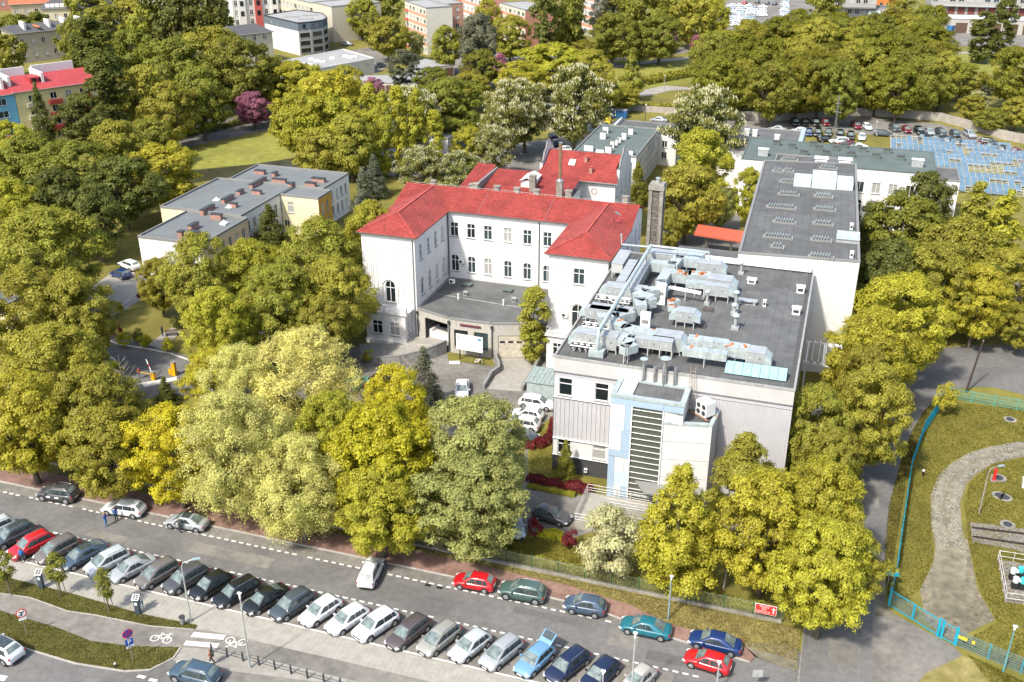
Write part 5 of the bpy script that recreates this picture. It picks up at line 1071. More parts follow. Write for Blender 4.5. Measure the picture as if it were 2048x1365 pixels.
for zx_, zy_, dx, dy in ((455, 655, .8, 1.0), (570, 655, 2.0, .7), (565, 590, .7, 2.2), (770, 500, 2.0, .8), (690, 440, .7, 3.6), (870, 350, .7, 3.2), (915, 403, 1.6, .7), (982, 288, .7, 1.6), (1130, 290, 1.7, .7), (1140, 205, .7, 5.2), (1330, 188, 2.8, .7), (1290, 128, .7, 1.4), (1160, 110, 2.0, .9), (1440, 225, .7, 1.4), (1610, 220, 2.0, .9), (1680, 180, 2.6, .9)):
 x, y = G(260 + zx_ * .2246, 320 + zy_ * .2246, yh + .6); chimney_stack(ya, x, y, yh, (dx, dy), .95, brick_red, dark_m)
for zx_, zy_, l in ((838, 560, 'pyramid-capped white vent on the near roof of the clinic wing'), (885, 420, 'pyramid-capped white vent behind the small brick stack'), (772, 355, 'pyramid-capped white vent on the left of the clinic roof')):
 x, y = G(260 + zx_ * .2246, 320 + zy_ * .2246, yh + .3); t = thing('roof_vent', l, 'roof vent', (x, y, yh + .02)); a = MB(); a.box((0, 0, .15), (1.1, 1.1, .3)); a.obj('curb', frame_w, t, loc=(0, 0, 0)); a = MB(); a.cyl((0, 0, .3), .5, .5, 4, r2=.05); a.obj('cap', frame_w, t, loc=(0, 0, 0))

# garden sheds and pavilions between the trees
for (bx_, by_, wd, dp, h_, l, fm, wm) in ((878, 312, 4.5, 6, 4, 'white garden hut with pale roof between chestnuts', metal_lt, white_wall), (765, 350, 5, 7, 4, 'white pavilion with open dark front among the clipped columns', metal_lt, white_wall), (1175, 300, 5, 10, 4, 'white hut behind the blossoming chestnut', sill_m, white_wall), (1115, 262, 9, 6, 5, 'dark-roofed low house behind the tallest chestnut', felt, plaster)):
 x, y = G(bx_, by_, 0); t = simple_block('garden_hut', l, (x - wd / 2, y), (x + wd / 2, y + dp), h_, wm if wm is not plaster else plaster, fm, front=[(wd / 2, .8, 1.2, 1.8, 'two')], color=(.42, .38, .28) if wm is plaster else None, cat='hut')
# ================================================================ town houses in the background
def rot_block(name, label, base, ang, wd, dp, h, cols, fm, fronts=(), sides=(), backs=(), lefts=(), roof='flat', rh=.3, hip=2.5, rm=None, cat='building', z0=0):
 """base = front right or left ground corner A; wall runs from A along ang (width wd), depth dp to its left"""
 ca, sa = math.cos(ang), math.sin(ang); A = base; B = (A[0] + ca * wd, A[1] + sa * wd); C = (B[0] - sa * dp, B[1] + ca * dp); D = (A[0] - sa * dp, A[1] + ca * dp)
 t = thing(name, label, cat, (A[0], A[1], 0)); cs = [A, B, C, D]; ws = [fronts, sides, backs, lefts]
 for i in range(4): wall(t, cs[i], cs[(i + 1) % 4], z0, h, plaster, ws[i], color=cols[i % len(cols)])
 if roof == 'flat': flat_roof(t, cs, h, fm, rh=rh, rimm=rm or sill_m)
 else:
  ev = .5; f = lambda s, r, z: (A[0] + ca * s - sa * r, A[1] + sa * s + ca * r, z); m_ = MB(); zl = h - .05
  r0, r1 = (hip, wd - hip) if roof == 'hip' else (-ev, wd + ev)
  p = [f(-ev, -ev, zl), f(wd + ev, -ev, zl), f(wd + ev, dp + ev, zl), f(-ev, dp + ev, zl)]; ra_, rb_ = f(r0, dp / 2, h + hip * .8), f(r1, dp / 2, h + hip * .8)
  m_.poly([p[0], p[1], rb_, ra_]); m_.poly([p[2], p[3], ra_, rb_]); m_.poly([p[1], p[2], rb_]); m_.poly([p[3], p[0], ra_]); m_.obj('roof', fm, t)
  o_ = MB(); 
  for i in range(4): o_.tube([p[i], p[(i + 1) % 4]], .12, 5)
  o_.obj('gutter', sill_m, t)
 return t, (lambda s, r: (A[0] + ca * s - sa * r, A[1] + sa * s + ca * r)), ang
def add_box(t, p, z, d, ang, name, m, color=None): q = MB(); q.box((p[0], p[1], z), d, ang); return q.obj(name, m, t, color=color)
roof_red = mat('painted_red_roof', (.36, .05, .05), .6, .08, 1.0, stain=.12)
# blue and yellow house with red roof, left edge
g0 = G(60, 290); ang = math.atan2(203.3 - 186.1, -171.8 + 181.8)
ys, blu, yl = (.62, .56, .28), (.16, .42, .60), (.60, .54, .26)
A0 = (-182.7, 191.5)
tA, fA, aA = rot_block('yellow_town_house', 'pale yellow four-storey house with red roof and brown balconies at the left', A0, ang, 19, 17, 12.6, [ys, ys, ys, ys], roof_red, fronts=[(s, z, 1.5, 1.5, 'two') for z in (1, 4, 7, 10) for s in (3.6, 8.6, 12.2, 15.6)], roof='gable', hip=2.6)
for z in (3.4, 6.4, 9.4):
 for s in (3.6, 8.6, 15.6): p = fA(s, -.5); add_box(tA, p, z, (3.0, 1.0, 1.0), aA, 'balcony', plaster, (.30, .05, .04) if s != 3.6 else (.42, .38, .30))
B0 = fA(-14, 0)
tB, fB, aB = rot_block('blue_town_house', 'bright blue four-storey house with white framed windows at the left edge', B0, ang, 13.9, 17, 12.4, [blu] * 4, roof_red, fronts=[(s, z, 2.2, 1.5, 'band') for z in (1.2, 4.2, 7.2, 10.0) for s in (2.6, 6.6, 10.8)], roof='gable', hip=2.6)
for z in (3.2,): p = fB(10.8, -.5); add_box(tB, p, z - .6, (3.2, 1.0, 1.0), aB, 'balcony', plaster, (.30, .05, .04))
for s, r0, l_, h_ in ((2.2, 5.5, 8, 3.4), (9.8, 5.5, 8, 3.4)): p = fA(s - 2, r0 + 1.5); add_box(tA, p, 14.0, (.6, l_, h_), aA, 'fire_wall', plaster, (.68, .68, .66))
for s, wd_ in ((3.5, 5.5), (13, 10)): p = fA(s, 11.0); add_box(tA, p, 15.0, (wd_, .5, 2.4), aA, 'parapet_wall', plaster, (.58, .60, .60))
p = fA(6.6, 5.0); add_box(tA, p, 14.0, (3.4, 3.4, 1.6), aA, 'dormer', roof_red); 
for dx in (-.75, .75): p = fA(6.6 + dx, 3.26); add_box(tA, p, 14.1, (.9, .1, .8), aA, 'dormer_window', glass_dark)
p = fB(12.4, 6.5); add_box(tB, p, 14.2, (.6, 8, 3.6), aB, 'fire_wall', plaster, (.68, .68, .66)); p = fB(6, 11); add_box(tB, p, 15.0, (9, .5, 3.0), aB, 'parapet_wall', plaster, (.58, .60, .60))
# dark roof house behind
tC, fC, aC = rot_block('dark_roof_house', 'house with dark sloping roof and white chimney walls behind the yellow house', G(42, 128), ang, 34, 14, 9.5, [(.36, .33, .26)] * 4, mat('dark_roof', (.085, .085, .088), .7, .06, .5), fronts=grid_wins(34, 10, (2, 6), 1.3, 1.6, 'two'), roof='gable', hip=2.2)
for s in (4, 12, 17, 22): p = fC(s, 4); add_box(tC, p, 11.2, (.7, 4.5, 2.6), aC, 'chimney_wall', plaster, (.60, .60, .58))
p = fC(8, 3.4); add_box(tC, p, 10.8, (1.0, 7.0, .3), aC, 'roof_strip', rust)
# orange roof and its neighbour, top left
rot_block('orange_roof_house', 'house with orange tiled roof near the top left corner', G(30, 58), R(42), 18, 16, 9, [(.42, .36, .28)] * 4, mat('orange_tile', (.42, .13, .06), .8, .08, .6), fronts=grid_wins(18, 5, (2, 5.5), 1.3, 1.6, 'two'), sides=grid_wins(16, 4, (2, 5.5), 1.3, 1.6, 'two'), roof='gable', hip=3)
tD, fD, aD = rot_block('glazed_gable_house', 'grey-roofed house with a white gridded roof glazing at the top left', G(92, 68), R(35), 26, 16, 9, [(.55, .50, .36)] * 4, MATS['dark_roof'], fronts=grid_wins(26, 8, (2, 5.5), 1.3, 1.6, 'two'), roof='hip', hip=3)
for k in range(6): p = fD(2.2 + k * 1.7, 1.0); add_box(tD, p, 9.6, (1.45, .2, 2.2), aD, 'glazing', frame_w)
rot_block('far_terrace', 'reddish far terrace at the top left corner', G(0, 22), R(40), 26, 12, 8, [(.40, .18, .14)] * 4, MATS['dark_roof'], fronts=grid_wins(26, 8, (2, 5), 1.4, 1.6, 'two'), roof='gable', hip=2)
rot_block('pale_far_house', 'pale house peeking above the trees at the top edge', G(270, 22), R(20), 26, 14, 11, [(.55, .52, .44)] * 4, metal_lt, fronts=grid_wins(26, 7, (2, 5, 8), 1.3, 1.6, 'two'))
for k, (px, py, l) in enumerate(((205, 62, 'white chimney walls among the trees, left'), (250, 60, 'white chimney walls among the trees, right'))):
 rot_block('hidden_roof_house', 'dark roof with ' + l, G(px, py + 22), R(35), 9, 9, 10, [(.5, .5, .48)] * 4, MATS['dark_roof']); 
# beige three-storey house
rot_block('beige_house', 'beige three-storey house with low grey hipped roof beside the modern block', (-186.5, 288.0), R(56), 14.5, 13, 10.5, [(.46, .43, .33)] * 4, MATS['dark_roof'], fronts=grid_wins(13.5, 4, (1.5, 5, 8.4), 1.1, 1.7, 'cross'), sides=grid_wins(13, 3, (1.5, 5, 8.4), 1.1, 1.7, 'cross'), roof='hip', hip=2.5)
# modern block: white flank, curved grey front
mb0 = thing('modern_block', 'modern block with blank white flank, dark top storey and curved stone front', 'building', (-180, 320, 0))
crn = G(601, 112); c1 = (-198.5, 329.5); pr = [c1, crn, (-175.6, 320.8), (-173.6, 325.5), (-174.6, 331), (-181, 340), (-194, 345)]
wall(mb0, pr[0], pr[1], 0, 8.0, white_wall)
for i in (1, 2, 3, 4, 5):
 l_ = math.dist(pr[i], pr[i + 1]); wall(mb0, pr[i], pr[i + 1], 0, 8.2, plaster, [(l_ / 2, z, l_ * .78, 1.5, 'band') for z in (.8, 3.2, 5.8)] if i < 4 else (), color=(.36, .36, .34), pane=glass_dark, frame=dark_m)
 wall(mb0, pr[i], pr[i + 1], 8.2, 10.6, plaster, [(l_ / 2, 8.7, 1.2, 1.4, 'two')] if i < 4 else (), color=(.13, .16, .19), frame=dark_m)
wall(mb0, pr[6], pr[0], 0, 10.4, white_wall); wall(mb0, pr[0], pr[1], 8.0, 10.6, plaster, [(5, 8.7, .9, 1.3, 'two'), (9, 8.7, .9, 1.3, 'two')], color=(.13, .16, .19))
flat_roof(mb0, pr, 10.6, mat('pale_roof', (.30, .30, .29), .8, .05, .4), rh=.3, rimm=dark_m)
for (x, y) in ((-188, 330), (-181, 327), (-184, 336)): add_box(mb0, (x, y), 10.75, (5, 4, .3), R(30), 'roof_deck', MATS['pale_roof'])
# big beige slab block
tE, fE, aE = rot_block('beige_slab_block', 'long beige four-storey block with loggias at the top edge', G(668, 86), R(54), 20, 15, 12.4, [(.52, .48, .38)] * 4, MATS['pale_roof'], fronts=[(14, 9.4, 1.2, 1, 'two'), (14, 5.8, 1.2, 1, 'two'), (12, .3, 1.5, 2.2, 'two')])
rot_block('beige_slab_wing', 'rear wing of the beige block with rows of loggias', fE(0, 15), R(54), 12, 34, 12.0, [(.52, .48, .38)] * 4, MATS['pale_roof'], lefts=grid_wins(34, 10, (1.5, 5, 8.6), 2.2, 1.8, 'band'))
# red and white gabled tenement
tF, fF, aF = rot_block('red_white_tenement', 'tenement with red and white gabled bays at the top edge', G(470, 62), R(-38) + R(90) - R(8), 26, 14, 13, [(.62, .60, .58)] * 4, MATS['dark_roof'], lefts=(), fronts=grid_wins(26, 9, (2, 5.5, 9), 1.3, 1.9, 'cross'), roof='gable', hip=3)
for k in range(4):
 p = fF(3.5 + k * 6.3, -.3); add_box(tF, p, 7.2, (2.7, .8, 14.4), aF, 'bay', plaster, (.45, .10, .09) if k % 2 else (.68, .66, .64)); p = fF(3.5 + k * 6.3, -.75); add_box(tF, p, 9.9, (1.3, .1, 1.8), aF, 'bay_window', glass_dark); add_box(tF, p, 6.2, (1.3, .1, 1.8), aF, 'bay_window', glass_dark)
# long low building and garages
lo = thing('long_low_building', 'long low building with pale flat roof, white vents and tiny windows', 'building', (-155, 290, 0))
L0, L1_, L2_, L3_ = (-167.5, 281), (-150.2, 277.5), (-141.8, 297.5), (-158, 309)
wall(lo, L0, L1_, 0, 4.4, plaster, [(3, 1, 1, 1.2, 'two'), (6, 1, 1, 1.2, 'two'), (9, 1, 1, 1.2, 'two')], color=(.55, .53, .47)); wall(lo, L1_, L2_, 0, 4.4, plaster, [(4, .9, 1.0, 1.4, 'two'), (7, .9, 1.0, 1.4, 'two'), (11, 2.5, 3.0, .8, 'band'), (15, .1, 1.1, 2.3, 'two'), (19, 2.6, 1.2, .7, 'two')], color=(.55, .53, .47)); wall(lo, L2_, L3_, 0, 4.4, plaster, color=(.5, .5, .45)); wall(lo, L3_, L0, 0, 4.4, plaster, color=(.5, .5, .45))
flat_roof(lo, [L0, L1_, L2_, L3_], 4.5, MATS['pale_roof'], rh=.2, rimm=frame_w)
for px, py in ((622, 118), (633, 121), (645, 123), (664, 116), (690, 112), (700, 114), (709, 113), (560, 132), (604, 127), (619, 129)): p = G(px, py, 4.9); add_box(lo, p, 4.8, (1.5, 1.1, .6), R(40), 'roof_vent', frame_w)
ga = thing('garage_row', 'two joined rows of garages with grey felt roofs and brown doors', 'garage', (-125, 285, 0))
def quad_bld(t, px, z, wc, fm, rimm=None, doors=None):
 P4 = [G(a, b, z) for a, b in px]
 for i in range(4): wall(t, P4[i], P4[(i + 1) % 4], 0, z, plaster, color=wc)
 flat_roof(t, P4, z, fm, rh=.12, rimm=rimm or sill_m)
 if doors:
  i, n, m_ = doors; a, b = P4[i], P4[i + 1]; l = math.dist(a, b); dx, dy = (b[0] - a[0]) / l, (b[1] - a[1]) / l
  for k in range(n): s = l * (k + .5) / n; q = MB(); q.box((a[0] + dx * s + dy * .05, a[1] + dy * s - dx * .05, z * .42), (l / n * .8, .1, z * .8), math.atan2(dy, dx)); q.obj('garage_door', m_, t)
brown = mat('brown_door', (.10, .06, .04), .7)
quad_bld(ga, [(690, 165), (830, 168), (845, 150), (690, 152)], 3.2, (.5, .48, .42), MATS['pale_roof'], doors=(0, 7, brown)); quad_bld(ga, [(826, 139), (908, 131), (850, 118), (818, 128)], 3.4, (.45, .40, .30), MATS['pale_roof'], doors=(0, 4, brown))
quad_bld(ga, [(815, 155), (870, 147), (826, 136), (812, 140)], 3.0, (.5, .48, .42), MATS['pale_roof'])
# pink and cream blocks of flats
pk, crm, wt = (.60, .30, .20), (.62, .58, .46), (.62, .61, .58)
def flats(label, base, ang, wd, dp, h, nf, fcols, scols, nx, right_w=(), z_roof=MATS['pale_roof']):
 fh = h / nf
 fr = [(wd * (i + .5) / nx, fh * j + .9, wd / nx * .62, 1.35, 'band') for j in range(nf) for i in range(nx)]
 t, f, a = rot_block('block_of_flats', label, base, ang, wd, dp, h, [fcols, scols, scols, scols], z_roof, fronts=fr, sides=right_w)
 for j in range(nf):
  for i in range(nx): 
   if (i in (0, nx)): p = f(wd * (i + .5) / nx + wd / nx * .0, -.3); add_box(t, p, fh * j + .35, (wd / nx * .55, .7, .9), a, 'balcony', plaster, (.50, .14, .08))
 for j in range(1, nf):
  p = f(wd / 2, -.02); add_box(t, p, fh * j + .3, (wd, .1, .95), a, 'spandrel_band', plaster, pk)
 return t, f, a
b0 = G(855, 111); v1 = G(785, 80); an1 = math.atan2(b0[1] - v1[1], b0[0] - v1[0])
flats('block of flats with salmon bands and blank cream end wall, upper middle', (b0[0] - math.cos(an1) * 20, b0[1] - math.sin(an1) * 20), an1, 20, 9.5, 15.3, 5, crm, (.58, .56, .47), 6)
tG, fG, aG = rot_block('block_of_flats', 'rear stair part of the salmon banded flats with dark red balconies', G(884, 100), R(45), 8.5, 14, 15, [(.45, .24, .17)] * 4, MATS['pale_roof'], fronts=[(s, z, 1.4, 1.4, 'two') for z in (1, 4, 7, 10, 12.6) for s in (1.8, 6.2)])
b0 = G(1050, 95); flats('second block of flats, cream front and salmon end wall', (b0[0] - math.cos(an1) * 21, b0[1] - math.sin(an1) * 21), an1, 21, 11, 12.5, 4, (.64, .60, .46), (.42, .20, .15), 6)
flats('third block of flats behind, seen between trees at the top edge', (G(985, 70)[0] - 18, G(985, 70)[1] + 12), an1, 22, 10, 17, 5, wt, (.55, .28, .2), 6)
b0 = G(1186, 74); flats('fourth block of flats with red balconies, far right of the estate', (b0[0] - math.cos(an1) * 12, b0[1] - math.sin(an1) * 12), an1, 12, 11, 19, 6, (.62, .60, .58), wt, 3)
# depot at the top right
gc_ = (.33, .32, .30)
tH, fH, aH = rot_block('grey_depot_house', 'grey two-storey depot building with rows of white windows at the top right', G(1662, 33), R(6), 17.5, 16, 9, [gc_] * 4, felt, fronts=grid_wins(17.5, 6, (1.2, 5.4), 1.7, 1.8, 'two'), roof='flat')
add_box(tH, fH(8.7, -1.4), 3.8, (17.5, 2.8, .25), aH, 'lean_to_roof', felt)
rot_block('orange_house', 'small orange and yellow house behind the garages, top edge', G(1742, 18), R(5), 11, 9, 7, [(.55, .18, .05)] * 4, roof_red, fronts=grid_wins(11, 4, (1.2, 4.2), 1.4, 1.5, 'two'))
tI, fI, aI = rot_block('row_garages', 'flat garages with brown doors left of the weeping willow', G(1748, 34), R(6), 12.5, 8, 3.4, [gc_] * 4, felt); 
for k in range(4): add_box(tI, fI(1.6 + k * 3.1, -.05), 1.3, (2.4, .1, 2.5), aI, 'garage_door', mat('maroon_door', (.16, .05, .04), .7))
tJ, fJ, aJ = rot_block('long_grey_hall', 'long grey hall with dark red doors along the top right edge', G(1858, 30), R(6), 48, 14, 8, [gc_] * 4, felt, fronts=grid_wins(48, 14, (5.6,), 2.2, 1.3, 'band'))
for k in range(10): add_box(tJ, fJ(8.5 + k * 4.0, -.06), 1.8, (2.8, .12, 3.4), aJ, 'door', MATS['maroon_door'])
add_box(tJ, fJ(24, -.8), 4.0, (44, 1.8, .3), aJ, 'platform_canopy', metal_lt)
tK, fK, aK = rot_block('white_roof_depot', 'low depot with bright white roof and brown doors at the right edge', G(1898, 66), R(6), 32, 12, 5, [(.40, .38, .34)] * 4, mat('white_roof', (.66, .66, .66), .6), roof='flat')
for k in range(5): add_box(tK, fK(4 + k * 6, -.06), 2.0, (4.2, .12, 3.6), aK, 'door', brown)
rot_block('cream_corner_house', 'corner of a cream-walled house behind the maples at the left edge', (G(28, 709)[0] - 9, G(28, 709)[1]), R(0), 9, 12, 7, [(.62, .52, .34)] * 4, felt, sides=grid_wins(12, 4, (1.5, 5), 1.2, 1.7, 'cross'))
rot_block('white_hall', 'white hall with dark roof edge at the right border beyond the lane trees', G(2046, 640), R(4), 20, 14, 5, [wh] * 4, felt)
# ---------------------------------------------------------------- trees
def np_mesh(name, v, nq, m):
 me = bpy.data.meshes.new(name)
 me.vertices.add(len(v)); me.vertices.foreach_set('co', v.astype(np.float32).ravel())
 me.loops.add(nq * 4); me.loops.foreach_set('vertex_index', np.arange(nq * 4, dtype=np.int32))
 me.polygons.add(nq); me.polygons.foreach_set('loop_start', np.arange(0, nq * 4, 4, dtype=np.int32))
 me.polygons.foreach_set('loop_total', np.full(nq, 4, dtype=np.int32))
 me.materials.append(m); me.update(calc_edges=True); return me
def leaf_quads(rng, P, N, leaf, slim=.36):
 n = len(P); N = N / (np.linalg.norm(N, axis=1, keepdims=True) + 1e-6)
 T = rng.normal(size=(n, 3)); T -= (T * N).sum(1, keepdims=True) * N; T /= np.linalg.norm(T, axis=1, keepdims=True) + 1e-6
 B = np.cross(N, T); s = leaf * rng.uniform(.6, 1.35, (n, 1))
 return np.stack([P - T * s * .5, P + B * s * slim - N * s * .12, P + T * s * .5, P - B * s * slim - N * s * .12], 1).reshape(-1, 3)
def crown_mesh(seed, kind='round', r=6.0, h=5.2, leaf=.3, n=24000, clumps=None, cr=.24, m=None, name='crown'):
 rng = np.random.default_rng(seed)
 K = clumps or 95
 z = rng.uniform(-1, 1, K)
 if kind == 'round': prof = np.sqrt(np.clip(1 - np.abs(z) ** 2.2, 0.02, 1))
 elif kind == 'pyramid': prof = np.clip(((1 - z) / 1.55), 0.05, 1) ** .75 * np.where(z < -.6, np.clip((z + 1.25) / .65, .4, 1), 1)
 elif kind == 'column': prof = np.clip(1 - np.abs(z) ** 5, .3, 1)
 elif kind == 'spruce': prof = np.clip((1 - z) / 2, .03, 1) ** .9
 else: prof = np.sqrt(np.clip(1 - np.abs(z) ** 2.6, 0.02, 1))
 th = (np.arange(K) * 2.399963 + rng.uniform(-.5, .5, K))
 ph = rng.uniform(0, 6.28, 6); am = rng.uniform(.05, .15, 6)
 lob = 1.02 + sum(am[i] * np.cos((i + 1) * th + ph[i] + (i % 3) * 1.6 * z) for i in range(4))
 if kind in ('column', 'spruce'): lob = 1 + (lob - 1) * .4
 d = rng.uniform(.62, .95, K); inner = rng.random(K) < .22; d = np.where(inner, rng.uniform(.15, .55, K), d)
 C = np.stack([np.cos(th) * prof * lob * d * r, np.sin(th) * prof * lob * d * r, z * h * (.95 if kind != 'round' else .90)], 1)
 rc = r * cr * rng.uniform(.65, 1.35, K)
 if kind == 'spruce': rc = r * cr * (.35 + .9 * prof) * rng.uniform(.8, 1.2, K)
 if kind == 'pyramid': rc = rc * (.55 + .6 * prof)
 wgt = rc ** 2; cnt = np.maximum((wgt / wgt.sum() * n).astype(int), 8)
 idx = np.repeat(np.arange(K), cnt); M = len(idx)
 D = rng.normal(size=(M, 3)); D /= np.linalg.norm(D, axis=1, keepdims=True)
 D[:, 2] = np.where((D[:, 2] < -.2) & (rng.random(M) < .6), -D[:, 2], D[:, 2])
 D /= np.linalg.norm(D, axis=1, keepdims=True)
 ns = 9
 S = rng.normal(size=(K, ns, 3)); S /= np.linalg.norm(S, axis=2, keepdims=True); S[:, :, 2] = np.abs(S[:, :, 2]) * .8
 pick = rng.integers(0, ns, M); SD = S[idx, pick]
 rr = rng.uniform(.55, 1.0, (M, 1)) ** .6
 flat = np.array([1.0, 1.0, .85 if kind not in ('weeping', 'column') else .98])
 P = C[idx] + (D * .62 + SD * .55) * rc[idx, None] * rr * flat
 if kind == 'weeping': P[:, 2] -= rng.exponential(.4, M) * (rng.random(M) < .4)
 if kind == 'spruce':
  out = C[idx] * np.array([1, 1, 0]); P[:, 2] -= .25 * rc[idx] * rng.random(M)
  P += out / (np.linalg.norm(out, axis=1, keepdims=True) + .1) * rc[idx, None] * rng.uniform(-.3, .5, (M, 1))
 N = D * .75 + SD * .35 + np.array([0, 0, .4]) + C[idx] / (np.linalg.norm(C[idx], axis=1, keepdims=True) + .1) * .35 + rng.normal(size=(M, 3)) * .33
 v = leaf_quads(rng, P, N, leaf, .36 if kind != 'weeping' else .24)
 return np_mesh(name, v, M, m or leaf), C, rc
def blossom_mesh(seed, C, rc, n, m):
 rng = np.random.default_rng(seed); keep = np.where(C[:, 2] > -3.8)[0]
 vs = []
 idx = rng.choice(keep, n); D = rng.normal(size=(n, 3)); D[:, 2] = np.abs(D[:, 2]) * .8 + .1
 out = C[idx] / (np.linalg.norm(C[idx], axis=1, keepdims=True) + .1); D += out * .9
 D /= np.linalg.norm(D, axis=1, keepdims=True)
 P = C[idx] + D * rc[idx, None] * np.array([1.08, 1.08, .85]) * rng.uniform(.9, 1.08, (n, 1))
 for a in (0, math.pi / 2):
  ax = np.array([math.cos(a), math.sin(a), 0]) * .09
  up = np.array([0, 0, .34]) + rng.normal(size=(n, 3)) * .05
  vs.append(np.stack([P - ax, P + ax, P + up + ax * .25, P + up - ax * .25], 1).reshape(-1, 3))
 v = np.concatenate(vs); return np_mesh('blossoms', v, 2 * n, m)
def trunk_mesh(seed, r, hc, kind='round'):
 rng = random.Random(seed); mb = MB(); t = .045 * r + .1
 if kind in ('column', 'spruce', 'pyramid'):
  mb.tube([(0, 0, -.3), (.05, 0, hc * .5), (0, .05, hc), (0, 0, hc * 1.5)], [t, t * .8, t * .5, t * .12], 7)
 else:
  lean = (rng.uniform(-.4, .4), rng.uniform(-.4, .4)); f = hc * rng.uniform(.35, .5)
  mb.tube([(0, 0, -.3), (lean[0] * .3, lean[1] * .3, f * .5), (lean[0], lean[1], f)], [t * 1.25, t, t * .85], 8)
  for k in range(7):
   a = k * .9 + rng.uniform(-.3, .3); q = r * rng.uniform(.5, .8); zt = hc + rng.uniform(-.15, .5) * r
   m_ = (lean[0] + math.cos(a) * q * .35, lean[1] + math.sin(a) * q * .35, f + (zt - f) * .5)
   e_ = (math.cos(a) * q, math.sin(a) * q, zt)
   mb.tube([(lean[0], lean[1], f - .1), m_, e_], [t * .6, t * .38, t * .1], 6)
   for j in range(2):
    b = a + rng.uniform(-.9, .9); e2 = (m_[0] + math.cos(b) * r * .35, m_[1] + math.sin(b) * r * .35, m_[2] + r * .3)
    mb.tube([m_, e2], [t * .25, t * .06], 5)
 return mb.mesh('trunk', bark)
PROTO = {}
def proto(key, kinds, count, **k):
 L = []
 for i in range(count):
  me, C, rc = crown_mesh(hash(key) % 1000 + i * 17 if False else sum(map(ord, key)) + i * 17, kinds, m=leaf, leaf=k['leaf_s'], r=k['r'], h=k['h'], n=k['n'], clumps=k.get('K'), cr=k.get('cr', .24))
  bl = blossom_mesh(i + 5, C, rc, k['bl'], blossom_m) if k.get('bl') else None
  L.append((me, trunk_mesh(i + 3, k['r'], k['hc'], kinds), bl))
 PROTO[key] = (L, k)
proto('near', 'round', 5, r=6, h=5.6, leaf_s=.27, n=46000, hc=8.5, K=300, cr=.155)
proto('mid', 'round', 5, r=6, h=5.4, leaf_s=.40, n=22000, hc=8.5, K=190, cr=.185)
proto('far', 'round', 4, r=6, h=5.2, leaf_s=.65, n=8000, hc=8.0, K=110, cr=.23)
proto('willow', 'weeping', 3, r=6, h=6.2, leaf_s=.24, n=52000, hc=8.5, K=300, cr=.155)
proto('birch', 'weeping', 2, r=3.5, h=7.5, leaf_s=.5, n=9000, hc=9, K=80, cr=.26)
proto('linden', 'pyramid', 3, r=5, h=7, leaf_s=.26, n=36000, hc=8, K=210, cr=.20)
proto('pyra', 'pyramid', 2, r=4.5, h=7, leaf_s=.5, n=9000, hc=8, K=80, cr=.28)
proto('column', 'column', 2, r=2, h=6.5, leaf_s=.32, n=12000, hc=7.5, K=90, cr=.42)
proto('poplar', 'column', 2, r=3.4, h=11, leaf_s=.6, n=11000, hc=12, K=120, cr=.38)
proto('spruce', 'spruce', 2, r=3.2, h=6.5, leaf_s=.30, n=14000, hc=7, K=150, cr=.36)
proto('chestnut', 'round', 3, r=6, h=7.2, leaf_s=.48, n=15000, hc=9, K=120, cr=.23, bl=1500)
proto('bush', 'round', 3, r=3.5, h=3.2, leaf_s=.24, n=15000, hc=3.6, K=80, cr=.27)
proto('young', 'column', 2, r=.75, h=1.7, leaf_s=.17, n=2200, hc=3.4, K=34, cr=.6)
proto('shrub', 'round', 2, r=1, h=.8, leaf_s=.13, n=2600, hc=.8, K=26, cr=.4)

COL = dict(
 olive=(.352, .342, .052), green=(.245, .252, .040), dark=(.155, .17, .038), yellow=(.53, .49, .034), bright=(.435, .420, .048),
 pale=(.60, .58, .19), sage=(.36, .37, .12), cream=(.62, .60, .32), grey=(.19, .20, .125), pink=(.42, .17, .24), red=(.21, .028, .034), lime=(.52, .50, .03), chest=(.21, .22, .055), forest=(.24, .235, .028))
BL = (.72, .69, .46)
tree_n = 0
def tree(cx, cy, rpx, h, key, col, label, name='tree', cat='tree', group=None, sc_z=1.0, trunk=True, ground=0.0):
 global tree_n; tree_n += 1
 L, k = PROTO[key]; rng = random.Random(tree_n * 31 + 5)
 me, tm, bl = L[tree_n % len(L)]
 ratio = k['h'] / k['r']
 zc = h * .58 if key not in ('spruce', 'column', 'poplar', 'young', 'linden', 'pyra') else h * .52
 x, y = G(cx, cy, zc); Zc = depth(x, y, zc); r = rpx * Zc / F
 hs = min(h * .45 if key in ('near', 'mid', 'far', 'willow', 'chestnut', 'bush', 'shrub') else h * .48, 30) * sc_z
 s = (r / k['r'], r / k['r'], hs / k['h'])
 c = COL[col]; j = rng.uniform(.88, 1.12); c = (c[0] * j * rng.uniform(.95, 1.06), c[1] * j, c[2] * j)
 t = thing(name, label, cat, (x, y, ground), rng.uniform(0, 6.28), group)
 cr = put('crown', me, t, (0, 0, zc), scale=s, color=c)
 cr['kind'] = 'stuff' if False else 'part'; del cr['kind']
 if trunk: put('trunk', tm, t, (0, 0, 0), scale=(s[0] * .9, s[1] * .9, zc / k['hc']))
 if bl: b = put('blossoms', bl, t, (0, 0, zc), scale=s, color=BL); b['kind'] = 'stuff'
 return t
ORD = 'first second third fourth fifth sixth seventh eighth ninth tenth eleventh twelfth thirteenth fourteenth fifteenth sixteenth seventeenth eighteenth nineteenth twentieth'.split()
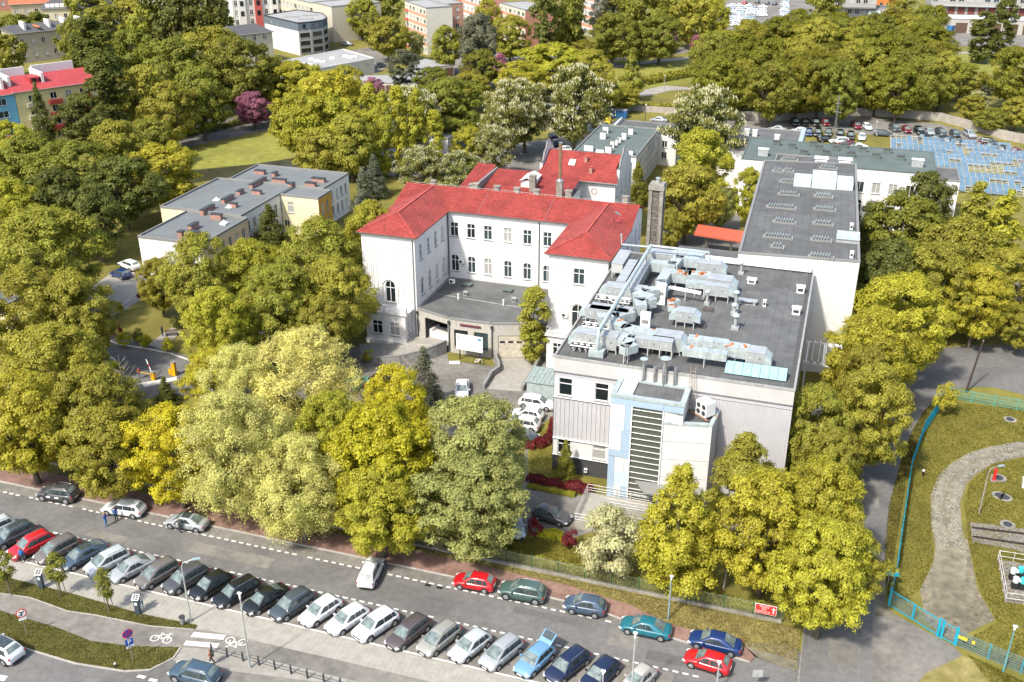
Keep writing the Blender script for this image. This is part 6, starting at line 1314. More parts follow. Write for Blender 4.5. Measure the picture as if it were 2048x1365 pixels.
T = [
# ---- row between the street and the hospital
(50, 850, 105, 13, 'near', 'bright', 'yellow-green maple at the left edge above the dark car with door stickers'),
(195, 835, 95, 13, 'near', 'olive', 'olive-green tree behind the dark car with door stickers, second from the left edge'),
(225, 905, 88, 11, 'near', 'olive', 'lower olive tree overhanging the white estate car by the street'),
(350, 905, 92, 12, 'near', 'yellow', 'bright yellow maple hanging over the silver saloon by the street'),
(470, 905, 120, 14, 'willow', 'pale', 'pale yellow-green tree just right of the silver kerbside saloon'),
(610, 780, 120, 15, 'willow', 'pale', 'tallest pale feathery tree, in front of the hospital drive'),
(480, 790, 80, 13, 'willow', 'pale', 'pale feathery tree to the left of the tallest pale one'),
(600, 975, 105, 11, 'willow', 'pale', 'pale tree reaching the kerb, left of the gap in the fence line'),
(770, 925, 108, 14, 'near', 'yellow', 'golden yellow maple between the pale trees and the dense green dome'),
(760, 1020, 92, 10, 'near', 'bright', 'golden green tree at the fence above the driving white car'),
(790, 830, 78, 13, 'near', 'yellow', 'sparse topped yellow tree in front of the grey spruce'),
(665, 890, 80, 13, 'near', 'bright', 'yellow-green tree squeezed between pale and golden crowns'),
(945, 912, 116, 13.5, 'near', 'sage', 'dense dull green dome-shaped tree beside the white hospital cars'),
(950, 1005, 118, 11, 'near', 'sage', 'lower dull green tree over the bluish car inside the fence'),
(1225, 1080, 66, 7.5, 'bush', 'cream', 'cream and white variegated tree in front of the entrance ramp'),
(1357, 1055, 98, 14, 'linden', 'bright', 'pointed yellow-green linden in front of the stair tower'),
(1483, 975, 90, 13, 'linden', 'olive', 'pointed olive tree against the grey cladding right of the stair tower'),
(1535, 1060, 104, 13, 'near', 'bright', 'yellow-green tree right of the pointed linden'),
(1640, 1040, 92, 14, 'near', 'bright', 'wide yellow-green crown over the lane mouth'),
(1652, 1150, 94, 12, 'near', 'bright', 'low yellow-green crown right of the red direction board'),
(1690, 1130, 75, 10, 'near', 'olive', 'olive crown at the corner of lane and street'),
# ---- along the lane
(1625, 872, 74, 13, 'near', 'olive', 'olive tree against the front right corner of the plant-roof building'),
(1660, 945, 60, 11, 'near', 'olive', 'small olive tree in the gap above the lane mouth'),
(1740, 835, 80, 14, 'near', 'olive', 'olive tree on the inside of the lane bend, nearest the lane mouth'),
(1740, 730, 90, 15, 'near', 'bright', 'yellow-olive tree below the white end wall'),
(1728, 785, 55, 13, 'near', 'olive', 'olive tree below the external pipe gantry'),
(1800, 650, 95, 15, 'near', 'bright', 'yellow-olive tree right of the white end wall'),
(1880, 575, 80, 14, 'near', 'olive', 'olive tree on the outer side of the lane bend'),
(1955, 605, 64, 12, 'near', 'bright', 'yellow-olive tree above the lane bend near the wooden pole'),
(2020, 570, 70, 12, 'near', 'olive', 'olive tree at the right edge above the lane'),
(1920, 520, 80, 14, 'mid', 'olive', 'olive tree behind the lane trees, left of the right edge'),
(2000, 480, 62, 17, 'pyra', 'bright', 'tall pointed yellow-olive tree at the right edge beside the grey van roof'),
(1945, 450, 55, 15, 'pyra', 'olive', 'pointed olive tree below the solar field'),
(2040, 655, 40, 7, 'near', 'olive', 'low tree at the right edge beyond the lane'),
(1810, 470, 78, 14, 'mid', 'green', 'dense green tree between the tall block and the lane trees'),
(1780, 560, 70, 13, 'mid', 'dark', 'dark green tree against the tall block'),
(1850, 420, 55, 14, 'mid', 'dark', 'dark spiky tree in front of the long green roof'),
(1740, 470, 40, 12, 'mid', 'dark', 'dark narrow tree hugging the tall block wall'),
(1970, 600, 45, 11, 'mid', 'dark', 'dark undergrowth tree between lane crowns'),
# ---- left side, hospital garden
(95, 520, 118, 17, 'near', 'olive', 'huge olive maple filling the left edge, upper part'),
(55, 640, 105, 15, 'near', 'olive', 'olive maple at the left edge over the cream corner of a house'),
(150, 640, 80, 14, 'near', 'olive', 'olive maple over the red car'),
(120, 745, 100, 13, 'near', 'olive', 'olive maple above the barrier'),
(20, 440, 80, 15, 'near', 'bright', 'yellow crown at the left edge above the huge maple'),
(200, 760, 45, 9, 'near', 'bright', 'small yellowish tree left of the barrier'),
(402, 560, 80, 15, 'near', 'olive', 'olive tree in front of the yellow-walled wing'),
(318, 570, 42, 9, 'near', 'olive', 'olive tree beside the white gable wall'),
(440, 665, 70, 13, 'near', 'bright', 'open crowned tree in the round lawn with forked trunk'),
(500, 560, 75, 13, 'near', 'bright', 'yellow-green tree behind the forked one'),
(560, 620, 85, 14, 'near', 'olive', 'olive tree over the people on the bench'),
(640, 545, 92, 17, 'near', 'olive', 'tall olive tree right of the yellow-walled wing'),
(672, 605, 72, 14, 'near', 'olive', 'olive tree in front of the left hospital wing'),
(746, 505, 64, 17, 'near', 'bright', 'open yellow-green branches across the left hospital wing'),
(648, 665, 60, 11, 'near', 'olive', 'lower olive tree beside the bay window'),
(430, 760, 60, 9, 'near', 'bright', 'small bright tree right of the yellow barrier post'),
(485, 700, 45, 8, 'near', 'bright', 'small yellow-green tree in the drive island'),
(540, 455, 40, 9, 'spruce', 'dark', 'dark conifer against the white courtyard wall'),
(728, 408, 36, 14, 'spruce', 'grey', 'grey-blue spruce beside the red roof'),
(848, 755, 40, 9, 'spruce', 'grey', 'grey-blue spruce beside the hospital forecourt'),
(330, 780, 22, 4, 'spruce', 'dark', 'small dark conifer below the barrier'),
(1067, 650, 28, 11, 'column', 'olive', 'clipped olive thuja with leaning trunk beside the garage door'),
(1131, 920, 22, 5.5, 'spruce', 'green', 'small green conifer under the ground floor windows'),
# ---- left background
(60, 330, 75, 13, 'mid', 'green', 'green tree below the blue painted house'),
(20, 290, 55, 11, 'mid', 'bright', 'yellowish tree at the left edge under the blue house'),
(150, 350, 80, 14, 'mid', 'green', 'green tree below the yellow painted house'),
(235, 300, 60, 13, 'mid', 'olive', 'olive tree right of the yellow painted house'),
(245, 380, 75, 13, 'mid', 'dark', 'dark tree behind the flat-roofed wing, left end'),
(120, 420, 75, 15, 'mid', 'dark', 'dark tree between the big maple and the flat-roofed wing'),
(190, 440, 60, 13, 'mid', 'dark', 'dark tree beside the white parapet'),
(330, 350, 72, 13, 'mid', 'bright', 'yellow-green tree at the river bend'),
(300, 280, 52, 10, 'mid', 'green', 'green tree at the near end of the meadow'),
(170, 240, 58, 13, 'mid', 'dark', 'dark green tree in front of the yellow house balcony'),
(82, 235, 26, 17, 'spruce', 'dark', 'dark spruce in front of the blue and yellow house'),
(190, 130, 42, 24, 'poplar', 'dark', 'dark poplar behind the red-roofed house, left one'),
(215, 200, 38, 22, 'poplar', 'dark', 'dark poplar behind the red-roofed house, right one'),
(265, 120, 55, 18, 'mid', 'green', 'tall green tree right of the dark poplars'),
(290, 200, 55, 17, 'mid', 'olive', 'olive tree with lit top in front of the grey flats'),
(350, 150, 65, 20, 'mid', 'green', 'tall green tree at the end of the park row'),
(425, 130, 72, 21, 'mid', 'olive', 'tallest olive tree in the park row'),
(480, 150, 66, 20, 'mid', 'green', 'green tree of the park row before the beige house'),
(400, 200, 55, 17, 'mid', 'green', 'green park tree over the lawn path'),
(345, 225, 50, 15, 'mid', 'olive', 'olive park tree at the left of the lawn path'),
(545, 165, 55, 14, 'mid', 'olive', 'olive tree in front of the long low building'),
(600, 175, 60, 14, 'mid', 'bright', 'bright tree in front of the long low building, right one'),
(660, 200, 68, 15, 'mid', 'bright', 'bright tree behind the wisteria coloured one'),
(650, 260, 75, 16, 'mid', 'bright', 'yellow-green tree right of the meadow'),
(590, 250, 50, 15, 'mid', 'bright', 'yellow-green tree at the meadow edge'),
(700, 290, 60, 14, 'mid', 'olive', 'olive tree left of the clipped columns'),
(640, 305, 48, 11, 'mid', 'olive', 'low olive tree behind the flat-roofed wing'),
(690, 170, 40, 11, 'mid', 'olive', 'olive tree beside the garages'),
(505, 218, 36, 9, 'mid', 'pink', 'pink blossoming tree at the meadow path'),
(745, 175, 22, 6, 'mid', 'pink', 'small pink blossoming tree in front of the long garages'),
# ---- top left
(30, 65, 40, 12, 'far', 'green', 'green tree below the orange roof'), (75, 58, 32, 12, 'far', 'green', 'round green tree between two dark roofs'),
(15, 110, 36, 12, 'far', 'green', 'green tree at the left edge in front of the dark roof'),
(150, 90, 34, 16, 'far', 'green', 'green tree right of the dark roof with white dormers'),
(210, 60, 50, 16, 'far', 'green', 'green tree behind the poplars'), (260, 35, 48, 16, 'far', 'olive', 'olive tree near the top left roofs'),
(170, 15, 40, 15, 'far', 'olive', 'olive tree at the top edge, left'), (235, 5, 45, 15, 'far', 'olive', 'olive tree at the top edge left of the pale houses'),
(345, 35, 50, 24, 'far', 'dark', 'tall dark tree near the top edge, left one'), (405, 35, 52, 24, 'far', 'dark', 'tall dark tree near the top edge, right one'),
(300, 60, 42, 17, 'far', 'olive', 'olive tree left of the tall dark ones'), (440, 60, 36, 17, 'far', 'green', 'green tree beside the red gabled house'),
(725, 35, 34, 14, 'far', 'olive', 'olive tree right of the big beige block'), (770, 20, 36, 14, 'far', 'green', 'green tree left of the pink flats'),
(775, 75, 40, 14, 'mid', 'olive', 'round olive tree in front of the pink flats'),
(745, 60, 30, 12, 'far', 'green', 'green tree at the parked white car'),
(805, 140, 30, 12, 'birch', 'grey', 'drooping birch in front of the garages'),
(830, 90, 20, 9, 'far', 'sage', 'small grey-green tree under the pink flats'),
(890, 95, 34, 14, 'mid', 'olive', 'olive tree right of the cream gable'),
(955, 85, 46, 18, 'mid', 'grey', 'grey-green tree between the two pink flats'),
(975, 40, 30, 16, 'mid', 'olive', 'olive tree in front of the second pink flats'),
(1020, 75, 42, 15, 'mid', 'olive', 'olive tree at the foot of the second pink flats'),
(965, 135, 40, 11, 'mid', 'green', 'bright green tree by the pink blossom'),
(935, 180, 44, 10, 'mid', 'olive', 'low olive tree above the chestnuts'),
(935, 145, 14, 6, 'mid', 'pink', 'pink blossoming tree left of the bright green one'), (1000, 132, 16, 8, 'mid', 'pink', 'pink blossoming tree right of the bright green one'),
(900, 215, 70, 15, 'mid', 'green', 'deep green tree between the two chestnut groups'),
(865, 165, 36, 9, 'mid', 'green', 'green tree at the end of the garages'),
(1088, 45, 24, 26, 'poplar', 'dark', 'dark columnar poplar in front of the street'),
(1130, 40, 42, 22, 'far', 'green', 'green tree right of the dark poplar'),
(1148, 75, 30, 13, 'pyra', 'green', 'pointed green tree below the red-balcony flats'),
(1165, 100, 28, 7, 'mid', 'olive', 'low olive tree at the roadside'),
(1225, 75, 52, 16, 'mid', 'green', 'wide green tree by the back street'),
(1205, 20, 26, 18, 'birch', 'grey', 'grey birch right of the red-balcony flats'),
(1290, 30, 46, 18, 'far', 'green', 'green tree at the top edge beside the car park'), (1250, 20, 40, 18, 'far', 'green', 'green tree at the top edge right of the birch'),
(1340, 25, 40, 17, 'far', 'olive', 'olive tree at the top edge before the car park'), (1320, 75, 48, 15, 'mid', 'green', 'green tree behind the meadow road'),
(1385, 45, 44, 16, 'far', 'olive', 'olive tree touching the car park'), (1430, 40, 32, 15, 'mid', 'bright', 'bright oval tree in front of the car park'),
(1280, 90, 34, 12, 'mid', 'green', 'green tree beside the pink roadside blossom'),
(1337, 78, 17, 8, 'mid', 'pink', 'pink blossoming tree on the meadow road'), (1392, 85, 10, 6, 'mid', 'pink', 'small pink blossoming tree before the dense grove'),
(1100, 130, 70, 13, 'mid', 'bright', 'broad yellow-green tree above the tallest chestnut'), (1180, 140, 50, 12, 'mid', 'olive', 'olive tree right of the broad yellow-green one'),
(1045, 160, 55, 11, 'mid', 'bright', 'yellow-green tree left of the broad one'), (1195, 185, 45, 11, 'mid', 'olive', 'olive tree above the blue container'),
(1262, 150, 24, 14, 'pyra', 'olive', 'pointed tree on the near meadow bank'), (1250, 195, 34, 7, 'mid', 'olive', 'low tree above the concrete wall'),
# chestnuts in blossom
(820, 235, 58, 15, 'chestnut', 'chest', 'blossoming chestnut behind the clipped columns', 'chestnut_tree'),
(1015, 235, 50, 17, 'chestnut', 'chest', 'blossoming chestnut behind the left red roof', 'chestnut_tree'), (1050, 225, 52, 16, 'chestnut', 'chest', 'blossoming chestnut right of centre behind the red roof', 'chestnut_tree'),
(985, 300, 36, 11, 'chestnut', 'chest', 'smaller blossoming chestnut beside the parked blue car', 'chestnut_tree'),
(1150, 210, 58, 19, 'chestnut', 'chest', 'tallest blossoming chestnut beside the flat-roofed ward', 'chestnut_tree'),
(1408, 260, 68, 19, 'chestnut', 'chest', 'big round blossoming chestnut above the brick chimney', 'chestnut_tree'),
(840, 340, 46, 10, 'chestnut', 'chest', 'blossoming chestnut left of the garden sheds', 'chestnut_tree'), (915, 345, 42, 9, 'chestnut', 'chest', 'blossoming chestnut just above the red roof', 'chestnut_tree'),
(940, 295, 36, 10, 'mid', 'bright', 'bright green tree between blossoming chestnuts'),
(1400, 330, 62, 15, 'mid', 'bright', 'yellow-green tree under the big round chestnut'), (1375, 400, 66, 14, 'mid', 'olive', 'olive tree right of the chimney'),
(1440, 415, 30, 8, 'mid', 'sage', 'grey-green tree at the red canopy'), (1500, 390, 32, 11, 'mid', 'bright', 'bright tree against the tall block left wall'),
(1275, 365, 26, 9, 'spruce', 'green', 'green conifer left of the chimney'), (1340, 460, 30, 8, 'mid', 'olive', 'low tree behind the chimney'),
(748, 350, 26, 9, 'spruce', 'grey', 'grey conifer below the clipped columns'), (728, 375, 18, 6, 'spruce', 'green', 'small conifer behind the grey-blue spruce'),
# clipped columns
(742, 255, 21, 19, 'column', 'bright', 'clipped leafy column, the leftmost'), (767, 270, 17, 18, 'column', 'bright', 'clipped leafy column, second from the left'),
(796, 262, 18, 19, 'column', 'bright', 'clipped leafy column, third from the left'), (833, 265, 17, 18, 'column', 'bright', 'clipped leafy column, fourth from the left'),
(870, 285, 16, 14, 'column', 'bright', 'clipped leafy column, the rightmost and lowest'),
# right background
(2030, 150, 50, 16, 'mid', 'forest', 'dark olive tree at the right edge beside the meadow'), (2005, 60, 22, 20, 'poplar', 'dark', 'leaning dark tree in front of the white depot'), (1965, 75, 24, 16, 'poplar', 'dark', 'dark tree left of the white depot'),
(1925, 160, 40, 10, 'mid', 'olive', 'olive tree right of the dense grove'), (1945, 215, 28, 7, 'mid', 'olive', 'low olive tree by the concrete wall'), (1985, 240, 34, 6, 'mid', 'green', 'low green bush tree behind the concrete wall'),
(2035, 225, 34, 8, 'mid', 'olive', 'olive tree at the right edge over the wall'), (1955, 205, 20, 6, 'chestnut', 'chest', 'small blossoming tree right of the dense grove'), (1975, 175, 16, 4, 'mid', 'grey', 'small grey bush on the meadow'),
(1800, 20, 30, 14, 'birch', 'olive', 'weeping willow in front of the garage row', 'willow_tree'), (1650, 15, 34, 15, 'far', 'green', 'green tree right of the car park'), (1875, 45, 20, 12, 'far', 'forest', 'olive tree at the corner of the dense grove'),
]
for row in T:
 nm = row[7] if len(row) > 7 else 'tree'
 tree(*row[:7], name=nm)
def bare(px, py, h, label, seed):
 x, y = G(px, py); t = thing('bare_tree', label, 'tree', (x, y, 0)); rr = random.Random(seed); q = MB(); q.tube([(0, 0, 0), (.2, .1, h * .5), (.1, .3, h)], [.13, .09, .02], 6); q.obj('trunk', mat('pale_bark', (.24, .215, .17), .9, .2, 4), t, loc=(0, 0, 0)); q = MB()
 for k in range(26):
  z = h * rr.uniform(.3, .92); a = rr.uniform(0, 6.28); l = (h - z) * .35 + .8; e = (math.cos(a) * l, math.sin(a) * l, z + l * rr.uniform(.6, 1.2)); m_ = (e[0] * .5, e[1] * .5, z + (e[2] - z) * .4); q.tube([(.15, .15, z), m_, e], [.045, .03, .01], 4)
  for j in range(3): b = a + rr.uniform(-1, 1); q.tube([m_, (m_[0] + math.cos(b) * l * .5, m_[1] + math.sin(b) * l * .5, m_[2] + l * .5)], [.02, .006], 3)
 q.obj('branches', MATS['pale_bark'], t, loc=(0, 0, 0))
bare(262, 880, 11, 'bare pale-barked tree poking out below the barrier', 1); bare(215, 900, 10, 'bare thin tree at the left among olive crowns', 2); bare(1447, 1178, 8, 'bare grey branches in the gap right of the pointed linden', 3); bare(820, 850, 9, 'bare twiggy tree beside the grey spruce on the forecourt', 4)
# the dense grove behind the car park: crowns that touch, still tree by tree
rg = random.Random(3)
rows = [(64, 1590, 1885, 38), (80, 1480, 1885, 42), (95, 1420, 1895, 48), (122, 1415, 1895, 50), (150, 1410, 1895, 50), (176, 1420, 1880, 48)]
for i, (yy, x0, x1, rp) in enumerate(rows):
 xx = x0 + rg.uniform(0, 25)
 n_ = 0
 while xx < x1:
  x_, y_ = xx + rg.uniform(-8, 8), yy + rg.uniform(-9, 9)
  lab = 'olive crown in the %s rank of the dense grove, %s from the left' % (['rearmost', 'second rearmost', 'third rearmost', 'third foremost', 'second foremost', 'front'][i], ORD[n_]); n_ += 1
  tree(x_, y_, rp * rg.uniform(.85, 1.15), rg.uniform(12.5, 16.5), 'mid', rg.choice(['forest', 'forest', 'olive', 'green']), lab, group='trees of the dense grove behind the car park')
  xx += rp * rg.uniform(.95, 1.2)
# young street trees with stakes
def young(bx, by, tx, ty, rpx, label, lean=0.3):
 x, y = G(bx, by, .15); t = thing('young_tree', label, 'young tree', (x, y, .15), random.random() * 6, 'young street trees tied to stakes')
 L, k = PROTO['young']; s = rpx * depth(x, y, 3) / F / k['r']
 put('crown', L[len(t.name) % 2][0], t, (0, 0, 3.1), scale=(s, s, 1.0), color=COL['green'])
 mb = MB(); mb.tube([(0, 0, 0), (.03, 0, 2), (0, 0, 4)], [.05, .04, .015], 6); mb.obj('trunk', bark, t, loc=(0, 0, 0))
 for k in range(3):
  a = k * 2.09; m2 = MB(); m2.tube([(.42 * math.cos(a), .42 * math.sin(a), 0), (.3 * math.cos(a), .3 * math.sin(a), 1.9)], .035, 6); m2.obj('stake', mat('stake_wood', (.17, .13, .09)), t, loc=(0, 0, 0))
young(22, 1187, 12, 1130, 15, 'young staked tree at the left edge of the planted strip')
young(124, 1192, 105, 1120, 17, 'widest young staked tree, between the two ticket machines')
young(219, 1222, 205, 1140, 14, 'young staked tree left of the woman at the ticket machine')
# hedges and shrubs
def hedge(name, label, cat, pts, h, wd, col, dens=900, leaf_s=.13, group=None, z=0.0):
 rng = np.random.default_rng(len(label)); P = []; N = []
 for a, b in zip(pts[:-1], pts[1:]):
  l = math.hypot(b[0] - a[0], b[1] - a[1]); n = int(l * dens)
  t = rng.random(n); cx = a[0] + (b[0] - a[0]) * t; cy = a[1] + (b[1] - a[1]) * t
  ang = rng.uniform(0, math.pi, n); rr = rng.uniform(.8, 1.04, n) * (1 + .12 * np.sin(cx * 3) + .1 * np.sin(cy * 4.3 + cx))
  nx, ny = -(b[1] - a[1]) / l, (b[0] - a[0]) / l
  cs, sn = np.cos(ang), np.sin(ang)
  ox = np.sign(cs) * np.abs(cs) ** .5 * wd / 2 * rr; oz = np.abs(sn) ** .5 * h * rr
  P.append(np.stack([cx + nx * ox, cy + ny * ox, z + oz], 1)); N.append(np.stack([nx * cs, ny * cs, sn + .3], 1) + rng.normal(size=(n, 3)) * .5)
 P = np.concatenate(P); N = np.concatenate(N); v = leaf_quads(rng, P, N, leaf_s, .4)
 o = put(name, np_mesh(name, v, len(P), leaf), color=COL[col]); prop(o, label, cat, group); return o
hedge('hedge', 'dark red clipped hedge curving round the parked white cars', 'hedge', [G(*q) for q in [(1110, 850), (1105, 872), (1092, 890), (1070, 898), (1050, 895)]], 1.0, 1.2, 'red')
hedge('hedge', 'dark red clipped hedge along the lawn under the ground floor windows', 'hedge', [G(*q) for q in [(1055, 962), (1090, 970), (1130, 978), (1185, 988)]], 1.0, 1.2, 'red')
hedge('hedge', 'yellow-leaved low hedge by the dark car inside the fence', 'hedge', [G(*q) for q in [(1075, 1070), (1125, 1080)]], .8, 1.1, 'lime')
hedge('hedge', 'thin yellow-green hedge in front of the long red hedge', 'hedge', [G(*q) for q in [(1055, 975), (1100, 984), (1150, 994)]], .5, .6, 'bright')
hedge('hedge', 'low green hedge running along the inside of the street fence', 'hedge', [(-100, 80.4), (-37, 78.5), (0.2, 77.9)], .85, .9, 'olive', dens=380, leaf_s=.2)
for (x, y, r, c, l) in ((1068, 1055, 15, 'red', 'dark red bush left of the yellow hedge'), (1140, 1078, 17, 'red', 'dark red bush right of the yellow hedge'), (232, 660, 12, 'red', 'dark red bush at the tip of the round lawn'), (285, 545 + 45, 10, 'red', 'dark red bush beside the pale drive'),
 (245, 680, 13, 'lime', 'yellow bush on the round lawn edge, left'), (290, 682, 12, 'lime', 'yellow bush on the round lawn edge, middle'), (335, 690, 12, 'lime', 'yellow bush on the round lawn edge, right'), (275, 670, 12, 'dark', 'dark bush on the round lawn'), (237, 618, 12, 'bright', 'bright bush by the white post'),
 (735, 712, 10, 'bright', 'small bush at the bay window corner'), (1893, 800, 22, 'bright', 'young yellow-green shrub at the corner of the blue fence'), (350, 645, 10, 'dark', 'dark bush beside the garden path'), (543, 700, 11, 'red', 'dark red bush under the bench trees')):
 tree(x, y, r, 2.0 if r < 20 else 4, 'shrub', c, l, name='shrub', cat='shrub', trunk=False)
# rank growth along walls far back
hedge('hedge', 'strip of bushes climbing the concrete wall above the containers', 'hedge', [G(*q) for q in [(1200, 218), (1300, 218), (1420, 226)]], 1.6, 1.5, 'olive', dens=160, leaf_s=.4)
hedge('hedge', 'bushy hedge line on the river bank in the meadow', 'hedge', [G(*q) for q in [(1285, 170), (1340, 160), (1400, 150)]], 2.2, 3.0, 'olive', dens=160, leaf_s=.5)
hedge('hedge', 'long low hedge beside the park path behind the meadow', 'hedge', [G(*q) for q in [(330, 282), (420, 265), (500, 245)]], 1.4, 1.4, 'dark', dens=200, leaf_s=.4)
# grass tufts: uncountable, one object per colour
def tufts(label, polys, n, col, hmax, leaf_s, z):
 rng = np.random.default_rng(len(label)); pts = []
 for poly, share in polys:
  xs = [p[0] for p in poly]; ys = [p[1] for p in poly]; k = int(n * share); got = 0
  px = np.array([p[0] for p in poly]); py = np.array([p[1] for p in poly]); acc = []
  while got < k:
   X = rng.uniform(min(xs), max(xs), k * 2); Y = rng.uniform(min(ys), max(ys), k * 2)
   ins = np.zeros(len(X), bool); j = len(poly) - 1
   for i in range(len(poly)):
    c = ((py[i] > Y) != (py[j] > Y)) & (X < (px[j] - px[i]) * (Y - py[i]) / (py[j] - py[i] + 1e-9) + px[i]); ins ^= c; j = i
   X, Y = X[ins], Y[ins]; acc.append(np.stack([X, Y], 1)); got += len(X)
   if len(acc) > 30: break
  pts.append(np.concatenate(acc)[:k])
 P2 = np.concatenate(pts); m = len(P2)
 dens = np.sin(P2[:, 0] * 1.3 + np.sin(P2[:, 1] * 1.7)) * np.cos(P2[:, 1] * 1.1) * .5 + .5
 P = np.concatenate([P2, (z + rng.random((m, 1)) * hmax * (.3 + .7 * dens[:, None]))], 1)
 N = rng.normal(size=(m, 3)); N[:, 2] *= .6
 v = leaf_quads(rng, P, N, leaf_s, .22)
 o = put('grass', np_mesh('grass', v, m, leaf), color=col); prop(o, label, 'grass', kind='stuff')
tufts('rank dark grass on the planted strips beside the bike path', [(upper, .4), (lower, .6)], 42000, (.20, .185, .05), .07, .13, .15)
tufts('dry yellow grass on the verge under the fence', [([(-35.9, 76.45), (-19, 75.95), (-13, 75.05), (-9, 73.65), (-2.2, 72.75), (2.3, 72.2), (2.3, 76.6), (-35, 76.9)], 1)], 14000, (.36, .31, .12), .12, .18, .09)
tufts('olive grass inside the blue fenced compound', [(GP([(1785, 1205), (1805, 1040), (1820, 940), (1845, 870), (1895, 805), (2060, 820), (2060, 882), (1975, 893), (1900, 925), (1868, 985), (1862, 1060), (1868, 1120), (1838, 1185)]), .42), (GP([(2060, 913), (1985, 928), (1938, 965), (1928, 1010), (1938, 1090), (1962, 1190), (1995, 1245), (1915, 1290), (2060, 1350)]), .42), (GP([(1935, 1310), (2060, 1370), (2060, 1400), (1990, 1380)]), .1)], 50000, (.22, .205, .035), .09, .18, .0)
tufts('grass along the lane side of the blue fence', [(GP([(1775, 1205), (1768, 1100), (1778, 1010), (1800, 930), (1825, 860), (1850, 820), (1885, 795), (1845, 865), (1815, 950), (1800, 1040), (1783, 1150)]), 1)], 8000, (.18, .16, .04), .14, .18, .0)
tufts('lawn between the street fence and the dark car', [(GP([(1055, 1075), (1170, 1095), (1160, 1150), (1560, 1240), (1500, 1225), (830, 1085), (1000, 1085)]), .7), (GP([(1060, 875), (1108, 850), (1108, 945), (1208, 985), (1200, 1000), (1060, 955)]), .3)], 20000, (.30, .27, .05), .1, .16, .03)
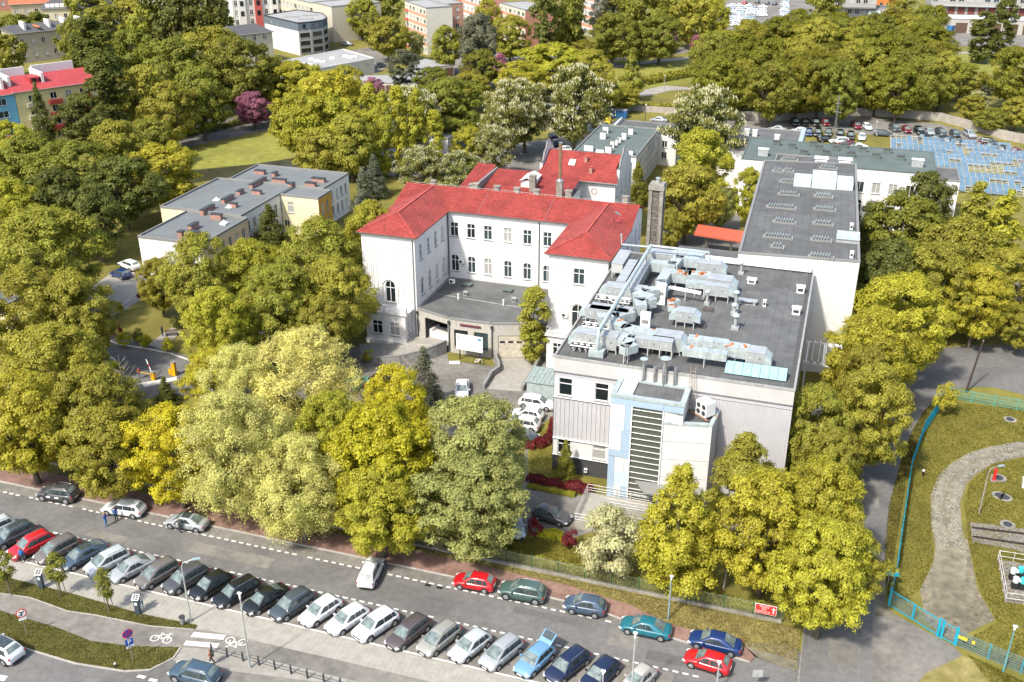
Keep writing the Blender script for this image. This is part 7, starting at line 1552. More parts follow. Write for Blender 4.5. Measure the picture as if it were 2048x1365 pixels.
# ---------------------------------------------------------------- vehicles (x forward, y left, origin on the ground under the middle)
lamp_w = mat('headlamp', (.55, .57, .58), .15, .1, 5); lamp_r = mat('tail_lamp', (.40, .02, .02), .25, .1, 5); plate_m = mat('number_plate', (.7, .7, .66), .5, .03, 5)
rim_m = mat('alloy_rim', (.42, .43, .44), .3, .1, 9, metal=.6); trim_m = mat('black_trim', (.02, .02, .021), .5, .1, 6)
CARS = {}
def car_meshes(kind):
 if kind in CARS: return CARS[kind]
 L, W, H, hood, rearx, roofrear, belt, nose, wr = dict(
  hatch=(4.05, 1.74, 1.47, 1.02, .10, .62, .90, .70, .31), sedan=(4.6, 1.80, 1.44, 1.05, .58, .98, .90, .68, .32), wagon=(4.65, 1.80, 1.49, 1.12, .10, .50, .92, .70, .32),
  suv=(4.45, 1.85, 1.66, 1.05, .10, .58, 1.03, .84, .37), mpv=(4.35, 1.80, 1.62, .80, .10, .45, .97, .76, .32), fastback=(4.8, 1.86, 1.46, 1.12, .28, 1.20, .92, .70, .33), small=(3.6, 1.64, 1.48, .80, .08, .60, .93, .74, .29))[kind]
 w = W / 2; P = {}
 xw = L / 2 - hood; x0 = -L / 2; xr = x0 + rearx
 sta = [(x0, .74, .34, belt - .28), (x0 + .05, .86, .27, belt - .10), (x0 + .25, .95, .20, belt if rearx < .5 else belt - .01), (x0 + .8, 1, .19, belt), (-.3, 1, .19, belt - .01), (xw - .3, 1, .19, belt - .02), (xw, .99, .19, belt - .03), (L / 2 - hood * .55, .975, .19, belt - .03 - (belt - nose) * .40),
           (L / 2 - .30, .93, .2, nose + .0), (L / 2 - .12, .85, .22, nose - .10), (L / 2 - .02, .74, .27, nose - .24), (L / 2, .62, .32, nose - .32)]
 mb = MB(); rings = []
 for x, f, b, t in sta:
  y = w * f; half = [(0, b), (y * .86, b), (y * .985, b + .13), (y, b + (t - b) * .55), (y * .975, t - .10), (y * .92, t - .025), (y * .78, t + .01), (y * .40, t + .035), (0, t + .045)]
  rings.append([(x, q, z) for q, z in half] + [(x, -q, z) for q, z in half[-2:0:-1]])
 n = len(rings[0]); vs = [p for r_ in rings for p in r_]; fs = []
 for i in range(len(rings) - 1):
  for k in range(n): a, b = i * n + k, i * n + (k + 1) % n; fs.append((a, a + n, b + n, b))
 fs += [tuple(range(n)), tuple(reversed(range((len(rings) - 1) * n, len(rings) * n)))]
 mb.add(vs, fs, 0, True)
 xf, xrr = xw - (.84 if kind != 'mpv' else 1.05), xr + roofrear; base = belt - .04; top = H
 cs = [(xw + .02, 0.02), (xw - .22, .34), (xf, .93), (xf - .25, .985), ((xf + xrr) / 2, 1.0), (xrr + .2, .975), (xrr, .93), ((xr * .65 + xrr * .35), .42 if rearx > .4 else .50), (xr, 0.02)]
 wb, wt = w * .87, w * .66
 def cab(x, f, s=0.0):
  z = base + (top - base) * f; e = wb + (wt - wb) * f + s
  return z, e
 rings = []
 for x, f in cs:
  z, e = cab(x, f); tp = [(wb * (.985 if f > .05 else .96), base), (e + .035 * f, base + (z - base) * .86), (e * .93, z - .012), (e * .55, z + .018 * f), (0, z + .028 * f)]
  rings.append([(x, q, zz) for q, zz in tp] + [(x, -q, zz) for q, zz in tp[-2::-1]])
 n = len(rings[0]); vs = [p for r_ in rings for p in r_]; fs = []
 for i in range(len(rings) - 1):
  for k in range(n - 1): a, b = i * n + k, i * n + k + 1; fs.append((a, b, b + n, a + n))
 mb.add(vs, fs, 0, True)
 P['body'] = (mb, car_paint)
 def surf(x, yf):          # point on the cabin's top skin at x, yf = share of half width
  for (xa, fa), (xb, fb) in zip(cs[:-1], cs[1:]):
   if xb <= x <= xa: f = fa + (fb - fa) * ((xa - x) / (xa - xb + 1e-9)); break
  else: f = 0
  z, e = cab(x, f); return e * yf, z + .028 * f * (1 - yf * .4)
 def pane(x1, x2, y1, y2, off=.016):
  q = MB(); pts = []; N_ = 4
  nx = (1 if x1 > x2 else -1)
  for i in range(N_ + 1):
   x = x1 + (x2 - x1) * i / N_
   for s in (-1, -.5, 0, .5, 1):
    yf = (y1 + (y2 - y1) * i / N_) * s; y, z = surf(x, abs(yf)); pts.append((x + off * .6 * nx, math.copysign(y, s) if s else 0, z + off))
  q.add(pts, [(i * 5 + k, i * 5 + k + 1, (i + 1) * 5 + k + 1, (i + 1) * 5 + k) if nx > 0 else (i * 5 + k, (i + 1) * 5 + k, (i + 1) * 5 + k + 1, i * 5 + k + 1) for i in range(N_) for k in range(4)], 0, True); return q
 P['windscreen'] = (pane(xw - .03, xf + .07, .90, .86), screen_glass)
 P['rear_window'] = (pane(xr + .05 + (.0 if rearx > .4 else .10), xrr - .06, .84, .80), screen_glass)
 def side(xa0, xa1, xb0, xb1, s):
  q = MB(); zb, zt = belt + .035, base + (top - base) * .80; yb = s * (wb + .012); yt = s * (wb + (wt - wb) * .80 + .050)
  p = [(xa0, yb, zb), (xb0, yb, zb), (xb1, yt, zt), (xa1, yt, zt)]
  q.add(p if s < 0 else p[::-1], [(0, 1, 2, 3)]); return q
 fr0, fr1 = xw - .34, xf - .02; rr0, rr1 = xr + (.42 if rearx < .5 else .45), xrr + .02
 if kind in ('wagon', 'suv', 'mpv'): rr0, rr1 = xr + .35, xrr - .02
 B0, B1 = (fr0 + rr0) / 2 + .12, (fr0 + rr0) / 2 + .08
 C0, C1 = rr0 + .42, rr1 + .34
 for s, nm in ((-1, 'side_window'), (1, 'side_window')):
  for k, (a0, a1, b0, b1) in enumerate(((B0 + .04, B1 + .04, fr0, fr1), (C0 + .03, C1 + .03, B0 - .04, B1 - .04), (rr0, rr1, C0 - .03, C1 - .03))):
   if kind in ('hatch', 'small', 'sedan', 'fastback') and k == 2 and kind != 'hatch': continue
   P['%s|%d%d' % (nm, s, k)] = (side(a0, a1, b0, b1, s), car_glass)
 for k, (x, s) in enumerate(((L / 2 - .84, 1), (L / 2 - .84, -1), (x0 + .80, 1), (x0 + .80, -1))):
  q = MB(); q.tube([(0, -.11, 0), (0, -.10, 0), (0, .10, 0), (0, .11, 0)], [wr * .9, wr, wr, wr * .9], 18); P['wheel|%d' % k] = (q, black_m, (x, s * (w - .10), wr))
  q = MB(); q.tube([(0, s * .112, 0), (0, s * .122, 0)], [wr * .64, wr * .60], 14); q.tube([(0, s * .12, 0), (0, s * .13, 0)], wr * .12, 8)
  for j in range(5): a = j * 1.2566; q.box((math.cos(a) * wr * .4, s * .124, math.sin(a) * wr * .4), (wr * .5, .012, .05), ry=-a)
  P['wheel|%d>rim' % k] = (q, rim_m)
  q = MB(); q.tube([(x, s * (w - .22), wr + .02), (x, s * (w + .002), wr + .02)], wr * 1.16, 18); P['wheel_arch|%d' % k] = (q, trim_m)
 for s in (-1, 1):
  q = MB(); q.box((L / 2 - .22, s * w * .70, nose - .16), (.36, .34, .14), rz=-s * R(28), ry=R(12)); P['headlight|%d' % s] = (q, lamp_w)
  q = MB(); q.box((x0 + .11, s * w * .78, belt - .18), (.12, .20, .18 if kind != 'mpv' else .45), rz=s * R(20)); P['tail_light|%d' % s] = (q, lamp_r)
  q = MB(); q.box((xw - .38, s * (w + .08), belt + .03), (.13, .2, .13)); P['wing_mirror|%d' % s] = (q, car_paint)
  q = MB()
  for k in range(2): q.box((B0 - .2 + k * 1.1 - .75, s * (w + .004), belt - .16), (.17, .02, .03))
  P['door_handle|%d' % s] = (q, trim_m)
  q = MB()
  for xx in (fr0 - .02, B0, C0 + .05): q.box((xx, s * (w + .0005), (belt + .22) / 2 + .05), (.015, .008, belt - .42))
  q.box(((fr0 + C0) / 2, s * (w - .01), .26), (fr0 - C0 + .5, .06, .12)); P['door_seam|%d' % s] = (q, trim_m)
  if kind in ('suv', 'wagon', 'mpv'):
   q = MB(); q.tube([(xf - .2, s * wt * .93, top + .02), (xf - .35, s * wt * .93, top + .06), (xrr + .2, s * wt * .93, top + .06), (xrr + .1, s * wt * .93, top + .02)], .018, 5); P['roof_rail|%d' % s] = (q, rim_m)
 q = MB(); q.box((L / 2 - .02, 0, nose - .27), (.06, w * 1.0, .13)); q.box((L / 2 - .01, 0, .30), (.05, w * 1.15, .14)); P['grille'] = (q, trim_m)
 q = MB(); q.box((L / 2 + .015, 0, .42), (.02, .5, .11)); P['number_plate|f'] = (q, plate_m)
 q = MB(); q.box((x0 - .012, 0, .62 if rearx < .5 else .55), (.02, .5, .11)); P['number_plate|r'] = (q, plate_m)
 q = MB(); q.box((x0 + .02, 0, .34), (.08, w * 1.3, .16)); P['rear_bumper'] = (q, trim_m)
 out = []
 for k, v in P.items():
  sub = k.split('>'); nm = (sub[1] if len(sub) > 1 else sub[0]).split('|')[0]
  out.append((k, nm, v[0].mesh(nm, v[1]), v[2] if len(v) > 2 else (0, 0, 0), v[1] is car_paint, v[0]))
 CARS[kind] = (out, L, W, H, xw, xf, xrr); return CARS[kind]
SCALE = {}
def car(kind, loc, ang, col, label, group=None, z=0.03, s=1.0, cat='car', name='parked_car', roofcol=None, roofbox=False):
 out, L, W, H, xw, xf, xrr = car_meshes(kind)
 t = thing(name, label, cat, (loc[0], loc[1], z), R(ang), group); t.scale = (s, s, s); made = {}
 for key, nm, me, lo, paint, _ in out:
  par = t
  if '>' in key: par = made[key.split('>')[0]]
  o = put(nm, me, par, lo, color=(col if paint else None)); made[key] = o
 if roofcol:
  q = MB(); hw = W * .5 * .56; q.add([(xrr + .15, -hw, H + .012), (xf - .12, -hw, H + .012), (xf - .12, hw, H + .012), (xrr + .15, hw, H + .012), (xrr + .15, 0, H + .04), (xf - .12, 0, H + .04)], [(0, 1, 5, 4), (4, 5, 2, 3)], 0, True)
  o = q.obj('glass_roof', car_glass, t, loc=(0, 0, .006))
 return t
def far_car_mesh(kind):
 out = car_meshes(kind)[0]; mb = MB(); mats = []
 for key, nm, me, lo, paint, src in out:
  if nm in ('door_handle', 'door_seam', 'roof_rail', 'number_plate', 'rear_bumper', 'grille'): continue
  m = me.materials[0]; 
  if m not in mats: mats.append(m)
  pl = lo if '>' not in key else [v for v in out if v[0] == key.split('>')[0]][0][3]
  n = len(mb.v); mb.v += [(p[0] + pl[0], p[1] + pl[1], p[2] + pl[2]) for p in src.v]; mb.f += [[i + n for i in f] for f in src.f]; mb.m += [mats.index(m)] * len(src.f); mb.sm += src.sm
 return mb.mesh('car', mats)
FAR = {}
def far_car(kind, loc, ang, col, label, group, z=.04):
 if kind not in FAR: FAR[kind] = far_car_mesh(kind)
 o = put('parked_car', FAR[kind], None, (loc[0], loc[1], z), (0, 0, R(ang)), color=col); prop(o, label, 'car', group); return o
C = dict(white=(.72, .73, .73), silver=(.30, .32, .33), silverw=(.42, .46, .47), slate=(.045, .06, .07), red=(.45, .01, .015), taupe=(.13, .115, .105), brown=(.075, .06, .058), navyg=(.05, .08, .12), grey=(.16, .16, .165), dgrey=(.06, .063, .066), black=(.006, .007, .008), teal=(.012, .13, .17), blue=(.008, .03, .12), navy=(.010, .018, .05), green=(.055, .10, .085), lblue=(.13, .27, .42), champ=(.26, .26, .23), beige=(.40, .38, .34), sblue=(.34, .45, .52), mblue=(.045, .08, .115))
GR = 'cars parked diagonally along the street'
row = [('wagon', 'silverw', 'pale silver car cut by the left picture edge, first of the diagonal row'), ('suv', 'slate', 'dark slate car with glass roof next to the red one in the diagonal row'), ('suv', 'red', 'red car in the diagonal row with a person in blue beside its nose'), ('mpv', 'taupe', 'grey-brown people carrier behind the widest young tree'),
 ('fastback', 'navyg', 'dark blue-grey saloon with black roof in the diagonal row'), ('mpv', 'silverw', 'silvery white van-like people carrier with roof rails'), ('sedan', 'silver', 'silver saloon behind the young tree near the ticket machine'), ('mpv', 'taupe', 'taupe family hatchback left of the street lamp'),
 ('suv', 'dgrey', 'dark grey car directly behind the first street lamp'), ('hatch', 'black', 'black hatchback right of the first street lamp'), ('wagon', 'black', 'black estate car, left neighbour of the black saloon'), ('sedan', 'black', 'glossy black saloon behind the second lamp head'),
 ('suv', 'slate', 'slate grey crossover between the black saloon and the white trio'), ('hatch', 'white', 'white hatchback, leftmost of the white trio'), ('hatch', 'white', 'white hatchback, middle of the white trio'), ('suv', 'white', 'white crossover, rightmost of the white trio'),
 ('wagon', 'brown', 'dark brown estate car right of the white trio'), ('mpv', 'champ', 'greenish champagne people carrier between brown and silver-blue cars'), ('hatch', 'silverw', 'pale silver-blue hatchback with black pillar trim'), ('mpv', 'silver', 'silver people carrier beside the light blue car'),
 ('hatch', 'lblue', 'light blue hatchback with its tailgate open'), ('wagon', 'navy', 'navy estate car with roof rails near the bottom edge'), ('hatch', 'navy', 'navy hatchback at the bottom edge'), ('small', 'beige', 'small beige car at the bottom edge below the lamp')]
pos = [(-76.5, 67.0), (-74.2, 65.6), (-71.3, 64.9), (-68.4, 65.0), (-65.3, 65.0), (-62.5, 65.1), (-59.5, 64.8), (-56.6, 64.8), (-53.6, 65.1), (-50.9, 64.9), (-48.0, 65.0), (-45.0, 65.0), (-42.3, 64.8), (-39.4, 64.9), (-36.5, 64.8), (-33.7, 64.8), (-30.6, 64.8), (-27.8, 64.9), (-24.8, 65.0), (-22.0, 64.8), (-19.1, 65.1), (-16.2, 65.1), (-13.4, 65.1), (-10.2, 65.3)]
for i, ((k, c, l), (u, v)) in enumerate(zip(row, pos)):
 if i == 0: u, v = -77.0, 65.6
 t = car(k, (u + random.uniform(-.1, .1), v + random.uniform(-.22, .12)), -113 + random.uniform(-2.5, 2.5), C[c], l, GR, roofcol=(i in (1, 4)) or None, s=1.0 if k != 'hatch' else 1.04)
 if i == 20:
  q = MB(); q.add([(-.05, -.62, 0), (.05, -.62, 0), (.05, .62, 0), (-.05, .62, 0), (-.95, -.6, .55), (-.85, -.6, .6), (-.85, .6, .6), (-.95, .6, .55)], [(0, 1, 5, 4), (3, 7, 6, 2), (4, 5, 6, 7), (1, 2, 6, 5), (0, 4, 7, 3)])
  q.obj('tailgate', car_paint, t, loc=(-1.35, 0, 1.42), color=C['lblue']); q = MB(); q.quad((-.80, -.48, .55), (-.25, -.48, .20), (-.25, .48, .20), (-.80, .48, .55)); q.obj('tailgate_window', car_glass, t, loc=(-1.35, 0, 1.50))
GB = 'cars parked along the fence side of the street'
for k, p, a, c, l in (('suv', (-75.0, 73.1), 186, 'dgrey', 'dark grey car with two white door stickers under the trees'), ('wagon', (-66.6, 73.0), 186, 'white', 'white estate car with two people beside it'), ('sedan', (-58.9, 73.0), 184, 'silver', 'silver saloon with glass roof and a person at its door'),
 ('hatch', (-27.5, 73.1), 183, 'red', 'bright red hatchback parked alone along the fence'), ('suv', (-22.7, 73.1), 182, 'green', 'dark green off-roader with roof rails'), ('small', (-16.7, 73.0), 182, 'navyg', 'small dark blue-grey car by the fence'), ('sedan', (-10.85, 71.9), 180, 'teal', 'teal blue angular saloon by the red pavement'), ('sedan', (-4.7, 71.9), 178, 'blue', 'deep blue saloon near the end of the red pavement')):
 t = car(k, p, a, C[c], l, GB, s=1.08 if k == 'small' else 1.0, roofcol=(k == 'sedan' and c == 'silver') or None)
 if 'stickers' in l:
  for x_ in (.55, -.45): q = MB(); q.box((x_, .93, .72), (.46, .02, .2)); q.obj('door_decal', frame_w, t, loc=(0, 0, 0))
car('hatch', (-5.0, 69.3), 173, C['red'], 'red three-door hatchback leaving the row at the lower right', name='moving_car')
car('suv', (-37.4, 71.4), 99, C['white'], 'white crossover driving across the street, seen from behind', name='moving_car', s=.97)
car('suv', (-63.3, 51.8), 170, C['white'], 'white crossover with black roof at the bottom left corner', name='moving_car', roofcol=1, z=.11)
car('suv', (-45.6, 54.4), 180, C['mblue'], 'metallic blue crossover at the bottom edge left of centre', name='moving_car', z=.12)
car('sedan', (-42.1, 108.9), -72, C['white'], 'white saloon facing the camera on the hospital forecourt', z=.04)
for k, p, a, c, l in (('wagon', (-31.9, 108.3), 0, 'white', 'white estate car nearest the steel shed'), ('hatch', (-32.2, 105.2), 180, 'white', 'white hatchback in the middle of the hospital row'), ('suv', (-32.1, 102.7), 180, 'white', 'white crossover behind the red hedge'), ('sedan', (-31.6, 100.2), 0, 'slate', 'dark saloon half under the dull green tree')):
 car(k, p, a, C[c], l, 'cars in the hospital yard row', z=.04)
car('hatch', (-23.5, 85.7), -8, C['dgrey'], 'dark graphite hatchback on the yard by the access ramp', z=.04)
car('hatch', (-26.6, 82.8), -62, C['sblue'], 'bluish silver car nosing out from under the dull green tree', z=.04)
for (px, py), k, a, c, l in (((258, 530), 'wagon', 160, 'white', 'white estate car beside the white gable'), ((241, 548), 'hatch', 165, 'blue', 'bright blue hatchback beside the white estate'), ((172, 606), 'hatch', 20, 'red', 'red car half hidden under the big maple'),
 ((757, 764), 'mpv', 80, 'black', 'black car beside the green van under the golden tree'), ((712, 768), 'mpv', 80, 'green', 'green-roofed vehicle under the golden tree'), ((1108, 306), 'sedan', 185, 'white', 'white car with black roof behind the second red roof'), ((1128, 299), 'hatch', 190, 'white', 'white hatchback behind the second red roof'), ((1045, 352), 'wagon', 200, 'blue', 'blue car under the chestnut near the red roofs'),
 ((1105, 272), 'hatch', 120, 'navy', 'navy car under the tallest chestnut, back one'), ((1110, 286), 'hatch', 120, 'navyg', 'dark blue car under the tallest chestnut, front one'), ((1237, 249), 'suv', 80, 'dgrey', 'dark car beside the yellow container'), ((1318, 240), 'sedan', 180, 'silver', 'silver saloon beyond the rear ward block'),
 ((760, 132), 'suv', 60, 'slate', 'dark car in front of the long low building, right'), ((750, 133), 'hatch', 60, 'silver', 'silver car in front of the long low building, left'), ((694, 88), 'sedan', 180, 'silver', 'silver car below the beige block'), ((1306, 98), 'hatch', 70, 'white', 'small white car on the meadow road'), ((1555, 258), 'sedan', 180, 'silver', 'silver car seen over the rear flat block roof'), ((1597, 262), 'hatch', 180, 'white', 'white car seen over the rear flat block roof'), ((1390, 55), 'hatch', 100, 'white', 'white car between trees left of the car park')):
 q_ = C[c]
 if l.startswith('green-roofed'): q_ = (.10, .38, .26)
 far_car(k, G(px, py, .6), a, q_, l, 'cars standing about the grounds')
lot = [((1590, 246), 'black'), ((1610, 246), 'black'), ((1630, 247), 'black'), ((1651, 246), 'red'), ((1712, 252), 'red'), ((1734, 254), 'white'), ((1789, 257), 'dgrey'), ((1813, 260), 'red'), ((1838, 263), 'black'), ((1859, 264), 'silver'), ((1882, 266), 'dgrey'), ((1910, 268), 'slate'), ((1939, 269), 'silver')]
nm_ = dict(black='black', red='dark red', white='white', dgrey='dark grey', silver='silver', slate='slate grey', blue='bright blue', navy='navy', navyg='dark blue')
GL = 'cars in the rear hospital car park'
for i, ((x, y), c) in enumerate(lot):
 far_car('hatch' if i % 2 else 'suv', G(x, y, .6), -72 + random.uniform(-3, 3), C[c] if c != 'red' else (.15, .012, .018), '%s car in the back row of the rear car park, %s from the left' % (nm_[c], ORD[i]), GL)
for (x, y), c, a, k, l in (((1618, 266), 'blue', -90, 'hatch', 'bright blue car at the end of the blue upstand'), ((1636, 267), 'black', -90, 'suv', 'black car right of the bright blue one'), ((1657, 266), 'dgrey', -90, 'hatch', 'dark car behind the antenna mast'), ((1680, 270), 'black', -90, 'suv', 'black car above the white estate in the rear car park'), ((1701, 273), 'black', -90, 'suv', 'black car left of the white hatchback in the rear car park'), ((1724, 275), 'white', -90, 'hatch', 'white hatchback facing the camera in the rear car park'),
 ((1651, 279), 'black', 30, 'hatch', 'black car half hidden by the antenna mast'), ((1678, 282), 'white', 200, 'wagon', 'white estate parked across the grass behind the green roof'), ((1693, 289), 'red', 200, 'hatch', 'dark red car behind the white estate'), ((1716, 294), 'white', 200, 'sedan', 'white car just above the green roof edge'), ((1767, 268), 'slate', 0, 'wagon', 'long dark car parked sideways left of the solar field'),
 ((1848, 275), 'navy', 70, 'suv', 'dark blue car above the solar panels, first from the left'), ((1875, 278), 'slate', 70, 'suv', 'slate car above the solar panels, second from the left'), ((1897, 282), 'navyg', 70, 'suv', 'dark blue car above the solar panels, third from the left'), ((1917, 286), 'dgrey', 70, 'hatch', 'dark grey car above the solar panels, fourth from the left'), ((1960, 290), 'red', 70, 'hatch', 'dark red car above the solar panels, left one'), ((1983, 293), 'dgrey', 70, 'suv', 'dark grey car between the two dark red ones'), ((2006, 298), 'black', 70, 'wagon', 'black car left of the rightmost red one'), ((2031, 302), 'red', 70, 'hatch', 'rightmost dark red car above the solar panels'), ((1979, 284), 'black', -10, 'wagon', 'black estate crossing the rear car park lane')):
 far_car(k, G(x, y, .6), a, C[c] if c != 'red' else (.15, .012, .018), l, GL)
rl = random.Random(9)
for (x0, x1, y0, y1, c0) in ((1462, 1502, 12, 54, 0), (1505, 1540, 14, 34, 0), (1570, 1586, 0, 34, 1)):
 yy = y0; bn_ = {1462: 'left block', 1505: 'middle block', 1570: 'single file on the right'}[x0]; ri = 0
 while yy < y1:
  xx = x0; ci = 0; ri += 1
  while xx < x1:
   ci += 1
   far_car(rl.choice(['hatch', 'wagon', 'sedan']), G(xx + rl.uniform(-1, 1), yy, .6), rl.choice([0, 180]) + 3, C[rl.choice(['white', 'white', 'white', 'silver', 'silverw', 'sblue'])], 'pale car in the far car park, %s, %s row, %s' % (bn_, ORD[ri - 1], ['left', 'centre', 'right', 'far right'][ci - 1]), 'pale cars in the far car park')
   xx += 19
  yy += 4.2
for (x, y, c) in ((1490, 6, 'red'), (1515, 4, 'dgrey'), (1535, 6, 'slate'), (1550, 8, 'navy')): far_car('hatch', G(x, y, .6), 80, C[c], '%s car in the rearmost line of the far car park' % {'red': 'red', 'dgrey': 'dark grey', 'slate': 'slate grey', 'navy': 'navy blue'}[c], 'coloured cars in the far car park')
# vans and trucks of the depot
def van(p, ang, col, col2, label, L=6.0, H=2.6):
 t = thing('van', label, 'van', (p[0], p[1], .04), R(ang)); q = MB(); q.box((-.6, 0, H / 2 + .3), (L - 1.4, 2.1, H - .3)); q.obj('cargo_box', car_paint, t, loc=(0, 0, 0), color=col); q = MB(); q.add([(L / 2 - 1.3, -1, .35), (L / 2, -1, .35), (L / 2, 1, .35), (L / 2 - 1.3, 1, .35), (L / 2 - 1.3, -.95, 2.1), (L / 2 - .6, -.9, 2.1), (L / 2 - .6, .9, 2.1), (L / 2 - 1.3, .95, 2.1)], [(0, 1, 5, 4), (1, 2, 6, 5), (2, 3, 7, 6), (4, 5, 6, 7), (3, 0, 4, 7)]); q.obj('cab', car_paint, t, loc=(0, 0, 0), color=col2)
 q = MB(); q.quad((L / 2 - .13, -.85, 1.1), (L / 2 - .13, .85, 1.1), (L / 2 - .55, .8, 2.0), (L / 2 - .55, -.8, 2.0)); q.obj('windscreen', car_glass, t, loc=(.03, 0, .03))
 for x in (-L / 2 + 1, L / 2 - 1):
  for y in (-.95, .95): q = MB(); q.tube([(x, y - .12, .4), (x, y + .12, .4)], .4, 12); q.obj('wheel', black_m, t, loc=(0, 0, 0))
van(G(1751, 31, 1), 5, (.55, .65, .70), (.35, .6, .7), 'pale blue delivery van in front of the brown garages')
van(G(1878, 29, 1), 80, (.02, .18, .45), (.4, .4, .4), 'blue box lorry by the long grey hall'); van(G(1905, 60, 1), 60, (.03, .15, .35), (.45, .5, .55), 'blue-backed van on the depot yard')
van((-50.4, 122.3), 170, (.70, .70, .68), (.7, .7, .68), 'white open-sided electric shuttle parked inside the covered entry', 4.0, 1.6)
# ---------------------------------------------------------------- fences
def fence_run(label, a, b, h, spans, post_m, bar_m, z=0.0, bars=22, base=None, rails=(.15, .92), bar_r=.012, group=None, name='fence'):
 """posts are parts, the close-set bars of each bay are one part"""
 l = math.dist(a, b); ang = math.atan2(b[1] - a[1], b[0] - a[0]); t = thing(name, label, 'fence', (a[0], a[1], z), ang, group)
 pm_ = MB(); pm_.box((0, 0, h / 2 + .04), (.07, .07, h + .08)); pme = pm_.mesh('post', post_m); w_ = l / spans
 bm_ = MB()
 for k in range(1, bars): x = w_ * k / bars; bm_.box((x, 0, h * .53), (bar_r * 2, bar_r * 2, h * .86))
 for q in rails: bm_.box((w_ / 2, 0, h * q), (w_ - .07, .035, .035))
 bme = bm_.mesh('bars', bar_m)
 for k in range(spans + 1): put('post', pme, t, (k * w_, 0, 0))
 for k in range(spans): o = put('bars', bme, t, (k * w_, 0, 0)); o['kind'] = 'stuff'
 if base: q = MB(); q.box((l / 2, 0, base / 2), (l, .3, base)); q.obj('plinth', concrete, t, loc=(0, 0, 0))
 return t
green_f = mat('green_fence', (.03, .11, .05), .5, .1, 3); grey_f = mat('weathered_fence', (.20, .22, .16), .6, .1, 3)
fence_run('long green and grey bar fence between street and hospital hedge', (-36.2, 77.3), (.6, 76.95), 1.75, 14, green_f, grey_f, z=.0, bars=24, base=.28)
fence_run('dark green bar fence under the tree row at the left', (-100, 79.2), (-36.5, 77.4), 1.6, 24, green_f, green_f, bars=18, base=.25)
# direction board on the fence
sg = thing('direction_board', 'red and white board with upward arrow and the words DO SZPITALA on the fence', 'sign', (-.9, 76.75, .75)); q = MB(); q.box((0, 0, .5), (1.9, .05, 1.05)); q.obj('board', mat('board_white', (.7, .68, .66), .6, .03, 4), sg, loc=(0, 0, 0)); q = MB(); q.box((0, -.03, .5), (1.82, .02, .97)); q.obj('red_field', mat('board_red', (.50, .035, .03), .6, .05, 4), sg, loc=(0, 0, 0))
for tx, x, z, s in (('WJAZD', -.15, .80, .26), ('DO', -.15, .53, .26), ('SZPITALA', -.22, .22, .29)): letters(tx, s, MATS['board_white'], sg, (x, -.045, z), (R(90), 0, 0), 'lettering', .004)
q = MB(); q.box((.68, -.045, .42), (.10, .012, .5)); q.add([(.50, -.05, .62), (.86, -.05, .62), (.68, -.05, .88)], [(0, 1, 2)]); q.obj('arrow', MATS['board_white'], sg, loc=(0, 0, 0))
# blue mesh fence and gate
blue_f = mat('bright_blue_paint', (.015, .30, .42), .5, .06, 3)
pts = [(9.9, 82.6), (10.5, 87.5), (11.35, 97.2), (12.3, 107.5), (13.9, 116.2), (17.0, 126.4)]
bf = thing('blue_fence', 'long bright blue welded mesh fence along the lane', 'fence', (9.9, 82.6, 0)); 
for a, b in zip(pts[:-1], pts[1:]):
 l = math.dist(a, b); n = max(1, round(l / 2.5)); ang = math.atan2(b[1] - a[1], b[0] - a[0])
 for k in range(n):
  x, y = a[0] + (b[0] - a[0]) * k / n, a[1] + (b[1] - a[1]) * k / n
  q = MB(); q.box((x, y, .95), (.07, .07, 1.9)); q.obj('post', blue_f, bf)
  m_ = MB(); cx_, cy_ = a[0] + (b[0] - a[0]) * (k + .5) / n, a[1] + (b[1] - a[1]) * (k + .5) / n; w_ = l / n
  for j in range(38): s = -w_ / 2 + w_ * (j + .5) / 38; m_.box((cx_ + math.cos(ang) * s, cy_ + math.sin(ang) * s, .92), (.014, .014, 1.7), ang)
  for z in (.1, .5, .9, 1.3, 1.75): m_.box((cx_, cy_, z), (w_, .016, .03), ang)
  o = m_.obj('mesh_panel', blue_f, bf); o['kind'] = 'stuff'
gt_ = thing('blue_gate', 'bright blue double swing gate with wicket across the cobbled track', 'gate', (9.8, 82.4, 0)); gp = [(9.8, 82.4), (13.9, 79.4)]
def gate_leaf(a, b, nm, h=1.75, nb=12):
 ang = math.atan2(b[1] - a[1], b[0] - a[0]); l = math.dist(a, b); c = ((a[0] + b[0]) / 2, (a[1] + b[1]) / 2); q = MB()
 for z in (.12, h): q.box((*c, z), (l, .07, .07), ang)
 for p in (a, b): q.box((*p, h / 2 + .06), (.08, .08, h), ang)
 q.obj(nm, blue_f, gt_); m_ = MB()
 for k in range(nb): z = .22 + (h - .3) * k / nb; m_.box((*c, z), (l - .1, .014, .014), ang)
 for k in range(int(l / .12)): s = -l / 2 + .06 + k * .12; m_.box((c[0] + math.cos(ang) * s, c[1] + math.sin(ang) * s, h / 2 + .06), (.01, .01, h - .15), ang)
 o = m_.obj('mesh', mat('grey_blue_wire', (.12, .22, .25), .5), gt_); o['kind'] = 'stuff'
def lerp(a, b, t): return (a[0] + (b[0] - a[0]) * t, a[1] + (b[1] - a[1]) * t)
gate_leaf(gp[0], lerp(*gp, .48), 'gate_leaf'); gate_leaf(lerp(*gp, .50), lerp(*gp, .98), 'gate_leaf')
for p in (gp[0], gp[1], (14.15, 79.25), (15.3, 78.65)): q = MB(); q.box((*p, 1.0), (.18, .18, 2.0)); q.obj('gate_post', blue_f, gt_)
gate_leaf((14.25, 79.2), (15.2, 78.7), 'wicket', nb=4)
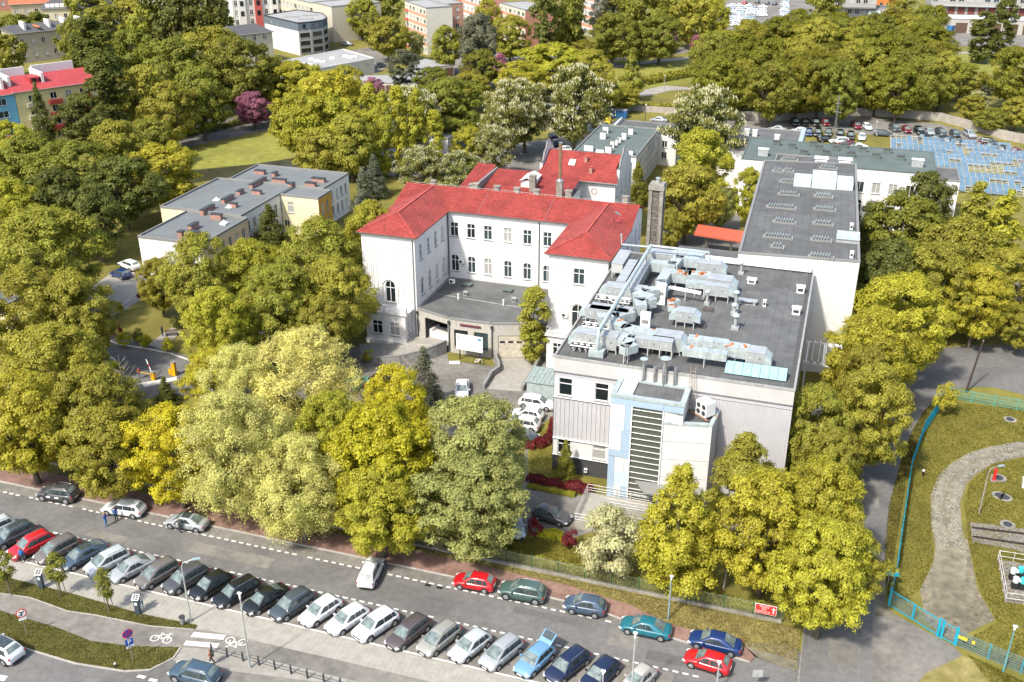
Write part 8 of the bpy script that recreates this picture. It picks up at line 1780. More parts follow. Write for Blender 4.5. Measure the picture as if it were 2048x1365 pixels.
fence_run('grey mesh fence with blue posts running to the lower right corner', (15.4, 78.6), (25.4, 74.8), 1.7, 4, blue_f, MATS['grey_blue_wire'], bars=30, rails=(.05, .2, .35, .5, .65, .8, .95), bar_r=.006)
fence_run('turquoise mesh fence at the head of the blue one', (17.3, 126.6), (33, 125.5), 1.6, 6, mat('turquoise_paint', (.05, .35, .34), .5), mat('turquoise_paint', (.05, .35, .34), .5), bars=22, rails=(.1, .35, .6, .9), bar_r=.008)
for x, y, c, l in ((15.75, 78.35, (.72, .55, .05), 'yellow warning plate on the grey mesh fence'), (16.6, 78.05, (.72, .55, .05), 'small yellow plate on the grey mesh fence')): 
 o = thing('warning_plate', l, 'sign', (x, y, 1.15), R(-20)); q = MB(); q.box((0, 0, 0), (.75 if 'small' not in l else .25, .03, .3)); q.obj('plate', metal_col, o, loc=(0, 0, 0), color=c); q = MB(); q.box((0, .02, 0), (.04, .02, .28)); q.obj('bracket', steel, o, loc=(0, 0, 0))
bxp = thing('intercom_post', 'blue box bracket on the lane side of the blue fence', 'post', (9.7, 85.2, 0)); q = MB(); q.tube([(0, 0, 0), (0, 0, 1.6)], .05, 6); q.obj('post', sill_m, bxp, loc=(0, 0, 0)); q = MB(); q.box((.2, 0, 1.65), (1.2, .5, .25)); q.obj('box', blue_f, bxp, loc=(0, 0, 0))
# poles and lamps
def lamp(bx, by, tx, ty, label, head='arm', zb=0.0, col=None):
 x, y = G(bx, by, zb); lo, hi = zb, 40.0
 for _ in range(40):
  m_ = (lo + hi) / 2; dz = m_ - CAM_H; f_ = -x * SA + y * CA; yc = f_ * SP + dz * CP; zc = f_ * CP - dz * SP
  if 682.5 - F * yc / zc > ty: lo = m_
  else: hi = m_
 h = lo - zb; t = thing('street_lamp', label, 'street lamp', (x, y, zb)); q = MB(); m_ = col or metal_lt
 q.tube([(0, 0, 0), (0, 0, h * .5), (0, 0, h * .92)], [.09, .075, .05], 8); q.obj('pole', m_, t, loc=(0, 0, 0))
 if head == 'arm': q = MB(); q.tube([(0, 0, h * .9), (.15, .05, h * .97), (.9, .5, h)], [.05, .045, .04], 6); q.obj('arm', m_, t, loc=(0, 0, 0)); q = MB(); q.box((1.15, .65, h + .01), (.7, .28, .09), R(30)); q.obj('lamp_head', mat('lamp_grey', (.25, .33, .35), .4), t, loc=(0, 0, 0))
 else: q = MB(); q.cyl((0, 0, h * .9), .09, h * .05, 8); q.box((0, 0, h * .97), (.34, .2, .1)); q.obj('lamp_head', frame_w, t, loc=(0, 0, 0))
 return t
lamp(382, 1243, 360, 1122, 'curved-arm street lamp in front of the dark grey parked car', zb=.1)
lamp(500, 1336, 472, 1182, 'straight street lamp among the bollards', head='top', zb=.1)
lamp(1262, 1400, 1285, 1262, 'thin street lamp overlapping the teal saloon', head='top', zb=.1)
lamp(1203, 1420, 1216, 1340, 'short pale post at the bottom edge beside the navy hatchback', head='top', zb=.1)
lamp(1432, 1385, 1440, 1322, 'pale pole end standing in front of the red three-door car', head='top', zb=.05)
lamp(1336, 1240, 1348, 1150, 'grey-blue pole in the dry verge by the fence', head='none_top', zb=.05, col=mat('grey_blue_pole', (.22, .30, .33), .5))
lamp(1958, 1027, 1985, 935, 'concrete lamp post with short arm inside the compound', zb=0, col=concrete)
lamp(2006, 1345, 2030, 1250, 'slim lamp with square head behind the grey mesh fence', head='top', col=mat('teal_pole', (.12, .30, .33), .5))
lamp(820, 1108, 815, 1060, 'pale pole at the fence under the golden tree', head='none_top')
lamp(1328, 185, 1326, 150, 'park lamp on the meadow path', head='top'); lamp(1290, 245, 1292, 208, 'dark pole behind the rear ward block', head='none_top', col=dark_m); lamp(1750, 272, 1755, 242, 'slender lamp in the rear car park', head='top'); lamp(2030, 250, 2030, 220, 'lamp at the right edge behind the wall', head='top')
lamp(1820, 105, 1826, -15, 'tall slim pylon mast left of the depot', head='none_top'); lamp(873, 105, 875, 85, 'short lamp beside the salmon banded flats', head='top')
wp = thing('wooden_pole', 'leaning dark wooden pole at the lane bend', 'pole', (*G(1932, 785), 0)); q = MB(); q.tube([(0, 0, 0), (.9, 1.2, 6.9)], [.15, .11], 8); q.obj('shaft', mat('tarred_wood', (.05, .035, .03), .9), wp, loc=(0, 0, 0)); q = MB(); q.cyl((.9, 1.2, 6.9), .13, .05, 8); q.obj('cap', sill_m, wp, loc=(0, 0, 0))
# ticket machines, bollards, signs, bin
for bx, by, l in ((84, 1176, 'dark ticket machine with solar panel, left one'), (277, 1227, 'dark ticket machine with solar panel beside the woman with a bag')):
 x, y = G(bx, by, .15); t = thing('ticket_machine', l, 'ticket machine', (x, y, .15), R(15)); q = MB(); q.box((0, 0, .85), (.42, .36, 1.7)); q.obj('housing', mat('slate_housing', (.05, .07, .085), .45), t, loc=(0, 0, 0)); q = MB(); q.box((0, 0, 1.82), (.62, .62, .04), rx=R(30)); q.obj('solar_frame', frame_w, t, loc=(0, 0, 0))
 for i in range(2):
  for j in range(3): q = MB(); q.box((-.13 + i * .26, (-.18 + j * .18) * .87, 1.85 + (-.18 + j * .18) * .5), (.22, .14, .02), rx=R(30)); q.obj('solar_cell', black_m, t, loc=(0, 0, 0))
 q = MB(); q.box((0, .19, 1.2), (.26, .02, .3)); q.box((0, -.19, 1.2), (.26, .02, .3)); q.obj('display', lamp_w, t, loc=(0, 0, 0))
nb_ = 15
for k in range(nb_):
 x, y = lerp(G(424, 1306, .1), G(615, 1357, .1), k / 6.0); l = 'black bollard in the row beside the bike path, number %d from the left' % (k + 1)
 words = ['first', 'second', 'third', 'fourth', 'fifth', 'sixth', 'seventh', 'eighth', 'ninth', 'tenth', 'eleventh', 'twelfth', 'thirteenth', 'fourteenth', 'fifteenth']
 t = thing('bollard', 'black square bollard beside the bike path, %s from the left end of the row' % words[k], 'bollard', (x, y, .1), 0, 'bollards beside the bike path'); q = MB(); q.box((0, 0, .5), (.12, .12, 1.0)); q.obj('post', dark_m, t, loc=(0, 0, 0)); q = MB(); q.box((0, 0, .93), (.125, .125, .05)); q.obj('band', sill_m, t, loc=(0, 0, 0))
rl_ = thing('bollard_rail', 'two thin dark bars running between the black bollards', 'railing', (-45, 57, .1)); q = MB(); a, b = G(424, 1306, .1), lerp(G(424, 1306, .1), G(615, 1357, .1), 14 / 6.0)
q.tube([(*a, .75), (*b, .75)], .022, 5); q.tube([(*a, .42), (*b, .42)], .022, 5); q.obj('rail', dark_m, rl_)  # two thin dark bars strung from bollard to bollard
def disc(parent, c, r, m, off, name, ang0=0):
 q = MB(); n = 24; q.add([(r * math.cos(2 * math.pi * k / n), -off, c + r * math.sin(2 * math.pi * k / n)) for k in range(n)] + [(r * math.cos(2 * math.pi * k / n), -off + .02, c + r * math.sin(2 * math.pi * k / n)) for k in range(n)], [tuple(range(n)), tuple(reversed(range(n, 2 * n)))] + [(i, i + n, (i + 1) % n + n, (i + 1) % n) for i in range(n)]); return q.obj(name, m, parent, loc=(0, 0, 0))
sred = mat('sign_red', (.55, .02, .02), .4); sblu = mat('sign_blue', (.02, .07, .38), .4); swh = mat('sign_white', (.75, .75, .74), .4)
s1 = thing('no_turn_sign', 'round white sign with red rim and black crossed turning arrow, plate below', 'road sign', (*G(54, 1272, .15), .15), R(50)); q = MB(); q.tube([(0, 0, 0), (0, 0, 2.9)], .035, 6); q.obj('pole', sill_m, s1, loc=(0, 0, 0)); disc(s1, 2.55, .46, sred, .05, 'red_rim'); disc(s1, 2.55, .36, swh, .06, 'white_face')
q = MB(); q.box((0, -.075, 2.50), (.07, .012, .44)); q.box((-.08, -.075, 2.68), (.28, .012, .07), ry=R(35)); q.box((.02, -.078, 2.55), (.07, .012, .62), ry=R(45)); q.obj('symbol', black_m, s1, loc=(0, 0, 0)); q = MB(); q.box((0, -.06, 1.95), (.62, .02, .26)); q.obj('plate', swh, s1, loc=(0, 0, 0))
s2 = thing('no_stopping_sign', 'round blue sign with red cross above a blue P plate', 'road sign', (*G(266, 1322, .15), .15), R(56)); q = MB(); q.tube([(0, 0, 0), (0, 0, 3.4)], .035, 6); q.obj('pole', sill_m, s2, loc=(0, 0, 0)); disc(s2, 3.0, .45, sred, .05, 'red_rim'); disc(s2, 3.0, .37, sblu, .06, 'blue_face')
q = MB(); q.box((0, -.075, 3.0), (.07, .012, .80), ry=R(45)); q.box((0, -.078, 3.0), (.07, .012, .80), ry=R(-45)); q.obj('cross', sred, s2, loc=(0, 0, 0)); q = MB(); q.box((0, -.06, 2.12), (.66, .02, .66)); q.obj('parking_plate', sblu, s2, loc=(0, 0, 0)); letters('P', .68, swh, s2, (0, -.08, 2.12), (R(90), 0, 0), 'lettering', .004); q = MB(); q.box((0, -.06, 1.62), (.66, .02, .26)); q.obj('plate', swh, s2, loc=(0, 0, 0))
q = MB(); 
for k in range(2): q.box((0, -.075, 1.67 - k * .1), (.5, .01, .04))
q.obj('printed_lines', dark_m, s2, loc=(0, 0, 0))
s3 = thing('back_sign', 'grey back of a road sign at the bottom edge below the red car', 'road sign', (*G(1512, 1375, .1), .1), R(18)); q = MB(); q.tube([(0, 0, 0), (0, 0, 1.5)], .035, 6); q.obj('pole', sill_m, s3, loc=(0, 0, 0)); q = MB(); q.box((0, 0, 1.5), (.85, .03, .75)); q.obj('plate', metal_lt, s3, loc=(0, 0, 0))
bn = thing('litter_bin', 'dark round litter bin at the tip of the planted strip', 'litter bin', (*G(366, 1249, .15), .15)); q = MB(); q.tube([(0, 0, .1), (0, 0, .85)], [.2, .27], 12, caps=False); q.cyl((0, 0, .1), .2, .03, 12); q.obj('basket', sill_m, bn, loc=(0, 0, 0)); q = MB(); q.tube([(0, 0, .84), (0, 0, .88)], [.29, .29], 12); q.obj('rim', dark_m, bn, loc=(0, 0, 0))
for px, py in ((856, 1171), (879, 1176)):
 t = sheet('drain_grate', [(x + dx, y + dy) for (x, y) in [G(px, py, .02)] for dx, dy in ((-.3, -.18), (.3, -.18), (.3, .18), (-.3, .18))], .04, black_m)
pb2 = thing('marker_post', 'tiny black and white marker post on the lower grass strip', 'post', (*G(231, 1335, .15), .15)); q = MB(); q.cyl((0, 0, 0), .07, .35, 8); q.obj('post', dark_m, pb2, loc=(0, 0, 0)); q = MB(); q.cyl((0, 0, .35), .08, .12, 8); q.obj('cap', frame_w, pb2, loc=(0, 0, 0))
# forecourt: billboard, bicycle, flat panel, barriers, bench
bb = thing('information_board', 'large white information board on two dark posts before the garage extension', 'sign', (-44.3, 117.7, 0), R(-3)); q = MB(); q.box((0, 0, 2.75), (3.9, .1, 2.3)); q.obj('board', swh, bb, loc=(0, 0, 0))
for x in (-1.5, 1.5): q = MB(); q.box((x, .1, 1.9), (.12, .12, 3.8)); q.obj('post', black_m, bb, loc=(0, 0, 0))
q = MB(); q.box((1.5, -.06, 3.5), (.5, .02, .3)); q.obj('flag_emblem', mat('emblem_teal', (.03, .28, .40)), bb, loc=(0, 0, 0)); q = MB(); q.box((-1.6, -.06, 3.5), (.25, .02, .35)); q.obj('emblem', mat('emblem_grey', (.28, .36, .34)), bb, loc=(0, 0, 0)); q = MB()
for k in range(7): q.box((-.1, -.06, 3.1 - k * .2), (3.0 - (k % 3) * .5, .012, .045))
q.obj('printed_lines', mat('grey_print', (.45, .46, .47)), bb, loc=(0, 0, 0))
pn = thing('fallen_panel', 'white flat panel lying on the small lawn by the board', 'panel', (*G(909, 726, .1), .08), R(20)); q = MB(); q.box((0, 0, .05), (1.4, .9, .05)); q.obj('panel', swh, pn, loc=(0, 0, 0)); q = MB(); q.box((0, 0, .015), (1.2, .7, .03)); q.obj('backing', sill_m, pn, loc=(0, 0, 0))
bk_ = thing('bicycle', 'white and black bicycle standing on the small lawn under the board', 'bicycle', (*G(957, 729, .1), .06), R(5))
for x in (-.52, .52):
 q = MB(); q.tube([(x + .33 * math.cos(a), 0, .35 + .33 * math.sin(a)) for a in [2 * math.pi * k / 16 for k in range(17)]], .025, 5, caps=False); q.obj('wheel', black_m, bk_, loc=(0, 0, 0))
q = MB(); 
for a, b in (((-.52, .35), (-.1, .4)), ((-.1, .4), (-.25, .85)), ((-.25, .85), (-.52, .35)), ((-.1, .4), (.35, .85)), ((-.22, .78), (.35, .85)), ((.35, .95), (.52, .35))): q.tube([(a[0], 0, a[1]), (b[0], 0, b[1])], .035, 6)
q.obj('frame', frame_w, bk_, loc=(0, 0, 0)); q = MB(); q.box((-.27, 0, .93), (.24, .12, .06)); q.obj('saddle', black_m, bk_, loc=(0, 0, 0)); q = MB(); q.tube([(.33, -.28, .98), (.33, .28, .98)], .02, 5); q.obj('handlebar', black_m, bk_, loc=(0, 0, 0))
yel_p = mat('barrier_yellow', (.65, .36, .01), .45)
for px, py, l, h in ((308, 761, 'yellow barrier box at the left of the entry island', 1.1), (350, 752, 'tall yellow barrier cabinet at the right of the entry island', 1.9), (343, 750, 'small yellow box beside the tall cabinet', 1.0)):
 t = thing('barrier_post', l, 'barrier', (*G(px, py), .05)); q = MB(); q.box((0, 0, h / 2), (.5, .45, h)); q.obj('cabinet', yel_p, t, loc=(0, 0, 0)); q = MB(); q.box((0, 0, h + .05), (.55, .5, .1)); q.obj('cap', sill_m, t, loc=(0, 0, 0))
 if h == 1.1: q = MB(); q.tube([(0, -.3, .95), (-2.3, -.2, 1.0)], .05, 6); q.obj('boom', yel_p, t, loc=(0, 0, 0))
t = thing('barrier_boom', 'raised white and red barrier arm beside the yellow box', 'barrier', (*G(305, 757), .05)); q = MB(); q.tube([(0, 0, .9), (-1.0, .6, 2.3)], .06, 6); q.obj('arm', frame_w, t, loc=(0, 0, 0)); q = MB(); q.tube([(-.4, .24, 1.47), (-.6, .36, 1.76)], .065, 6); q.obj('red_band', sred, t, loc=(0, 0, 0))
slab('traffic_island', GP([(282, 768), (352, 756), (356, 762), (290, 776)]), 0, .14, white_kerb)
wpz = thing('white_post', 'tall white post at the tip of the round lawn', 'post', (*G(219, 640), 0)); q = MB(); q.tube([(0, 0, 0), (0, 0, 2.4)], .09, 8); q.obj('post', frame_w, wpz, loc=(0, 0, 0)); q = MB(); q.cyl((0, 0, 2.4), .12, .1, 8); q.obj('cap', sill_m, wpz, loc=(0, 0, 0))
def bench(p, ang, l, z=0.0):
 t = thing('park_bench', l, 'bench', (*p, z), R(ang)); 
 for k in range(3): q = MB(); q.box((0, -.15 + k * .15, .45), (1.8, .12, .04)); q.obj('seat_slat', mat('bench_wood', (.10, .07, .05)), t, loc=(0, 0, 0))
 for k in range(2): q = MB(); q.box((0, .26, .62 + k * .17), (1.8, .04, .12)); q.obj('back_slat', MATS['bench_wood'], t, loc=(0, 0, 0))
 for x in (-.75, .75): q = MB(); q.box((x, .05, .22), (.06, .5, .44)); q.obj('leg', dark_m, t, loc=(0, 0, 0))
 return t
bench(G(500, 675), 0, 'dark bench with three seated people under the olive trees'); bench(G(344, 672), 30, 'bench beside the person on the garden path')
# containers and walls at the back
def cont(p, d, h, col, label, z=.05, nm='skip'):
 t = thing(nm, label, 'container', (*p, z)); q = MB(); q.box((0, 0, h / 2), (*d, h)); q.obj('shell', metal_col, t, loc=(0, 0, 0), color=col)
 for k in range(int(d[0] / .8)): q = MB(); q.box((-d[0] / 2 + .4 + k * .8, -d[1] / 2 - .03, h / 2), (.1, .06, h - .1)); q.obj('rib', metal_col, t, loc=(0, 0, 0), color=tuple(c * .8 for c in col))
 q = MB(); q.box((0, 0, h + .02), (d[0] * .92, d[1] * .88, .05)); q.obj('fill', mat('rubble', (.3, .28, .26), .9, .3, 2), t, loc=(0, 0, 0))
cont(G(1232, 235), (6.0, 2.4), 2.0, (.02, .10, .24), 'big blue open container left of the rear ward'); cont(G(1215, 247), (1.6, 1.4), 1.7, (.70, .55, .02), 'yellow container beside the dark car', nm='waste_container'); cont(G(1215, 228), (5.0, 2.4), 1.6, (.35, .04, .05), 'dark red container behind the blue one'); cont(G(1148, 283), (2.0, 1.4), 1.4, (.02, .30, .32), 'turquoise container under the tallest chestnut', nm='waste_container')
def conc_wall(pts, label, h=2.2):
 t = thing('concrete_wall', label, 'wall', (*pts[0], 0))
 for a, b in zip(pts[:-1], pts[1:]):
  l = math.dist(a, b); n = max(1, round(l / 2.6)); ang = math.atan2(b[1] - a[1], b[0] - a[0])
  for k in range(n): c = lerp(a, b, (k + .5) / n); q = MB(); q.box((*c, h / 2), (l / n - .12, .1, h), ang); q.obj('wall_panel', mat('precast', (.34, .31, .27), .9, .1, .8, stain=.1), t); q = MB(); c = lerp(a, b, k / n); q.box((*c, h / 2), (.18, .2, h + .1), ang); q.obj('post', MATS['precast'], t)
conc_wall([G(*q) for q in [(1475, 240), (1560, 242), (1700, 232), (1800, 236), (1880, 243), (1950, 262), (2000, 278), (2060, 290), (2140, 300)]], 'long precast concrete wall behind the rear car park'); conc_wall([G(*q) for q in [(1200, 225), (1260, 222), (1345, 228), (1420, 235)]], 'low concrete wall behind the containers', 1.6)
# solar field
cell = mat('solar_cell', (.10, .17, .235), .42, .12, .5, spec=.4); rackm = mat('pale_rack', (.46, .46, .45), .6)
pm_ = MB(); pm_.box((0, 0, 0), (.99, 1.58, .04)); pme = pm_.mesh('solar_panel', cell)
pf_ = MB()
for x in (-.27, 0, .27): pf_.box((x, 0, .024), (.012, 1.7, .006))
for y in (-.58, -.29, 0, .29, .58): pf_.box((0, y, .024), (1.08, .012, .006))
rs = random.Random(12); TI = R(33); npan = 0; rown = 0
for v in np.arange(221, 262, 3.55):
 u0 = 24 + (221 - v) * .0 if v < 226 else 19.5 if v < 238 else 12.0 + (v < 246) * 4
 if v > 246: u0 = 11.0 + (v - 246) * .0
 u1 = 47
 if v > 255: u1 = 38
 rown += 1; nn_ = int((u1 - u0) / 1.2)
 posn = ['nearest', 'second nearest', 'third nearest', 'fourth nearest', 'fifth', 'sixth', 'seventh', 'eighth', 'ninth', 'tenth', 'farthest but one', 'farthest'][min(rown - 1, 11)]
 t = thing('solar_rack', 'rack row of tilted blue solar panels on pale frames, %s row to the camera' % posn if rown < 11 else 'rack row of tilted blue solar panels, the %s row' % posn, 'solar rack', (u0, v, 0), 0, 'solar racks in the field')
 q = MB()
 for y, z in ((-.6, .5), (0, .95), (.6, 1.35)): q.box((nn_ * .6, y, z - .08), (nn_ * 1.2, .07, .07))
 for k in range(nn_ + 1): q.tube([(k * 1.2, -.78, .35), (k * 1.2, .78, 1.42)], .035, 4); 
 for k in range(0, nn_ + 1, 3): q.tube([(k * 1.2, .6, 0), (k * 1.2, .6, 1.3)], .05, 4); q.tube([(k * 1.2, -.6, 0), (k * 1.2, -.6, .5)], .05, 4)
 q.obj('frame', rackm, t, loc=(0, 0, 0))
 gap = False
 for k in range(nn_):
  if rs.random() < (.12 if not gap else .45) + (.12 if 226 < v < 243 and 22 < u0 + k * 1.2 < 36 else 0): gap = True; continue
  gap = False
  if npan < 299: put('solar_panel', pme, t, (k * 1.2 + .6, 0, .92), (TI + rs.uniform(-.03, .03), rs.uniform(-.03, .03), rs.uniform(-.02, .02))); npan += 1
# compound furniture on the right
ms_ = []
for px, py, l, r_ in ((1997, 957, 'round manhole beside the red post', .5), (1998, 992, 'left lid of the double manhole', .45), (2010, 996, 'right lid of the double manhole', .45), (2015, 1050, 'round manhole above the rail tracks', .45), (2020, 840, 'round manhole near the turquoise fence', .45)):
 t = thing('manhole', l, 'manhole', (*G(px, py), .02)); q = MB(); q.cyl((0, 0, 0), r_ * 1.7, .05, 18); q.obj('concrete_ring', concrete, t, loc=(0, 0, 0)); q = MB(); q.cyl((0, 0, .05), r_, .04, 18); q.obj('lid', dark_m, t, loc=(0, 0, 0))
hy = thing('red_post', 'red marker post beside the concrete lamp post', 'post', (*G(1987, 962), 0)); q = MB(); q.box((0, 0, .7), (.28, .28, 1.4)); q.obj('post', sred, hy, loc=(0, 0, 0)); q = MB(); q.box((0, 0, 1.45), (.34, .34, .08)); q.obj('cap', sred, hy, loc=(0, 0, 0)); q = MB(); q.box((0, 0, .05), (.7, .7, .1)); q.obj('base', concrete, hy, loc=(0, 0, 0))
vp = thing('valve_post', 'small black post with white cap on the grass inside the blue fence', 'post', (*G(1845, 953), 0)); q = MB(); q.cyl((0, 0, 0), .09, .7, 8); q.obj('post', black_m, vp, loc=(0, 0, 0)); q = MB(); q.cyl((0, 0, .7), .15, .12, 8); q.obj('cap', frame_w, vp, loc=(0, 0, 0))
wb_ = thing('white_box', 'white box at the right edge beside the double manhole', 'box', (*G(2052, 975), 0)); q = MB(); q.box((0, 0, .5), (.9, .7, 1.0)); q.obj('casing', frame_w, wb_, loc=(0, 0, 0)); q = MB(); q.box((0, 0, 1.03), (1.0, .8, .06)); q.obj('lid', frame_w, wb_, loc=(0, 0, 0))
sheet('ballast', GP([(1940, 1045), (2060, 1060), (2200, 1075), (2200, 1150), (2060, 1115), (2030, 1100), (1945, 1085)]), .04, mat('ballast_grey', (.22, .20, .18), .95, .25, 3, .6, 25))
for k, (a, b) in enumerate((((1944, 1057), (2160, 1083)), ((1946, 1075), (2160, 1107)))):
 t = thing('rail', 'dark steel rail in the ballast, %s one' % ('farther' if k == 0 else 'nearer'), 'rail', (*G(*a), .05)); pa, pb_2 = G(*a), G(*b); ang = math.atan2(pb_2[1] - pa[1], pb_2[0] - pa[0]); l = math.dist(pa, pb_2); c = ((pa[0] + pb_2[0]) / 2, (pa[1] + pb_2[1]) / 2); q = MB(); q.box((*c, .18), (l, .08, .05), ang); q.obj('rail_head', mat('rust_dark', (.04, .03, .028), .6), t); q = MB(); q.box((*c, .08), (l, .22, .14), ang); q.obj('rail_foot', MATS['rust_dark'], t)
pn_ = thing('pump_pen', 'railed pen of pale pipes round the white and turquoise pump heads', 'pen', (*G(2000, 1200), 0)); cpt = [G(*q) for q in [(1995, 1120), (2120, 1140), (2160, 1225), (2010, 1205)]]; q = MB()
for i in range(4):
 a, b = cpt[i], cpt[(i + 1) % 4]
 for z in (.5, 1.1): q.tube([(*a, z), (*b, z)], .04, 5)
 for k in range(4): p = lerp(a, b, k / 4); q.tube([(*p, 0), (*p, 1.15)], .045, 5)
q.obj('railing', mat('pale_pipe', (.50, .47, .42), .6), pn_); sheet('gravel_bed', cpt, .045, mat('ballast_grey', (.22, .20, .18)))
for k, (px, py, c) in enumerate(((2025, 1150, (.55, .62, .62)), (2040, 1148, (.05, .45, .46)), (2030, 1168, (.55, .62, .62)), (2045, 1170, (.05, .45, .46)))):
 t = thing('water_pump', '%s water pump in the railed pen, %s row' % ('white' if k % 2 == 0 else 'turquoise', 'back' if k < 2 else 'front'), 'pump', (*G(px, py, .5), .04)); q = MB(); q.box((0, 0, .35), (.55, .55, .7)); q.obj('base', black_m, t, loc=(0, 0, 0)); q = MB(); q.cyl((0, 0, .7), .28, .5, 10); q.box((.3, 0, .95), (.3, .25, .25)); q.obj('motor', metal_col, t, loc=(0, 0, 0), color=c)

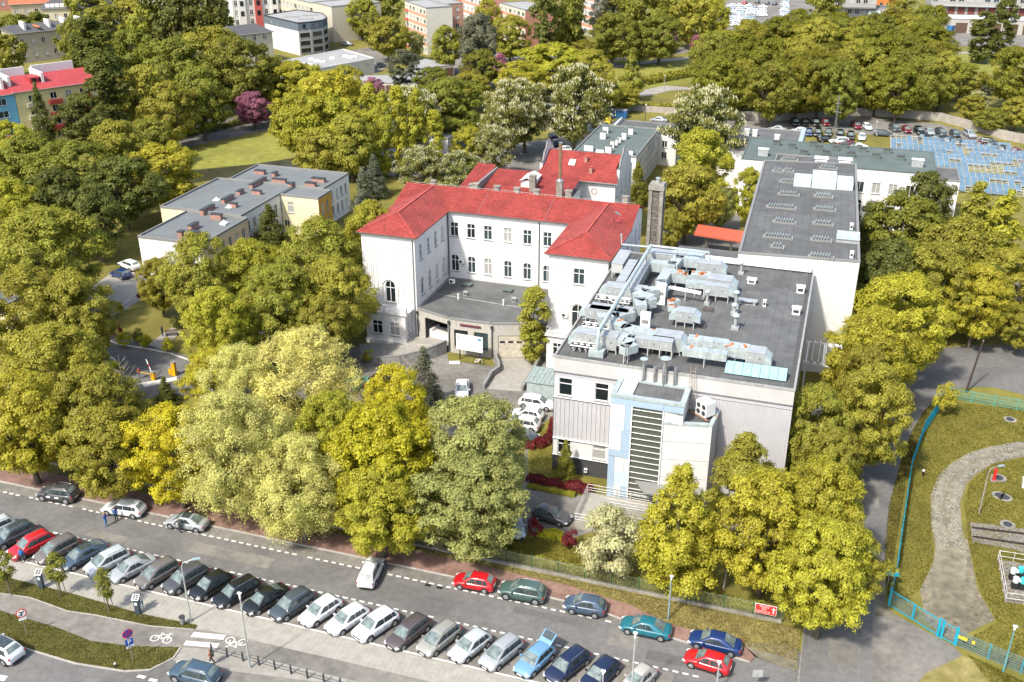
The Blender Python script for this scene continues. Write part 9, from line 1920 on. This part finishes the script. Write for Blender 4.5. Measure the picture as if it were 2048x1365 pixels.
# ---------------------------------------------------------------- people
def person(p, z, ang, label, top, legs, hair, pose='stand', bag=None, h=1.72, group=None):
 s = h / 1.75; t = thing('person', label, 'person', (*p, z), R(ang)); t.scale = (s, s, s)
 J = dict(pel=(0, 0, .93), chest=(.02, 0, 1.25), neck=(.02, 0, 1.47), head=(.04, 0, 1.58), crown=(.04, 0, 1.69))
 if pose == 'sit': J = {k: (v[0] - .1, v[1], v[2] - .43) for k, v in J.items()}
 if pose == 'bend': J['chest'] = (.14, 0, 1.2); J['neck'] = (.26, 0, 1.38); J['head'] = (.34, 0, 1.46); J['crown'] = (.38, 0, 1.56)
 ch, nk = J['chest'], J['neck']; V = [J['pel'], ch, nk, J['head'], J['crown']]; Rr = [.15, .17, .065, .105, .075]; E = [(0, 1), (1, 2), (2, 3), (3, 4)]
 for sd in (-1, 1):
  n = len(V); px_, pz_ = J['pel'][0], J['pel'][2]
  if pose == 'sit': L_ = [(px_, sd * .1, pz_ - .02), (px_ + .42, sd * .12, pz_ - .02), (px_ + .42, sd * .12, .08), (px_ + .58, sd * .13, .04)]
  elif pose == 'walk': f_ = .26 * sd; L_ = [(0, sd * .09, .86), (f_ * .45 + .03, sd * .1, .48), (f_ - .02, sd * .1, .08), (f_ + .13, sd * .11, .04)]
  else: L_ = [(0, sd * .09, .86), (.01, sd * .11, .48), (-.01, sd * .12, .08), (.13, sd * .14, .04)]
  V += L_; Rr += [.095, .068, .048, .042]; E += [(0, n), (n, n + 1), (n + 1, n + 2), (n + 2, n + 3)]
  n = len(V); A_2 = [(ch[0], sd * .17, ch[2] + .16), (ch[0] - .02, sd * .24, ch[2] - .12), (ch[0] + .06, sd * .25, ch[2] - .36), (ch[0] + .09, sd * .25, ch[2] - .46)]
  if pose == 'phone' or (pose == 'sit'): A_2[2] = (ch[0] + .24, sd * .16, ch[2] - .1); A_2[3] = (ch[0] + .30, sd * .10, ch[2] - .05)
  if pose == 'walk': A_2[2] = (ch[0] - sd * .12 + .05, sd * .24, ch[2] - .34); A_2[3] = (ch[0] - sd * .16 + .08, sd * .23, ch[2] - .44)
  V += A_2; Rr += [.075, .05, .038, .035]; E += [(1, n), (n, n + 1), (n + 1, n + 2), (n + 2, n + 3)]
 me = bpy.data.meshes.new('tmp'); me.from_pydata(V, E, []); ob = bpy.data.objects.new('tmp', me); sc.collection.objects.link(ob)
 md = ob.modifiers.new('s', 'SKIN'); md.use_smooth_shade = True
 for i, r_ in enumerate(Rr): me.skin_vertices[0].data[i].radius = (r_, r_ * (1.0 if i != 1 else 1.15))
 me.skin_vertices[0].data[0].use_root = True
 ob.modifiers.new('d', 'SUBSURF').levels = 1
 bpy.context.view_layer.update(); b = bpy.data.meshes.new_from_object(ob.evaluated_get(bpy.context.evaluated_depsgraph_get())); bpy.data.objects.remove(ob)
 b.materials.clear(); skin = mat('skin', (.42, .26, .19), .6, .05, 6)
 def clothm(c): return mat('cloth_%02x%02x%02x' % tuple(int(min(.99, q_) * 255) for q_ in c), c, .9, .1, 8)
 for m_ in (skin, clothm(top), clothm(legs), black_m): b.materials.append(m_)
 wz = J['pel'][2] + .02
 for f_ in b.polygons:
  c = f_.center; f_.use_smooth = True
  hand = (math.dist(c, V[12]) < .07 or math.dist(c, V[20]) < .07)
  f_.material_index = 0 if (c.z > nk[2] - .01 and abs(c.y) < .12) or hand else 3 if c.z < .09 else 2 if (c.z < wz and abs(c.y) < .20) or (pose == 'sit' and c.x > .12 and c.z < wz + .08 and math.hypot(c.x - ch[0] - .2, c.z - ch[2]) > .22) else 1
 put('body', b, t)
 q = MB(); hd = J['head']; q.tube([(hd[0] - .035, 0, hd[2] - .07), (hd[0] - .03, 0, hd[2] + .02), (hd[0] - .012, 0, hd[2] + .10), (hd[0] - .005, 0, hd[2] + .155)], [.085, .118, .108, .03], 10); q.obj('hair', clothm(hair), t, loc=(0, 0, 0))
 q = MB(); q.tube([(hd[0] + .095, 0, hd[2] + .02), (hd[0] + .125, 0, hd[2] - .01)], [.012, .02], 5); q.obj('nose', skin, t, loc=(0, 0, 0))
 if bag: q = MB(); q.box(bag[0], bag[1]); q.obj('bag', clothm(bag[2]), t, loc=(0, 0, 0))
 return t
person(G(213, 1053, .02), .03, 10, 'person in blue jacket and jeans walking on the street, left of two', (.03, .09, .34), (.10, .20, .36), (.30, .17, .09), 'phone')
person(G(234, 1043, .02), .03, 150, 'person in dark blue standing beside the white estate car', (.02, .07, .25), (.03, .035, .05), (.12, .08, .05))
person(G(361, 1066, .02), .03, 70, 'person in dark clothes at the silver saloon', (.06, .07, .06), (.04, .04, .04), (.18, .12, .08), 'stand')
person(G(47, 1127, .02), .12, 120, 'person in blue jacket standing before the red car', (.02, .13, .40), (.03, .03, .04), (.15, .11, .08))
person(G(285, 1217, .1), .11, 170, 'woman in white top and light jeans with black bag at the ticket machine', (.60, .58, .58), (.22, .30, .38), (.14, .08, .05), 'phone', bag=((.12, .2, .95), (.3, .12, .26), (.02, .02, .02)))
person(G(424, 1330, .1), .11, 215, 'walking person with backpack and orange-brown jacket near the bollards', (.25, .09, .05), (.05, .05, .06), (.20, .13, .08), 'walk', bag=((-.2, 0, 1.22), (.2, .32, .46), (.05, .07, .07)))
person(G(326, 673, 0), .04, 200, 'person in dark blue on the garden path by the round lawn', (.03, .05, .12), (.03, .05, .10), (.2, .1, .07))
person(G(280, 758, 0), .05, 250, 'person in dark red top standing behind the barrier', (.30, .06, .05), (.12, .15, .2), (.08, .05, .04))
for k, (px, l) in enumerate(((491, 'left'), (500, 'middle'), (509, 'right'))): person(G(px, 674, .4), 0, -90, 'person in black sitting on the bench under the trees, %s one' % l, (.02, .02, .022), (.03, .03, .035), (.05, .03, .02), 'sit')
